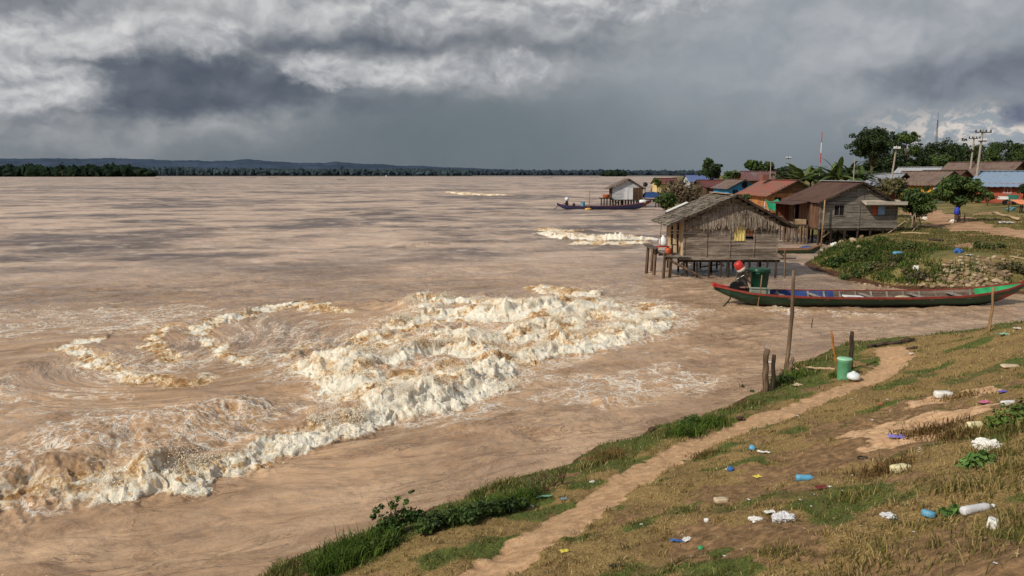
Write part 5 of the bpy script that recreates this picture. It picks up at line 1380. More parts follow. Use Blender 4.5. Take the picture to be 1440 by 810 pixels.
def build_blue_boat():
    Yc = 119.0; xa, xb = AT(783, 290, Yc)[0], AT(916, 288, Yc)[0]
    Ln = xb - xa; cx = (xa + xb) / 2
    root = thing('longboat', 'dark blue longboat with a raised red brown bow, moored before the white river hut', 'boat', (cx, Yc, 0.0), 0.0)
    it = lambda t, xs, ys: float(np.interp(t, xs, ys))
    sheer = lambda t: it(t, [0, 0.05, 0.12, 0.3, 0.6, 0.8, 0.9, 1], [1.05, 0.8, 0.62, 0.55, 0.6, 0.8, 1.1, 1.55])
    keel = lambda t: it(t, [0, 0.06, 0.14, 0.2, 0.75, 0.88, 1], [0.75, 0.2, -0.1, -0.15, -0.12, 0.15, 1.2])
    width = lambda t: it(t, [0, 0.1, 0.3, 0.7, 0.9, 1], [0.15, 0.7, 1, 1, 0.6, 0.08])
    hull(root, Ln, 1.5, sheer, keel, width, dict(hull=m_hull('blue_hull_paint', S(62, 72, 118), S(40, 34, 44), 0.12, bow=(S(128, 62, 54), Ln * 0.5 - 1.9, 1.3)), rail=m_plain('plum_rail', S(110, 60, 66), 0.6, 0.3, 3),
         inner=[('inner_skin', 0.04, 0.96, INWOOD)], ribs=[0.25 + 0.09 * i for i in range(7)], rib=INWOOD, thwarts=[0.3, 0.55, 0.75]))
    lx = lambda px: AT(px, 290, Yc)[0] - cx
    lz = lambda py: AT(840, py, Yc)[2]
    e = MB(); e.box((lx(797), 0, lz(287)), (0.5, 0.4, 0.5)); e.box((lx(797), 0, lz(283)), (0.34, 0.34, 0.5)); e.tube([(lx(795), 0, lz(286)), (lx(784), -0.2, lz(290)), (lx(778), -0.4, -0.1)], 0.05, 6)
    eng = e.build('motor', IRON, root)
    MB().lathe([(0.1, -0.3), (0.3, -0.25), (0.32, 0.2), (0.12, 0.3)], (lx(797), 0, lz(280)), 12).build('fuel_tank', WHITEP, eng, True)
    c0 = Vector((cx, Yc, 0))
    t = thing('jerry_can', 'black jerry can amidships between motor and teal drum of the blue longboat', 'can', c0 + Vector((lx(807), 0, 0.15)))
    MB().box((0, 0, 0.42), (0.42, 0.3, 0.84), taper=0.85).build('body', BLACKP, t); MB().box((0, 0, 0.95), (0.06, 0.22, 0.1)).build('handle', BLACKP, t)
    t = thing('drum', 'teal plastic drum standing in the blue longboat', 'drum', c0 + Vector((lx(819.5), 0, 0.12)))
    TE = m_plain('teal_plastic', S(64, 122, 146), 0.4, 0.2, 3)
    MB().lathe([(0.33, 0), (0.36, 0.04), (0.36, 0.35), (0.38, 0.38), (0.38, 0.44), (0.36, 0.47), (0.36, 0.95), (0.32, 1.0)], n=16).build('body', TE, t, True); MB().lathe([(0.33, 0.99), (0.34, 1.05), (0.1, 1.07)], n=16).build('lid', TE, t, True)
    o = MB().tube([(0, 0, -0.8), (-0.05, 0, 3.2)], [0.07, 0.05], 6).build('mooring_stick', BAMBOO, None, True, c0 + Vector((lx(828), -0.9, 0))); tag(o, 'tall thin pole standing in the water beside the blue longboat', 'pole')
    b = MB(); b.lathe([(0.05, 0), (0.3, 0.05), (0.36, 0.2), (0.3, 0.36), (0.05, 0.42)], n=12); o = b.build('float', m_plain('yellow_float', S(206, 164, 84), 0.6, 0.2), None, True, c0 + Vector((lx(826), -1.25, -0.1))); o.scale.x = 1.5; tag(o, 'yellow float bobbing at the side of the blue longboat', 'float')
    b = MB(); b.lathe([(0.05, 0), (0.36, 0.04), (0.44, 0.25), (0.36, 0.55), (0.1, 0.62)], n=12); o = b.build('sack', WHITEP, None, True, c0 + Vector((lx(904), 0, 0.95)), jitter=0.02); o.scale.x = 1.5; tag(o, 'white sack heaped in the raised bow of the blue longboat', 'sack')
build_blue_boat()

def small_boat(label, px, py, Y, Ln, rot, mat, rail, name='canoe', group=None, cargo=None):
    p = AT(px, py, Y)
    root = thing(name, label, 'boat', (p[0], Y, 0), rot, group)
    it = lambda t, xs, ys: float(np.interp(t, xs, ys))
    hull(root, Ln, Ln * 0.17, lambda t: it(t, [0, 0.2, 0.8, 1], [0.55, 0.36, 0.36, 0.62]), lambda t: it(t, [0, 0.15, 0.85, 1], [0.3, -0.1, -0.1, 0.3]), lambda t: it(t, [0, 0.25, 0.75, 1], [0.1, 1, 1, 0.08]),
         dict(hull=mat, rail=rail, inner=[('inner_skin', 0.04, 0.96, INWOOD)], rib=INWOOD, ribs=[0.3, 0.5, 0.7]), n=20)
    return root
small_boat('small green canoe lying in the water between the thatched hut and the grey house', 1112, 344, 52.0, 4.4, 0.12, m_hull('canoe_green_paint', S(58, 92, 62), S(40, 34, 30), 0.05), m_plain('canoe_rail', S(150, 110, 82), 0.7))
for i, (px, py, lab) in enumerate([(222, 251.5, 'reddish open boat far out on the river off the wooded point'), (353, 249.4, 'distant dark boat at the left end of the pair along the far bank'), (383, 249.4, 'distant dark boat at the right end of the pair along the far bank'), (480, 252.5, 'distant dark boat low in the water, alone left of the river middle'),
                              (770, 249.5, 'far dark boat near the horizon to the upper left of the river hut'), (835, 249.5, 'far dark boat under the round wooded islet by the horizon')]):
    Y = 5.5 * 1044 / (py - HOR)
    small_boat(lab, px, py, Y, 9.0 if Y < 1100 else 20.0, 0.05, MATS['canoe_rail'] if i == 0 else MATS['dark_iron'], MATS['dark_iron'])
# blue tarpaulin bundle in the shallows by the house posts
o = MB().lathe([(0.05, 0), (0.4, 0.04), (0.5, 0.16), (0.3, 0.3), (0.05, 0.34)], n=10).build('tarpaulin_bundle', BLUETARP, None, True, (AT(1138, 346, 54)[0], 54.0, 0.02), jitter=0.03); o.scale.x = 1.6
tag(o, 'crumpled blue tarpaulin lying in the shallows under the grey house porch', 'tarpaulin')

# ------------------------------------------------------------------ poles and stakes
def pole_thing(name, label, cat, px, py, topx, topy, r, mat, Y=None, n=9, bend=0.0, group=None, water=False):
    b = P(px, py) if Y is None else np.array([AT(px, py, Y)[0], Y, AT(px, py, Y)[2]])
    t = AT(topx, topy, b[1])
    v = Vector(t - b)
    mb = MB(); k = 7; pts_ = []; rr = []
    for i in range(k + 1):
        u = i / k
        pts_.append(v * u + Vector((bend * math.sin(math.pi * u) + random.uniform(-0.3, 0.3) * r, random.uniform(-0.3, 0.3) * r, 0)))
        rr.append(r * (1.05 - 0.25 * u) * random.uniform(0.92, 1.08))
    pts_[0] = pts_[0] - v.normalized() * (0.6 if water else 0.15)
    mb.tube(pts_, rr, n)
    o = mb.build(name, mat, None, True, b); return tag(o, label, cat, group)
pole_thing('mooring_pole', 'tall leaning bamboo pole at the water edge left of the green bin', 'pole', 1104, 520, 1116, 380, 0.055, POSTWOOD, bend=0.05)
pole_thing('mooring_pole', 'slim bamboo pole in the water near the bow of the green longboat', 'pole', 1390, 467, 1397, 404, 0.035, BAMBOO, bend=0.02)
pole_thing('fence_stake', 'thick dark stake, leftmost of the stakes at the water edge', 'stake', 1076, 551, 1078, 491, 0.075, POSTWOOD)
pole_thing('fence_stake', 'shorter dark stake bound with pale cord, second stake from the left at the water edge', 'stake', 1087, 549, 1088, 499, 0.055, DARKWOOD)
pole_thing('fence_stake', 'stubby leaning stake right beside the tall bamboo pole', 'stake', 1110, 522, 1115, 503, 0.055, POSTWOOD)
pole_thing('fence_stake', 'tiny broken stake at the foot of the tall bamboo pole', 'stake', 1107, 521, 1108, 509, 0.035, POSTWOOD)
pole_thing('fence_stake', 'dark forked stake standing behind the green bin', 'stake', 1195, 520, 1198, 466, 0.055, DARKWOOD, bend=0.02)
pole_thing('fence_stake', 'orange brown leaning stake at the left of the green bin', 'stake', 1176, 511, 1169, 467, 0.032, m_wood('orange_brown_stake', S(150, 92, 44), S(200, 138, 76), 'z'))
pole_thing('fence_stake', 'thin slanting stick leaning on the front of the green bin', 'stick', 1183, 535, 1191, 508, 0.022, POSTWOOD)
pole_thing('fence_stake', 'small stick poking out of the brown water right of the tall bamboo pole', 'stick', 1141, 461, 1143, 448, 0.018, DARKWOOD, Y=float(W0(1141, 461)[1]), water=True)
# cords round the two stakes
a = P(1078, 540); 
for i, py in enumerate((509, 528)):
    c = AT(1082.5, py, a[1] - 0.06)
    o = MB().tube([(-0.13, 0, 0), (-0.05, -0.03, 0.01), (0.05, -0.03, -0.01), (0.14, 0, 0.0)], 0.022, 6).build('cord', WHITEP if i == 0 else ROPE, None, True, c); tag(o, ['white rag tied across the top of the two dark stakes', 'pale cord tied low across the two dark stakes'][i], 'cord')
def lying(name, label, cat, pxa, pya, pxb, pyb, r, mat, lift=0.0, n=8):
    a = P(pxa, pya); b = P(pxb, pyb); a[2] += r + lift; b[2] += r + lift
    v = Vector(b - a); k = 6
    ps = [v * (i / k) + Vector((0, 0, random.uniform(-0.4, 0.6) * r)) for i in range(k + 1)]
    for i in range(1, k):
        q = Vector(a) + ps[i]; ps[i].z = max(ps[i].z, gz(q.x, q.y) + r * 0.7 - a[2])
    o = MB().tube(ps, [r * random.uniform(0.8, 1.15) for _ in ps], n).build(name, mat, None, True, a); return tag(o, label, cat)
lying('plank', 'pale bare pole lying in the grass to the left of the green bin', 'pole', 1134, 519, 1174, 521, 0.03, PALEWOOD)
lying('plank', 'thin pale rail lying at the foot of the tall bamboo pole', 'rail', 1098, 520, 1123, 521, 0.022, PALEWOOD)
lying('driftwood', 'dark driftwood log lying on the bank where the path meets the water', 'log', 1219, 489, 1287, 480, 0.05, DARKWOOD)
lying('driftwood', 'short forked dark branch lying against the driftwood log', 'branch', 1224, 490, 1252, 484, 0.03, DARKWOOD, 0.03)
lying('driftwood', 'small dark stick on the path below the driftwood log', 'stick', 1275, 492, 1290, 490, 0.03, DARKWOOD)
# bin and jug
b = P(1186, 533)
t = thing('round_bin', 'mint green plastic bin standing on the grassy bank by the forked stake', 'bin', b)
GB = m_plain('mint_bin_plastic', S(96, 168, 126), 0.45, 0.2, 4, c2=S(120, 150, 110))
hb = AT(1186, 504, b[1])[2] - b[2]; rb = 0.5 * (AT(1195.5, 520, b[1])[0] - AT(1176, 520, b[1])[0])
MB().lathe([(rb * 0.86, -0.05), (rb * 0.88, 0.02), (rb * 0.97, hb * 0.85), (rb * 1.03, hb * 0.87), (rb * 1.03, hb * 0.95), (rb * 0.98, hb * 0.96)], n=22).build('body', GB, t, True)
MB().lathe([(rb * 1.05, hb * 0.93), (rb * 1.06, hb * 0.99), (rb * 0.98, hb * 1.02), (rb * 0.2, hb * 1.03)], n=22).build('lid', m_plain('pale_mint_lid', S(146, 196, 160), 0.45, 0.15, 4), t, True)
b = P(1200, 534)
t = thing('plastic_jug', 'squat white plastic jug lying on the grass against the green bin', 'jug', b)
rj = 0.5 * (AT(1209.5, 528, b[1])[0] - AT(1191, 528, b[1])[0])
jm = m_plain('milky_plastic', S(214, 222, 222), 0.35, 0.1, 4, spec=0.5)
MB().lathe([(rj * 0.5, 0), (rj * 0.92, 0.03), (rj, rj * 0.4), (rj * 0.9, rj * 0.85), (rj * 0.5, rj * 1.1), (rj * 0.2, rj * 1.16)], n=20).build('body', jm, t, True)
MB().lathe([(rj * 0.24, rj * 1.1), (rj * 0.26, rj * 1.3), (rj * 0.1, rj * 1.32)], n=14).build('cap', WHITEP, t, True)

# masts and utility poles
def mast():
    Y = 100.0; b = AT(1151.5, 262, Y); g0 = gz(b[0], Y); top = AT(1152.5, 186, Y)[2]
    t = thing('radio_mast', 'thin red and white banded mast rising behind the banana plants', 'mast', (b[0], Y, g0))
    H = top - g0; n = 7
    for i in range(n):
        z0, z1 = H * i / n, H * (i + 1) / n
        mat = [MATS['dry_bamboo'], MATS['pole_concrete'], MATS['pole_concrete'], MATS['pole_concrete'], REDP, WHITEP, REDP][i]
        MB().tube([(0, 0, z0), (0, 0, z1)], 0.075 - 0.004 * i, 8).build('mast_section', mat, t)
    for k in range(3):
        a = k * 2.1; MB().tube([(0, 0, H * 0.55), (2.2 * math.cos(a), 2.2 * math.sin(a), 0)], 0.012, 4).build('guy_wire', IRON, t)
mast()
def utility(label, px, Y, toppy, arms, basepy=None, lean=0.0, r=0.14, mat=None):
    b = AT(px, 270, Y); g0 = gz(b[0], Y); H = AT(px, toppy, Y)[2] - g0
    t = thing('utility_pole', label, 'pole', (b[0], Y, g0))
    MB().tube([(0, 0, -0.3), (lean * 0.5, 0, H * 0.5), (lean, 0, H)], [r * 1.15, r, r * 0.8], 8).build('shaft', mat or CONCRETE, t)
    for hz, half in arms:
        MB().box((lean, -0.14, H - hz), (half * 2, 0.1, 0.12)).build('crossarm', DARKWOOD, t)
        for sx in (-0.9, -0.35, 0.35, 0.9): MB().lathe([(0.05, 0), (0.09, 0.03), (0.06, 0.1), (0.09, 0.13), (0.05, 0.26)], (lean + sx * half, -0.14, H - hz + 0.06), 8).build('insulator', BLACKP if half > 0.6 else WHITEP, t)
    return t, Vector((b[0] + lean, Y, g0 + H))
u1 = utility('tall concrete utility pole with two crossarms in front of the pale blue roof', 1370, 92.0, 182, [(0.35, 1.0), (1.4, 0.5)], lean=0.35)
u2 = utility('lower utility pole with a double crossarm, left of the tall concrete one', 1361, 118.0, 192, [(0.3, 0.9), (2.2, 0.8)], lean=0.2)
u3 = utility('slim grey pole leaning behind the rusty roofed grey house', 1249, 84.0, 205, [(0.4, 0.35)], lean=0.55, r=0.10)
u4 = utility('thin grey pole beside the ridge of the rusty roofed house', 1199, 74.0, 222, [], r=0.05)
u5 = utility('short bare pole standing above the red tin roof', 1082, 110.0, 226, [], r=0.07)
u6 = utility('distant thin antenna pole left of the banded mast', 1106, 150.0, 219, [(0.5, 0.5)], r=0.07)
def wire(label, a, b, sag, r=0.012):
    ps = []
    for i in range(17):
        u = i / 16; p = a.lerp(b, u); p.z -= 4 * sag * u * (1 - u); ps.append(p - a)
    o = MB().tube(ps, r, 4).build('power_line', IRON, None, False, a); tag(o, label, 'cable')
wire('power line sagging from the tall concrete pole to the leaning slim pole', u1[1] + Vector((-0.9, -0.14, -0.1)), u3[1] + Vector((0, 0, -0.3)), 0.9)
wire('power line from the leaning slim pole toward the thin grey pole', u3[1] + Vector((-0.2, 0, -0.35)), u4[1] + Vector((0, 0, -0.3)), 0.5)
wire('power line between the tall and the lower utility poles', u1[1] + Vector((0.35, -0.14, -0.1)), u2[1] + Vector((0.3, 0, 0)), 0.5)
# far lattice tower behind the trees
def tower():
    Y = 420.0; b = AT(1312, 250, Y); H = AT(1312, 174, Y)[2]
    t = thing('radio_tower', 'faint thin lattice radio tower far behind the dark tree line', 'tower', (b[0], Y, 2))
    mb = MB()
    for sx, sy in ((-1, -1), (1, -1), (1, 1), (-1, 1)): mb.tube([(sx * 1.0, sy * 1.0, 0), (sx * 0.15, sy * 0.15, H)], 0.09, 4)
    for i in range(14):
        z0 = H * i / 14; w = 1.0 - 0.85 * i / 14
        mb.bar((-w, -w, z0), (w, -w, z0 + H / 14), 0.07); mb.bar((w, -w, z0), (-w, -w, z0 + H / 14), 0.07)
    mb.build('lattice', MATS['worn_steel'], t); MB().tube([(0, 0, H), (0, 0, H + 4)], 0.08, 5).build('antenna', IRON, t)
tower()
# ------------------------------------------------------------------ foliage
def m_leaf(name, spec=0.25, trans=0.25, rough=0.55):
    m, g, bs = new_mat(name)
    c = g.attr('Col', 'Color')
    n = g.noise(g.pos(), 3.0, 3, 0.6)
    col = g.mix(g.ss(n, 0.3, 0.7), g.vm('SCALE', c, sc=0.78), c)
    g.put(bs.inputs['Base Color'], col); bs.inputs['Roughness'].default_value = rough; bs.inputs['Specular IOR Level'].default_value = spec
    tr = g.node('ShaderNodeBsdfTranslucent'); g.put(tr.inputs['Color'], col)
    mx = g.node('ShaderNodeMixShader'); mx.inputs[0].default_value = trans
    m.node_tree.links.new(bs.outputs[0], mx.inputs[1]); m.node_tree.links.new(tr.outputs[0], mx.inputs[2])
    m.node_tree.links.new(mx.outputs[0], m.node_tree.nodes['Material Output'].inputs['Surface'])
    return m
LEAF = m_leaf('leaf_green'); GRASS = m_leaf('grass_blades', 0.1, 0.3, 0.8)
BARK = m_plain('tree_bark', S(88, 74, 60), 0.9, 0.35, 5.0)

def leaf_cloud(centers, radii, n, size, cd, cl, aspect=0.55, flat=0.25, shell=0.55, droop=0.0):
    """leaf shaped quads through a set of clumps; returns verts, faces, colours"""
    centers = np.array(centers, float); radii = np.array(radii, float)
    if radii.ndim == 1: radii = np.repeat(radii[:, None], 3, 1)
    vol = radii[:, 0] * radii[:, 1] + radii[:, 2] * radii[:, 0]; k = RNG.choice(len(centers), n, p=vol / vol.sum())
    d = RNG.normal(0, 1, (n, 3)); d /= np.linalg.norm(d, axis=1)[:, None] + 1e-9
    rr = shell + (1 - shell) * RNG.random(n) ** 0.6; rr *= 1 + RNG.normal(0, 0.09, n)
    p = centers[k] + d * rr[:, None] * radii[k]
    nrm = d * 0.7 + RNG.normal(0, 0.55, (n, 3)) + np.array([0, 0, flat]); nrm /= np.linalg.norm(nrm, axis=1)[:, None] + 1e-9
    a = RNG.normal(0, 1, (n, 3)); a[:, 2] -= droop; a -= (a * nrm).sum(1)[:, None] * nrm; a /= np.linalg.norm(a, axis=1)[:, None] + 1e-9
    b = np.cross(nrm, a)
    s = size * RNG.uniform(0.6, 1.35, n)[:, None]
    v = np.stack([p - a * s, p + b * s * aspect - a * s * 0.1 + nrm * s * 0.12, p + a * s, p - b * s * aspect - a * s * 0.1 + nrm * s * 0.12], 1).reshape(-1, 3)
    f = np.arange(n * 4).reshape(-1, 4)
    tone = RNG.random(len(centers))[k] * 0.55 + RNG.random(n) * 0.45
    c = np.array(cd[:3])[None] * (1 - tone)[:, None] + np.array(cl[:3])[None] * tone[:, None]
    yel = RNG.random(n) < 0.03; c[yel] = c[yel] * np.array([1.9, 1.5, 0.9])
    c = np.repeat(np.concatenate([c, np.ones((n, 1))], 1), 4, 0)
    return v, f, c

TREES_GROUP = None
def tree(name, label, base, H, rx, rz, trunk_r, leaves, size, cd, cl, nclump=16, bare=0.35, group=None, cat='tree', wild=0.25, lean=0.0, trunkmat=None, shell=0.5, aspect=0.55, seed=None):
    """trunk with limbs, crown of many leaves in uneven clumps; H is the height, rx and rz the crown half sizes"""
    root = thing(name, label, cat, base, 0, group)
    cz = H - rz; cs = []; rs = []
    for i in range(nclump):
        a = random.uniform(0, 2 * math.pi); u = random.uniform(-0.75, 0.85); q = math.sqrt(max(0, 1 - u * u)) * random.uniform(0.35, 0.85)
        cs.append((lean + rx * q * math.cos(a), rx * q * math.sin(a), cz + rz * u * 0.78))
        r = rx * random.uniform(0.24, 0.46); rs.append((r, r, r * random.uniform(0.6, 0.85) * min(1.2, rz / rx + 0.2)))
    for i in range(int(nclump * wild)):
        a = random.uniform(0, 2 * math.pi); u = random.uniform(-0.5, 0.9); q = math.sqrt(1 - u * u) * random.uniform(0.9, 1.12)
        cs.append((lean + rx * q * math.cos(a), rx * q * math.sin(a), cz + rz * u)); r = rx * random.uniform(0.12, 0.2); rs.append((r, r, r * 0.7))
    mb = MB()
    z0 = max(H * bare, 0.2)
    mb.tube([(0, 0, -0.2), (lean * 0.3 + random.uniform(-0.1, 0.1) * trunk_r, 0, z0 * 0.6), (lean * 0.6, 0, z0), (lean, 0, cz + rz * 0.3)], [trunk_r * 1.25, trunk_r, trunk_r * 0.85, trunk_r * 0.3], 8)
    for c in cs[:min(len(cs), 12)]:
        s = Vector((lean * 0.6, 0, z0 * random.uniform(0.85, 1.1))); e = Vector(c); m_ = s.lerp(e, 0.5) + Vector((random.uniform(-.1, .1) * rx, random.uniform(-.1, .1) * rx, 0.08 * rz))
        mb.tube([s, m_, e], [trunk_r * 0.5, trunk_r * 0.32, trunk_r * 0.12], 6)
    mb.build('trunk', trunkmat or BARK, root, True)
    v, f, c = leaf_cloud(cs, rs, leaves, size, cd, cl, aspect=aspect, shell=shell)
    me = np_mesh('crown', v, f, LEAF, False, cols=dict(Col=c)); link('crown', me, root)
    return root

G_DARK = (S(26, 38, 22), S(74, 92, 48)); G_MID = (S(38, 54, 26), S(100, 122, 60)); G_LIGHT = (S(50, 66, 30), S(124, 142, 70)); G_OLIVE = (S(54, 54, 34), S(122, 116, 78)); G_BROWN = (S(70, 60, 46), S(138, 122, 96))
def tree_px(label, px, toppy, botpy, halfw, Y, cols, name='tree', leaves=1600, size=None, **kw):
    c = AT(px, 250, Y); g0 = max(gz(c[0], Y), 0.2); m = Y / 1044.0
    top = AT(px, toppy, Y)[2]; bot = AT(px, botpy, Y)[2]
    H = top - g0; rz = (top - bot) / 2
    return tree(name, label, (c[0], Y, g0), H, halfw * m, rz, max(0.08, halfw * m * 0.07), leaves, size or 2.1 * m, cols[0], cols[1], bare=max(0.1, (bot - g0) / H * 0.9), **kw)

tree_px('dark round tree alone at the river end of the village', 1000, 220, 256, 16, 150, G_DARK, leaves=3200, size=0.24, nclump=18)
tree_px('largest tree, a tall dense dark dome rising above all others', 1225, 178, 225, 32, 150, G_DARK, leaves=8500, size=0.24, nclump=30, wild=0.5)
tree_px('tall loose tree with gaps in its crown, right of the dense dark dome', 1271, 184, 236, 18, 158, G_MID, leaves=2600, size=0.26, nclump=18, wild=0.9, shell=0.3)
ROW = [(1246, 212, 256, 22, 165, 'dark low tree filling the space below the dense dark dome'), (1300, 197, 254, 23, 170, 'rounded dark tree next to the loose tall one in the village tree line'), (1318, 212, 256, 18, 160, 'low bushy tree in front of the gap in the tree line above the silver roof'),
       (1336, 191, 254, 25, 165, 'flat topped dark tree above the mottled brown roof'), (1356, 203, 252, 20, 160, 'green tree left of the tall concrete pole'), (1382, 198, 252, 20, 185, 'dark tree directly right of the tall concrete pole'),
       (1403, 195, 252, 22, 190, 'broad dark tree above the ridge of the pale blue roof'), (1424, 200, 252, 19, 180, 'narrow dark tree near the right end of the village tree line'), (1441, 186, 252, 16, 170, 'tall dark tree cut by the right edge of the photo'), (1284, 220, 256, 19, 155, 'low dark tree just behind the silver tin roof'), (1460, 198, 252, 22, 170, 'dark tree past the right edge of the village tree line'),
       (1268, 226, 260, 16, 150, 'lowest dark tree squeezed behind the leaning slim grey pole'), (1222, 222, 262, 18, 160, 'low dark tree under the trunk of the dense dark dome')]
for i, (px, a, b, w, Y, lab) in enumerate(ROW): tree_px(lab, px, a, b, w, Y, [G_DARK, G_DARK, G_MID][i % 3], leaves=3600, nclump=22, size=0.26, group='dark trees in a line behind the village', wild=0.6)
tree_px('rounded mid green tree behind the blue house', 1059, 222, 250, 13, 165, G_MID, leaves=1300, nclump=12)
tree_px('darker tree beside the short bare pole above the red roof', 1076, 226, 252, 12, 160, G_DARK, leaves=1200, nclump=12)
tree_px('low green bush line between the round tree and the blue house', 1030, 238, 256, 12, 170, G_MID, name='bush', cat='bush', leaves=900, nclump=10)
tree_px('dense dark green bush left of the banana plants', 1102, 233, 262, 15, 112, G_DARK, name='bush', cat='bush', leaves=1600, nclump=14)
tree_px('green bush between the banana clumps and the banded mast', 1147, 236, 262, 12, 112, G_MID, name='bush', cat='bush', leaves=1100, nclump=12)
tree_px('big leaved yard tree with a round crown beside the dirt road', 1351, 246, 293, 31, 62, G_MID, leaves=5200, size=0.15, nclump=28, wild=0.4, aspect=0.6)
tree_px('leafy bush on pale stems at the right end of the grey shore house', 1291, 262, 308, 24, 58.5, G_MID, name='bush', cat='bush', leaves=3400, size=0.13, nclump=20, wild=0.4)
tree_px('brownish green scrub behind the roof of the grey shore house', 1254, 249, 280, 22, 70, G_OLIVE, name='bush', cat='bush', leaves=2600, size=0.13, nclump=16, wild=0.7, shell=0.3)
tree_px('grey brown scrub bush on the river bank behind the thatched hut', 962, 250, 292, 28, 108, G_BROWN, name='bush', cat='bush', leaves=2600, size=0.2, nclump=22, wild=0.7, shell=0.3)
tree_px('green bush at the water edge below the grey brown scrub', 938, 270, 294, 15, 104, G_MID, name='bush', cat='bush', leaves=1500, size=0.2, nclump=14)
tree_px('small light green tree beside the tiny yellow shack', 925, 250, 262, 6, 186, G_LIGHT, leaves=420, nclump=7)
tree_px('green vine bush hanging at the corner of the orange house', 1046, 272, 292, 11, 88, G_MID, name='bush', cat='bush', leaves=900, size=0.18, nclump=10)
tree_px('yellow green shrub under the window of the mint green house', 1312, 264, 284, 14, 92, G_LIGHT, name='bush', cat='bush', leaves=900, size=0.16, nclump=10)
tree_px('small dark bush at the left of the mint green house', 1262, 256, 280, 10, 96, G_DARK, name='bush', cat='bush', leaves=800, size=0.17, nclump=9)
tree_px('low hedge bush by the corner of the red brick house', 1392, 270, 284, 9, 84, G_MID, name='bush', cat='bush', leaves=600, size=0.14, nclump=8)
tree_px('dark leafy bush at the right edge beside the brick house porch', 1444, 256, 286, 9, 84, G_DARK, name='bush', cat='bush', leaves=700, size=0.15, nclump=8)

def banana(label, px, toppy, Y, s=1.0):
    c = AT(px, 250, Y); g0 = max(gz(c[0], Y), 0.2); H = AT(px, toppy, Y)[2] - g0
    root = thing('banana_plant', label, 'banana plant', (c[0], Y, g0), 0, 'banana plants behind the shore houses')
    hs = H * 0.48
    MB().tube([(0, 0, -0.1), (0.05, 0, hs * 0.5), (0.02, 0, hs)], [0.22, 0.18, 0.11], 8).build('stem', m_banana_stem, root, True)
    for i in range(14):
        a = i * 2.4 + random.uniform(-0.4, 0.4); L_ = H * random.uniform(0.6, 0.85); up = random.uniform(0.5, 1.25); w = 0.25 * random.uniform(0.8, 1.2) * H / 5
        vs = []; fs = []; n = 9; col = []
        tone = random.random()
        for j in range(n + 1):
            u = j / n; r = L_ * u * math.cos(up) * (1 + 0.3 * u); zz = hs + L_ * (math.sin(up) * u - 0.55 * u * u * (1.35 - up * 0.5))
            ww = w * math.sin(math.pi * min(1, u * 0.93 + 0.07)) ** 0.6
            for q, dz in ((-1, -0.12), (-0.5, 0.0), (0, -0.06), (0.5, 0.0), (1, -0.12)):
                tear = random.uniform(-0.05, 0.05) if abs(q) == 1 else 0
                vs.append((r * math.cos(a) - q * (ww + tear) * math.sin(a), r * math.sin(a) + q * (ww + tear) * math.cos(a), zz + dz * ww * 2))
                k = 0.7 + 0.5 * (q == 0)
                col.append([float((G_MID[0][t] * (1 - tone * 0.75) + G_LIGHT[1][t] * tone * 0.75) * k) for t in range(3)] + [1.0])
        for j in range(n):
            for t in range(4): q = j * 5 + t; fs.append((q, q + 1, q + 6, q + 5))
        me = np_mesh('leaf', np.array(vs), np.array(fs), LEAF, True, cols=dict(Col=np.array(col))); link('leaf', me, root)
m_banana_stem = m_plain('banana_stem', S(92, 100, 58), 0.7, 0.3, 3)
BAN = ['leftmost banana plant, behind the green awning', 'banana plant second from the left, leaning over the green awning', 'short banana plant just left of the banded mast', 'banana plant at the foot of the banded mast', 'tall banana plant right of the banded mast', 'tallest banana plant in the clump above the rusty roof', 'banana plant at the middle right of the clump above the rusty roof', 'banana plant next to the thin grey pole', 'rightmost banana plant, below the dense dark dome tree']
for lab, px, ty, Y in zip(BAN, (1119, 1130, 1140, 1156, 1168, 1179, 1190, 1201, 1213), (224, 219, 228, 226, 218, 213, 219, 222, 228), (104, 100, 106, 102, 98, 96, 100, 96, 104)): banana(lab, px, ty, Y)
# pale bare stems leaning by the leafy bush
DEADSTEM = m_plain('dead_stem_wood', S(160, 140, 112), 0.9, 0.25, 5)
DS = ['long pale dead stem slanting by the corner of the grey shore house', 'steeper pale dead stem crossing the others by the leafy bush', 'upright pale dead stem under the leafy bush, middle one',
      'stout pale dead stem at the foot of the leafy bush', 'lowest pale dead stem lying out from the house corner', 'rightmost pale dead stem below the leafy bush']
for i, (ax, ay, bx, by) in enumerate([(1262, 322, 1284, 303), (1272, 324, 1288, 299), (1282, 322, 1285, 300), (1290, 322, 1287, 302), (1249, 328, 1276, 309), (1296, 320, 1292, 304)]):
    pole_thing('dead_stem', DS[i], 'stem', ax, ay, bx, by, 0.045, DEADSTEM)

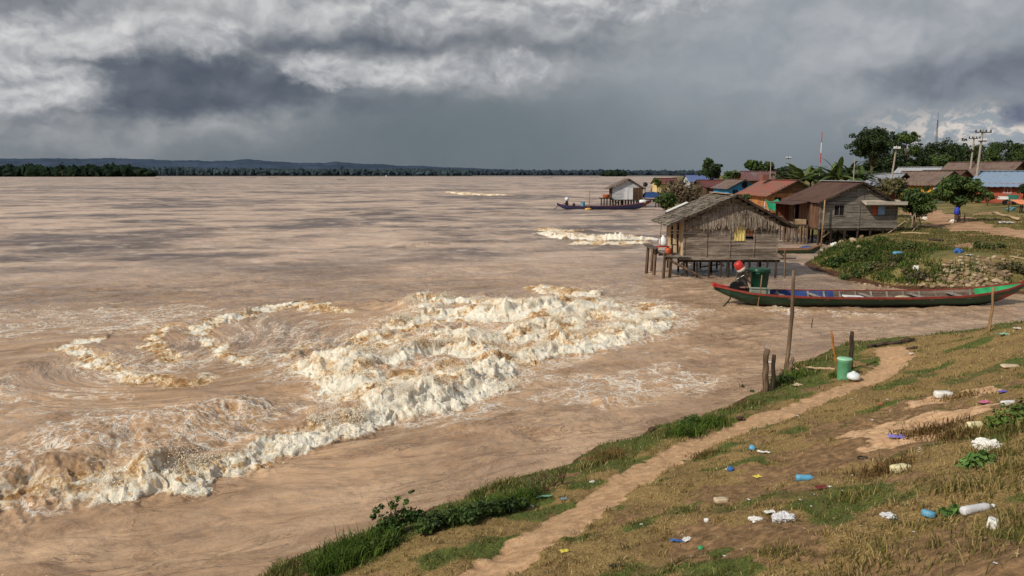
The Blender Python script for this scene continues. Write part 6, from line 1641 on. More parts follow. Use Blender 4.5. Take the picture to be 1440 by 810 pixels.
# ------------------------------------------------------------------ grass
def blades(x, y, h, w, lean, col, ztweak=0.0, zs=None):
    n = len(x); z = (ground_z(x, y)[0] if zs is None else zs) + ztweak
    a = RNG.uniform(0, 2 * math.pi, n); la = RNG.uniform(0, 2 * math.pi, n)
    l = lean * h * RNG.uniform(0.2, 1.0, n)
    wx, wy = np.cos(a) * w * 0.5, np.sin(a) * w * 0.5; lx, ly = np.cos(la) * l, np.sin(la) * l
    b = np.stack([x, y, z], 1); W_ = np.stack([wx, wy, 0 * wx], 1)
    mid = b + np.stack([lx * 0.35, ly * 0.35, h * 0.6], 1); tip = b + np.stack([lx, ly, h * np.sqrt(np.clip(1 - 0.35 * lean, 0.2, 1))], 1)
    v = np.stack([b - W_, b + W_, mid + W_ * 0.7, mid - W_ * 0.7, tip], 1).reshape(-1, 3)
    o = (np.arange(n) * 5)[:, None]
    f = np.concatenate([o + np.array([[0, 1, 2]]), o + np.array([[0, 2, 3]]), o + np.array([[3, 2, 4]])], 0)
    c = np.repeat(np.concatenate([col, np.ones((n, 1))], 1), 5, 0)
    return v, f, c

def lerp_cols(t, stops):
    t = np.clip(t, 0, 1); xs = np.linspace(0, 1, len(stops))
    return np.stack([np.interp(t, xs, [s_[i] for s_ in stops]) for i in range(3)], 1)

def near_samples(n, rmin, rmax, amin=-24, amax=42, bias=1.0):
    r = np.exp(RNG.uniform(math.log(rmin), math.log(rmax), n)); a = np.radians(RNG.uniform(amin, amax, n))
    return r * np.sin(a), r * np.cos(a), r

STRAW = [S(78, 62, 38), S(138, 116, 72), S(178, 154, 100), S(214, 194, 142)]
GREENS = [S(52, 58, 28), S(86, 94, 46), S(114, 120, 62), S(148, 148, 88)]
def build_grass():
    # short, half dry turf
    x, y, r = near_samples(430000, 3.2, 30)
    z, dn, df = ground_z(x, y); path, bare, green, road = ground_masks(x, y, dn, df)
    tuft = fbm(x * 2.6, y * 2.6, 3, 300) + 0.5 * perlin(x * 9, y * 9, 301)
    p = (1 - path * 1.3) * (1 - bare * 0.93) * (0.14 + 1.0 * sstep(-0.2, 0.4, tuft))
    k = (dn > 0.35) & (RNG.random(len(x)) < p)
    x, y, r, z, green, tuft = x[k], y[k], r[k], z[k], green[k], tuft[k]
    n = len(x); gsel = RNG.random(n) < np.clip(green * 0.95 + 0.06, 0, 1)
    col = np.where(gsel[:, None], lerp_cols(RNG.random(n), GREENS), lerp_cols(RNG.random(n) ** 1.1, STRAW))
    dk = 0.78 + 0.42 * sstep(-0.3, 0.3, fbm(x * 1.7, y * 2.2, 4, 305)); col = col * dk[:, None]
    h = (0.016 + 0.045 * RNG.random(n) ** 1.8 + 0.035 * sstep(0.1, 0.6, tuft)) * (1 + 0.25 * (r > 12))
    v, f, c = blades(x, y, h, 0.004 + 0.00045 * r, 1.1, col, -0.01, z)
    tag(link('turf', np_mesh('turf', v, f, GRASS, False, cols=dict(Col=c))), 'short half dry grass over the near river bank', 'grass', kind='stuff')
    # taller green fringe between path and river
    x, y, r = near_samples(420000, 8, 34, -26, 42)
    z, dn, df = ground_z(x, y); path, bare, green, road = ground_masks(x, y, dn, df)
    cl = fbm(x * 1.1, y * 1.1, 3, 310)
    p = 0.7 * sstep(0.12, 0.4, dn) * sstep(1.8, 0.8, dn) * (1 - path * 1.5) * (0.05 + 0.8 * sstep(-0.15, 0.4, cl))
    k = RNG.random(len(x)) < p
    x, y, r, z, dn, cl = x[k], y[k], r[k], z[k], dn[k], cl[k]
    n = len(x); t = RNG.random(n) * 0.8 + 0.3 * cl
    dry = RNG.random(n) < 0.24 + 0.35 * sstep(0.8, 1.6, dn) + 0.3 * sstep(0.1, 0.4, fbm(x * 0.7, y * 0.7, 2, 333))
    col = np.where(dry[:, None], lerp_cols(RNG.random(n), STRAW), lerp_cols(t, GREENS))
    h = (0.03 + 0.08 * RNG.random(n) ** 1.5 + 0.10 * sstep(0.0, 0.5, cl)) * sstep(2.4, 0.8, dn)
    v, f, c = blades(x, y, h, 0.006 + 0.0005 * r, 0.9, col, -0.01, z)
    tag(link('bank_grass', np_mesh('bank_grass', v, f, GRASS, False, cols=dict(Col=c))), 'taller green grass along the river edge of the path', 'grass', kind='stuff')
    # dead brown tufts and long straws on the slope
    xs = []; ys = []; hs = []; cs = []
    for px, py, R_, N, hh, kind in [(1310, 607, .32, 420, .16, 0), (1345, 612, .26, 260, .15, 0), (1235, 668, .24, 320, .14, 0), (1262, 655, .18, 160, .12, 0), (1405, 640, .25, 200, .15, 1), (1425, 600, .4, 700, .2, 1), (1400, 690, .3, 160, .13, 1), (1290, 742, .25, 160, .11, 1), (1380, 770, .35, 260, .13, 1),
                                 (1430, 740, .3, 220, .14, 1), (1230, 790, .25, 260, .14, 1), (1100, 780, .2, 200, .12, 1), (1440, 660, .3, 300, .17, 1), (1340, 690, .2, 200, .16, 1), (1200, 700, .2, 220, .12, 1), (990, 640, .2, 300, .1, 2), (1350, 560, .3, 260, .14, 2), (500, 780, .3, 1200, .3, 3), (470, 800, .25, 900, .3, 3),
                                 (530, 770, .25, 700, .24, 3), (700, 712, .3, 600, .2, 3), (735, 700, .25, 500, .18, 3), (640, 735, .2, 300, .16, 3), (965, 610, .3, 700, .24, 3), (1000, 598, .3, 500, .22, 3), (855, 645, .3, 500, .2, 2), (1080, 545, .25, 500, .26, 3), (1120, 530, .25, 400, .2, 3), (1175, 528, .15, 260, .16, 3)]:
        c = P(px, py); m_ = RNG.normal(0, 1, (N, 2)) * R_ * 0.6
        xs.append(c[0] + m_[:, 0]); ys.append(c[1] + m_[:, 1]); hs.append(hh * RNG.uniform(0.35, 1.15, N))
        pal = [[S(58, 44, 26), S(100, 78, 46), S(140, 112, 70)], [S(70, 76, 34), S(120, 112, 58), S(190, 168, 112)], [S(96, 78, 46), S(150, 126, 78)], [S(34, 50, 18), S(74, 98, 36), S(120, 140, 62)]][kind]
        cs.append(lerp_cols(RNG.random(N), pal))
    x, y, h, col = np.concatenate(xs), np.concatenate(ys), np.concatenate(hs), np.concatenate(cs)
    k = ground_base(x, y)[1] > 0.05; x, y, h, col = x[k], y[k], h[k], col[k]
    v, f, c = blades(x, y, h, 0.006 + 0.0005 * np.hypot(x, y), 1.0, col, -0.01)
    tag(link('grass_tufts', np_mesh('grass_tufts', v, f, GRASS, False, cols=dict(Col=c))), 'scattered long tufts of brown and green grass on the near bank', 'grass', kind='stuff')
    # far bank: rank green growth on the point, short lawn behind
    r = np.exp(RNG.uniform(math.log(34), math.log(110), 420000)); a = np.radians(RNG.uniform(14, 44, len(r))); x, y = r * np.sin(a), r * np.cos(a)
    z, dn, df = ground_z(x, y); path, bare, green, road = ground_masks(x, y, dn, df)
    cl = fbm(x * 0.4, y * 0.4, 4, 320)
    rip = np.exp(-(((x - RIP_C[0]) / 2.6) ** 2 + ((y - RIP_C[1] - 1.0) / 2.6) ** 2))
    rank = sstep(0.1, 0.6, df) * sstep(10, 5.5, df + cl * 5) * (y < 58) * sstep(25.5, 23.0, x - cl * 3)
    lawn = (df > 3) * (0.25 + 0.5 * sstep(-0.2, 0.3, cl)) * sstep(90, 60, r)
    p = np.clip(np.maximum(rank, lawn), 0, 1) * (1 - sstep(0.25, 0.7, road)) * (1 - 1.25 * rip)
    k = RNG.random(len(x)) < p
    x, y, z, rank, cl, r = x[k], y[k], z[k], rank[k], cl[k], r[k]; n = len(x)
    brn = RNG.random(n) < 0.1 + 0.6 * sstep(0.1, 0.45, fbm(x * 0.5, y * 0.5, 3, 322))
    col = np.where(((rank > RNG.random(n)) & ~brn)[:, None], lerp_cols(RNG.random(n) * 0.8 + 0.5 * cl, [S(32, 46, 20), S(60, 80, 34), S(94, 114, 52), S(128, 144, 74)]), lerp_cols(RNG.random(n), [S(78, 74, 40), S(116, 108, 62), S(156, 138, 92)]))
    h = np.where(rank > 0.4, (0.07 + 0.26 * RNG.random(n) ** 1.4) * (0.25 + 1.7 * sstep(-0.35, 0.5, fbm(x * 0.9, y * 0.9, 3, 321))), 0.05 + 0.09 * RNG.random(n))
    v, f, c = blades(x, y, h, 0.012 + 0.0008 * r, 0.9, col, -0.02, z)
    tag(link('rank_grass', np_mesh('rank_grass', v, f, GRASS, False, cols=dict(Col=c))), 'rank green grass on the point across the inlet and lawn before the village', 'grass', kind='stuff')
build_grass()

# broad leaved weeds on the near bank
def weed(name, label, px, py, clumps, leaves, size, cols, stems=0, sh=0.4, cat='plant', group=None):
    b = P(px, py); root = thing(name, label, cat, b, 0, group)
    cs = []; rs = []
    for (dx, dy, dz, r) in clumps:
        zz = gz(b[0] + dx, b[1] + dy) - b[2]
        cs.append((dx, dy, zz + dz)); rs.append((r, r, r * 0.75))
    v, f, c = leaf_cloud(cs, rs, leaves, size, cols[0], cols[1], aspect=0.6, flat=0.5, shell=0.25)
    link('foliage', np_mesh('foliage', v, f, LEAF, False, cols=dict(Col=c)), root)
    if stems:
        mb = MB()
        for i in range(stems):
            a = random.uniform(-0.5, 0.5); hgt = sh * random.uniform(0.6, 1.0); x0 = random.uniform(-0.12, 0.12); e = Vector((x0 + hgt * math.sin(a), random.uniform(-0.1, 0.1), hgt * math.cos(a)))
            mb.tube([(x0, 0, -0.02), (x0 + e.x * 0.3, e.y * 0.5, hgt * 0.5), e], [0.007, 0.006, 0.003], 5)
        mb.build('stem', BARK, root)
    return root
weed('leafy_shrub', 'leafy shrub with tall open shoots standing over the river edge, lower left of the path', 556, 752, [(0, 0, 0.14, 0.17), (-0.12, 0, 0.24, 0.13), (0.10, 0.05, 0.26, 0.13), (0.2, 0.08, 0.2, 0.14), (-0.26, 0, 0.42, 0.06), (-0.18, 0, 0.46, 0.05), (-0.02, 0, 0.44, 0.07), (0.05, 0, 0.52, 0.05), (0.16, 0, 0.45, 0.05), (0.24, 0, 0.58, 0.04), (-0.30, 0, 0.34, 0.05), (0.3, 0.1, 0.18, 0.14), (-0.2, 0.0, 0.12, 0.14)], 1500, 0.026, (S(36, 56, 24), S(98, 128, 56)), 9, 0.6, 'shrub')
weed('creeper', 'dark leafy creeper spreading along the river edge right of the open shrub', 650, 736, [(-0.5, -0.15, 0.12, 0.15), (-0.35, -0.05, 0.14, 0.16), (-0.15, 0, 0.15, 0.16), (0.05, 0.05, 0.15, 0.17), (0.25, 0.15, 0.14, 0.16), (0.45, 0.3, 0.13, 0.15), (0.65, 0.45, 0.11, 0.14), (0.85, 0.6, 0.09, 0.12), (0.1, -0.08, 0.1, 0.13)], 2800, 0.028, (S(30, 46, 22), S(88, 112, 52)))
weed('creeper', 'low leafy weeds at the bottom edge left of the path, under the open shrub', 520, 778, [(-0.15, 0, 0.07, 0.14), (0.1, 0, 0.08, 0.14), (0.3, 0.1, 0.06, 0.12)], 600, 0.026, (S(40, 56, 22), S(104, 124, 56)))
weed('creeper', 'bright green leafy weed on the right of the slope below the white bag', 1373, 655, [(0, 0, 0.06, 0.11), (0.12, 0.05, 0.06, 0.10), (-0.12, 0, 0.05, 0.09)], 260, 0.034, (S(56, 88, 40), S(130, 168, 88)))
weed('creeper', 'leafy weeds at the right edge behind the white bag', 1425, 596, [(0, 0, 0.1, 0.2), (0.25, 0.1, 0.12, 0.2), (-0.2, 0, 0.08, 0.16)], 520, 0.034, (S(44, 66, 26), S(112, 140, 62)))
weed('creeper', 'small green weed beside the long white bottle', 1330, 728, [(0, 0, 0.04, 0.07), (0.08, 0, 0.04, 0.06)], 120, 0.026, (S(48, 84, 36), S(110, 150, 72)))
weed('leafy_shrub', 'small green shrub on the river edge left of the dark stakes', 968, 602, [(0, 0, 0.14, 0.14), (0.12, 0.05, 0.16, 0.12), (-0.12, 0, 0.12, 0.12)], 420, 0.028, (S(36, 56, 22), S(92, 118, 50)), 3, 0.3, 'shrub')
weed('leafy_shrub', 'scrubby green shrub around the foot of the dark stakes', 1092, 545, [(0, 0, 0.14, 0.16), (0.2, 0.1, 0.14, 0.16), (0.4, 0.25, 0.1, 0.16), (0.1, -0.1, 0.22, 0.1)], 620, 0.03, (S(34, 50, 22), S(96, 116, 54)), 5, 0.45, 'shrub')
weed('water_weed', 'little plant standing in the water left of the dark stakes', 1042, 545, [(0, 0, 0.08, 0.06), (0.03, 0, 0.2, 0.05)], 44, 0.03, (S(60, 62, 36), S(104, 110, 60)), 2, 0.25)
weed('water_weed', 'sparse green sprig in the water just left of the dark stakes', 1058, 551, [(0, 0, 0.07, 0.06)], 40, 0.03, (S(60, 82, 44), S(110, 132, 76)), 2, 0.16)
MW = [(1180, 372, 'low dark green shrub near the tip of the grassy point'), (1215, 362, 'shrub in the middle of the rank grass below the grey shore house'), (1248, 372, 'shrub in the rank grass left of the light blue bottle'), (1232, 344, 'brownish shrub at the top of the rank grass beside the house posts'), (1275, 352, 'shrub at the right edge of the rank grass above the rubble stones'), (1290, 392, 'bright green shrub low on the bank at the left end of the rubble'), (1200, 390, 'shrub at the waterline of the grassy point'), (1395, 350, 'low shrub on the lawn above the right end of the rubble'), (1425, 382, 'shrub growing through the right end of the rubble stones')]
for i, (px, py, lab) in enumerate(MW):
    q = [(random.uniform(-.7, .7), random.uniform(-.4, .4), random.uniform(.1, .3), random.uniform(.22, .45)) for _ in range(6)]
    weed('low_shrub', lab, px, py, q, 520, 0.07, [(S(30, 46, 20), S(92, 116, 52)), (S(40, 52, 24), S(112, 124, 62)), G_OLIVE][i % 3], 0, 0, 'shrub')
for i, (px, py) in enumerate([(765, 690), (775, 684), (758, 694), (790, 680)]):
    b = P(px, py); mb = MB(); 
    for q in range(5):
        a = random.uniform(-0.9, 0.9); L_ = random.uniform(0.18, 0.36)
        e = Vector((L_ * math.sin(a), random.uniform(-0.05, 0.05), L_ * math.cos(a))); mb.tube([(0, 0, -0.03), e * 0.5 + Vector((0.02, 0, 0)), e], [0.008, 0.006, 0.003], 5)
        mb.tube([e * 0.6, e * 0.6 + Vector((0.06 * random.choice((-1, 1)), 0, 0.07))], [0.005, 0.002], 4)
    o = mb.build('dry_weed', m_plain('dry_weed_stalk', S(78, 58, 42), 0.9, 0.3) if i == 0 else MATS['dry_weed_stalk'], None, False, b); tag(o, 'bare brown weed stalks on the eroded edge left of the path', 'weed', 'dry weed stalks on the eroded river edge')
# ------------------------------------------------------------------ stones of the riprap
def stone_mesh(seed):
    rs = np.random.default_rng(seed)
    import bmesh
    bm = bmesh.new(); bmesh.ops.create_icosphere(bm, subdivisions=2, radius=1.0)
    q = rs.normal(0, 1, (7, 3)); q /= np.linalg.norm(q, axis=1)[:, None]; dd = rs.uniform(0.62, 0.95, 7)
    for v in bm.verts:
        for k in range(7):
            t = v.co.x * q[k, 0] + v.co.y * q[k, 1] + v.co.z * q[k, 2] - dd[k]
            if t > 0: v.co -= Vector(q[k]) * t * 0.85
        v.co.z *= 0.72
    me = bpy.data.meshes.new('stone'); bm.to_mesh(me); bm.free()
    m = MATS['riprap_stone']; me.materials.append(m); return me
def m_stone():
    m, g, bs = new_mat('riprap_stone')
    oi = g.node('ShaderNodeObjectInfo').outputs['Random']; o = g.obj()
    n = g.noise(o, 2.2, 5, 0.65)
    c = g.ramp(oi, [(0.0, S(112, 92, 70)), (0.35, S(146, 122, 92)), (0.7, S(166, 142, 110)), (1.0, S(184, 164, 134))])
    c = g.mix(g.ss(n, 0.35, 0.7), g.vm('SCALE', c, sc=0.8), c)
    g.put(bs.inputs['Base Color'], c); bs.inputs['Roughness'].default_value = 0.9; g.put(bs.inputs['Normal'], g.bump(n, 0.5, 0.1))
m_stone()
STONES = [stone_mesh(i) for i in range(7)]
def put_stone(px, py, s, label, group):
    b = P(px, py); o = bpy.data.objects.new('stone', random.choice(STONES)); COL.objects.link(o)
    o.location = (float(b[0]), float(b[1]), float(b[2]) + s * 0.2); o.scale = (s * random.uniform(0.8, 1.3), s * random.uniform(0.8, 1.2), s * random.uniform(0.8, 1.1)); o.rotation_euler = (random.uniform(-.4, .4), random.uniform(-.4, .4), random.uniform(0, 6.3))
    tag(o, label, 'stone', group)
cnt = 0; used = []
while cnt < 160:
    px = random.uniform(1284, 1420); py = random.uniform(362, 404)
    u = (px - 1284) / 154
    if py < 404 - 44 * sstep(0.0, 0.45, np.array(u)) * (1 - 0.35 * sstep(0.7, 1.0, np.array(u))) or random.random() > 1.0: continue
    if any(abs(px - a) < 4.2 and abs(py - b) < 2.6 for a, b in used): 
        if random.random() < 0.985: continue
    used.append((px, py)); cnt += 1
    put_stone(px, py, random.choice((0.07, 0.10, 0.13, 0.16)) * random.uniform(0.8, 1.2), 'tan rubble stone in the sloping stone bank above the longboat bow', 'rubble stones of the bank above the longboat')
for i in range(26):
    put_stone(random.uniform(1158, 1212), random.uniform(333, 350), random.uniform(0.12, 0.24), 'muddy tan stone at the foot of the grey shore house', 'stones at the foot of the grey shore house')
for i in range(22):
    put_stone(random.uniform(1200, 1290), random.uniform(398, 407), random.uniform(0.05, 0.11), 'small pale stone at the waterline of the grassy point', 'small stones at the waterline of the grassy point')

# ------------------------------------------------------------------ litter
PAL = {}
def pm(name, c, rough=0.45, var=0.12, c2=None):
    if c2 is None: c2 = tuple(0.55 * a + 0.45 * b for a, b in zip(c, S(150, 126, 96)))
    if name not in PAL: PAL[name] = m_plain('litter_' + name, c, rough, var, 12.0, c2=c2, bump=0.1)
    return PAL[name]
WH = pm('white', S(226, 224, 216), c2=S(186, 176, 158)); CR = pm('cream', S(226, 214, 168), c2=S(190, 172, 128)); BL = pm('blue', S(52, 98, 160), c2=S(90, 110, 140)); CY = pm('cyan', S(84, 156, 190), c2=S(130, 160, 170)); PU = pm('purple', S(112, 100, 188), c2=S(190, 186, 220))
PK = pm('pink', S(200, 96, 132), c2=S(206, 170, 170)); YE = pm('yellow', S(224, 204, 84)); GR = pm('green', S(56, 150, 92)); RD = pm('red', S(112, 40, 36)); BK = pm('black', S(30, 28, 28)); TN = pm('tan', S(196, 176, 144)); GY = pm('grey', S(206, 206, 206), c2=S(170, 168, 164))
def place(px, py, lift=0.0):
    b = P(px, py); b[2] += lift; return b
def size_at(px, py, w):
    b = P(px, py); return w * math.hypot(b[0], b[1], b[2] - CAM_H) / FPX
def bottle(label, px, py, lenpx, mat, ang=0.0, cap=None, fat=0.30, cat='bottle'):
    L_ = size_at(px, py, lenpx) * 1.06; r = L_ * fat / 2; b = place(px, py, r * 0.6)
    t = thing('plastic_bottle', label, cat, b, ang)
    M = Matrix.Rotation(math.pi / 2, 4, 'Y')
    MB().lathe([(r * 0.5, -L_ / 2), (r * 0.95, -L_ * 0.47), (r, -L_ * 0.3), (r * 0.93, -L_ * 0.1), (r, L_ * 0.08), (r * 0.98, L_ * 0.22), (r * 0.6, L_ * 0.36), (r * 0.36, L_ * 0.42), (r * 0.36, L_ * 0.46)], (0, 0, 0), 14, M).build('body', mat, t, True, jitter=r * 0.06)
    MB().lathe([(r * 0.42, L_ * 0.44), (r * 0.44, L_ * 0.51), (r * 0.3, L_ * 0.52)], (0, 0, 0), 10, M).build('cap', cap or mat, t, True)
    return t
def bag(label, px, py, wpx, mat, flat=0.45, name='plastic_bag', cat='bag', asp=0.8):
    import bmesh
    s = size_at(px, py, wpx) / 2; b = place(px, py, s * flat * 0.5)
    bm = bmesh.new(); bmesh.ops.create_icosphere(bm, subdivisions=4, radius=1.0)
    ox = random.uniform(0, 50)
    co = np.array([v.co[:] for v in bm.verts])
    n1 = fbm(co[:, 0] * 1.3 + ox, co[:, 1] * 1.3 + co[:, 2], 3, 400); n2 = billow(co[:, 0] * 2.6 + co[:, 2] * 1.7 + ox, co[:, 1] * 2.6 - co[:, 2], 3, 401)
    for v, a, c in zip(bm.verts, n1, n2): v.co *= 1 + 0.65 * a - 0.6 * (0.3 - c); v.co.x *= s; v.co.y *= s * asp; v.co.z *= s * flat
    me = bpy.data.meshes.new(name); bm.to_mesh(me); bm.free(); me.materials.append(mat)
    o = link(name, me, None, b, random.uniform(-0.5, 0.5)); tag(o, label, cat)
def carton(label, px, py, wpx, mat, ang=0.0, prop=(1, 0.5, 0.4), name='carton', cat='carton'):
    import bmesh
    s = size_at(px, py, wpx); b = place(px, py, s * prop[2] * 0.42)
    bm = bmesh.new(); bmesh.ops.create_cube(bm, size=1.0)
    bmesh.ops.subdivide_edges(bm, edges=bm.edges[:], cuts=3, use_grid_fill=True)
    for v in bm.verts:
        q = 1 - 0.10 * (abs(v.co.x * 2) ** 4 * abs(v.co.y * 2) ** 4 + abs(v.co.z * 2) ** 6 * 0.5)
        v.co = Vector((v.co.x * s * prop[0] * q, v.co.y * s * prop[1] * q, v.co.z * s * prop[2] * q)) + Vector([random.uniform(-1, 1) * s * 0.022 for _ in range(3)])
    me = bpy.data.meshes.new(name); bm.to_mesh(me); bm.free(); me.materials.append(mat); me.polygons.foreach_set('use_smooth', [True] * len(me.polygons))
    o = link(name, me, None, b, ang); o.rotation_euler[0] = random.uniform(-.15, .15); tag(o, label, cat)
def wrapper(label, px, py, wpx, mat, ang=0.0, asp=0.5, name='wrapper', cat='wrapper', group=None):
    s = size_at(px, py, wpx); b = place(px, py, 0.012 + s * 0.05); n = 9; vs = []; fs = []; ox = random.uniform(0, 90)
    for j in range(n):
        for i in range(n):
            u, v = i / (n - 1) - 0.5, j / (n - 1) - 0.5
            h = float(fbm(np.array([u * 4 + ox]), np.array([v * 4]), 2, 410)[0]); g_ = float(perlin(np.array([u * 3 + ox]), np.array([v * 3 + 9]), 411)[0])
            vs.append((u * s * (1 + 0.25 * g_), v * s * asp * (1 + 0.3 * h), s * (0.13 * h + 0.06)))
    for j in range(n - 1):
        for i in range(n - 1): q = j * n + i; fs.append((q, q + 1, q + n + 1, q + n))
    mb = MB(); mb.add(vs, fs); o = mb.build(name, mat, None, True, b, ang); tag(o, label, cat, group)
def cap(label, px, py, wpx, mat, name='bottle_cap', cat='cap', tall=0.7):
    s = size_at(px, py, wpx) / 2; b = place(px, py)
    o = MB().lathe([(s * 0.8, 0), (s, 0.1 * s), (s, s * tall * 1.5), (s * 0.85, s * tall * 1.8), (s * 0.2, s * tall * 1.9)], n=14).build(name, mat, None, True, b); o.rotation_euler = (random.uniform(-0.8, 0.8), random.uniform(-0.5, 0.5), 0); tag(o, label, cat)

bottle('long white plastic bottle lying near the lower right corner of the slope', 1375, 719, 46, GY, 0.32, WH, 0.22)
bottle('light blue plastic bottle lying in the middle of the brown slope', 1133, 675, 23, CY, -0.1, WH, 0.36)
bottle('cream oblong container lying above the dark dead tufts', 1372, 602, 21, CR, 0.2, CR, 0.46, 'container')
carton('cream yellow carton lying on the dry grass at the right middle', 1266, 664, 25, CR, 0.22, (1, 0.46, 0.4))
carton('white oblong carton lying at the top of the bare sandy patch', 1326, 559, 20, WH, -0.1, (1, 0.5, 0.4))
carton('slim white bar shaped carton near the right edge by the pink wrapper', 1417, 569, 17, WH, 0.2, (1, 0.35, 0.3))
carton('small white open carton in the lower right corner below the long bottle', 1395, 742, 15, WH, 0.9, (0.9, 0.7, 0.8))
bag('crumpled white plastic bag in the weeds near the right edge', 1389, 631, 30, WH, 0.5)
bag('grey white translucent bag, largest of the three pieces by the lower middle', 1102, 734, 24, GY, 0.7)
bag('small white bag, lower left of the three pieces in the lower middle', 1062, 732, 16, WH, 0.4)
wrapper('flat white wrapper, topmost of the three pieces in the lower middle', 1082, 723, 15, WH, 0.2)
bag('whitish bag on dry grass left of the bright blue disc', 1249, 727, 17, GY, 0.45)
cap('bright blue round disc standing in the grass beside the whitish bag', 1305, 727, 16, CY, 'plastic_disc', 'disc', 0.5)
wrapper('pink wrapper on the bare sand near the top right of the slope', 1384, 568, 14, PK, 0.3, 0.6)
wrapper('violet blue wrapper near the right edge above the pink one', 1409, 553, 11, pm('violet', S(84, 84, 190)), 0.0, 0.5)
wrapper('purple and white wrapper lying on the bare sandy patch', 1261, 617, 19, PU, -0.2, 0.6)
cap('small yellow ball beside the cream container', 1395, 599, 8, YE, 'ball', 'ball', 0.8)
cap('light blue cup lying on the green patch right of the path', 1057, 632, 8, CY, 'cup', 'cup', 0.9)
wrapper('thin white strip next to the light blue cup', 1074, 638, 15, WH, -0.3, 0.25, 'plastic_strip', 'strip')
cap('round deep blue cap by the path, above the yellow scrap', 1027, 662, 8, BL)
wrapper('small yellow scrap right of the deep blue cap', 1065, 672, 10, YE, 0.4, 0.7, 'plastic_scrap', 'scrap')
wrapper('dark red torn wrapper below the light blue bottle', 1156, 688, 18, RD, 0.2, 0.5)
wrapper('little white scrap at the right end of the dark red wrapper', 1167, 686, 5, WH, 0.0, 0.8, 'plastic_scrap', 'scrap')
b = place(1213, 645, 0.01); R_ = size_at(1213, 645, 5.5)
mb = MB(); mb.tube([(R_ * math.cos(a * math.pi / 8), R_ * math.sin(a * math.pi / 8), 0) for a in range(17)], R_ * 0.2, 7); o = mb.build('rubber_ring', BK, None, True, b); tag(o, 'black rubber ring lying on the bare sandy patch', 'ring')
carton('flat tan stone lump on the brown slope right of the path', 1014, 706, 19, TN, 0.1, (1, 0.6, 0.28), 'flat_stone', 'stone')
cap('white cap alone on the grass above the blue and green scraps', 994, 734, 7, WH)
wrapper('dark blue strip at the bottom, left of a white scrap', 951, 763, 16, BL, -0.2, 0.35, 'plastic_strip', 'strip')
wrapper('white scrap at the bottom between the blue strip and green cap', 966, 761, 15, WH, 0.5, 0.6, 'plastic_scrap', 'scrap')
cap('green cap at the bottom right of the white scrap', 985, 773, 7, GR)
wrapper('yellow leaf shaped scrap at the bottom right of the path', 793, 777, 12, YE, 0.3, 0.7, 'plastic_scrap', 'scrap')
wrapper('crumpled black scrap at the bottom edge right of the path', 865, 798, 18, BK, 0.2, 0.4, 'plastic_scrap', 'scrap')
wrapper('white scrap on the river side verge of the path', 833, 679, 8, WH, 0.9, 0.7, 'plastic_scrap', 'scrap')
wrapper('pale blue scrap at the left edge of the path', 793, 703, 8, CY, 0.0, 0.7, 'plastic_scrap', 'scrap')
cap('tiny white cap in the grass left of the path', 748, 714, 5, WH)
wrapper('teal strip on the eroded edge left of the path', 765, 701, 20, pm('teal', S(112, 158, 136)), 0.15, 0.25, 'plastic_strip', 'strip')
wrapper('small red scrap in the grass right of the path bend', 1238, 570, 5, pm('bright_red', S(206, 60, 48)), 0.0, 0.8, 'plastic_scrap', 'scrap')
wrapper('pale green wrapper in the grass near the slim bamboo pole', 1411, 472, 15, pm('pale_green', S(140, 190, 156)), 0.1, 0.4)
wrapper('white scrap at the right edge beside the slim bamboo pole', 1431, 463, 8, WH, 0.0, 0.6, 'plastic_scrap', 'scrap')
carton('flat tan board piece in the grass near the right edge', 1421, 516, 22, TN, 0.0, (1, 0.4, 0.12), 'board', 'board')
wrapper('white scrap in the green grass below the driftwood sticks', 1281, 498, 5, WH, 0.0, 0.8, 'plastic_scrap', 'scrap')
wrapper('pale torn card lying in the fringe grass right of the dark stakes', 1121, 543, 13, TN, 0.5, 0.6, 'card', 'card')
carton('dark clod on the path verge above the creeper', 918, 606, 10, pm('clod', S(60, 38, 28)), 0.3, (1, 0.8, 0.5), 'earth_clod', 'clod')
carton('brown clod lying on the path near its middle', 1041, 590, 10, pm('clod', S(60, 38, 28)), 0.3, (1, 0.5, 0.4), 'earth_clod', 'clod')
for i in range(34):
    px = random.uniform(900, 1430); py = random.uniform(560, 800)
    wrapper('tiny pale scrap of litter on the near slope', px, py, random.uniform(2.2, 4.5), random.choice([WH, WH, TN, GY]), random.uniform(0, 3), random.uniform(0.4, 0.9), 'litter_scrap', 'scrap', 'tiny pale scraps strewn on the near slope')
# across the inlet
bottle('light blue bottle on the rank grass across the inlet', 1264, 358, 15, CY, 0.2, WH, 0.32)
bag('white round bag on the edge of the rubble stones', 1288, 380, 8, WH, 0.9)
bag('white bag at the waterline below the rubble stones', 1299, 392, 8, WH, 0.6)
bag('dark blue bag on the bare earth above the rubble stones', 1347, 356, 9, BL, 0.8)
wrapper('white scrap right of the dark blue bag above the rubble stones', 1363, 360, 9, WH, 0.0, 0.5, 'plastic_scrap', 'scrap')
bag('white bag by the stones at the foot of the grey shore house', 1173, 347, 8, WH, 0.9)
bag('white bundle on the road verge below the blue hanging sack', 1340, 313, 7, WH, 0.7)
bag('white bag on the grass near the dead stems', 1301, 309, 6, WH, 0.7)
wrapper('grey white sheet lying on the dirt road near the right edge', 1416, 315, 16, GY, 0.2, 0.5, 'plastic_sheet', 'sheet')
lying('timber', 'pale timber lying on the grass below the leafy bush', 'timber', 1267, 329, 1307, 329, 0.05, PALEWOOD)
lying('timber', 'short pale timber leaning across the lying one', 'timber', 1283, 327, 1288, 321, 0.04, PALEWOOD, 0.05)
lying('timber', 'long pale log edging the dirt road near the brick house', 'log', 1396, 300, 1432, 311, 0.12, PALEWOOD)
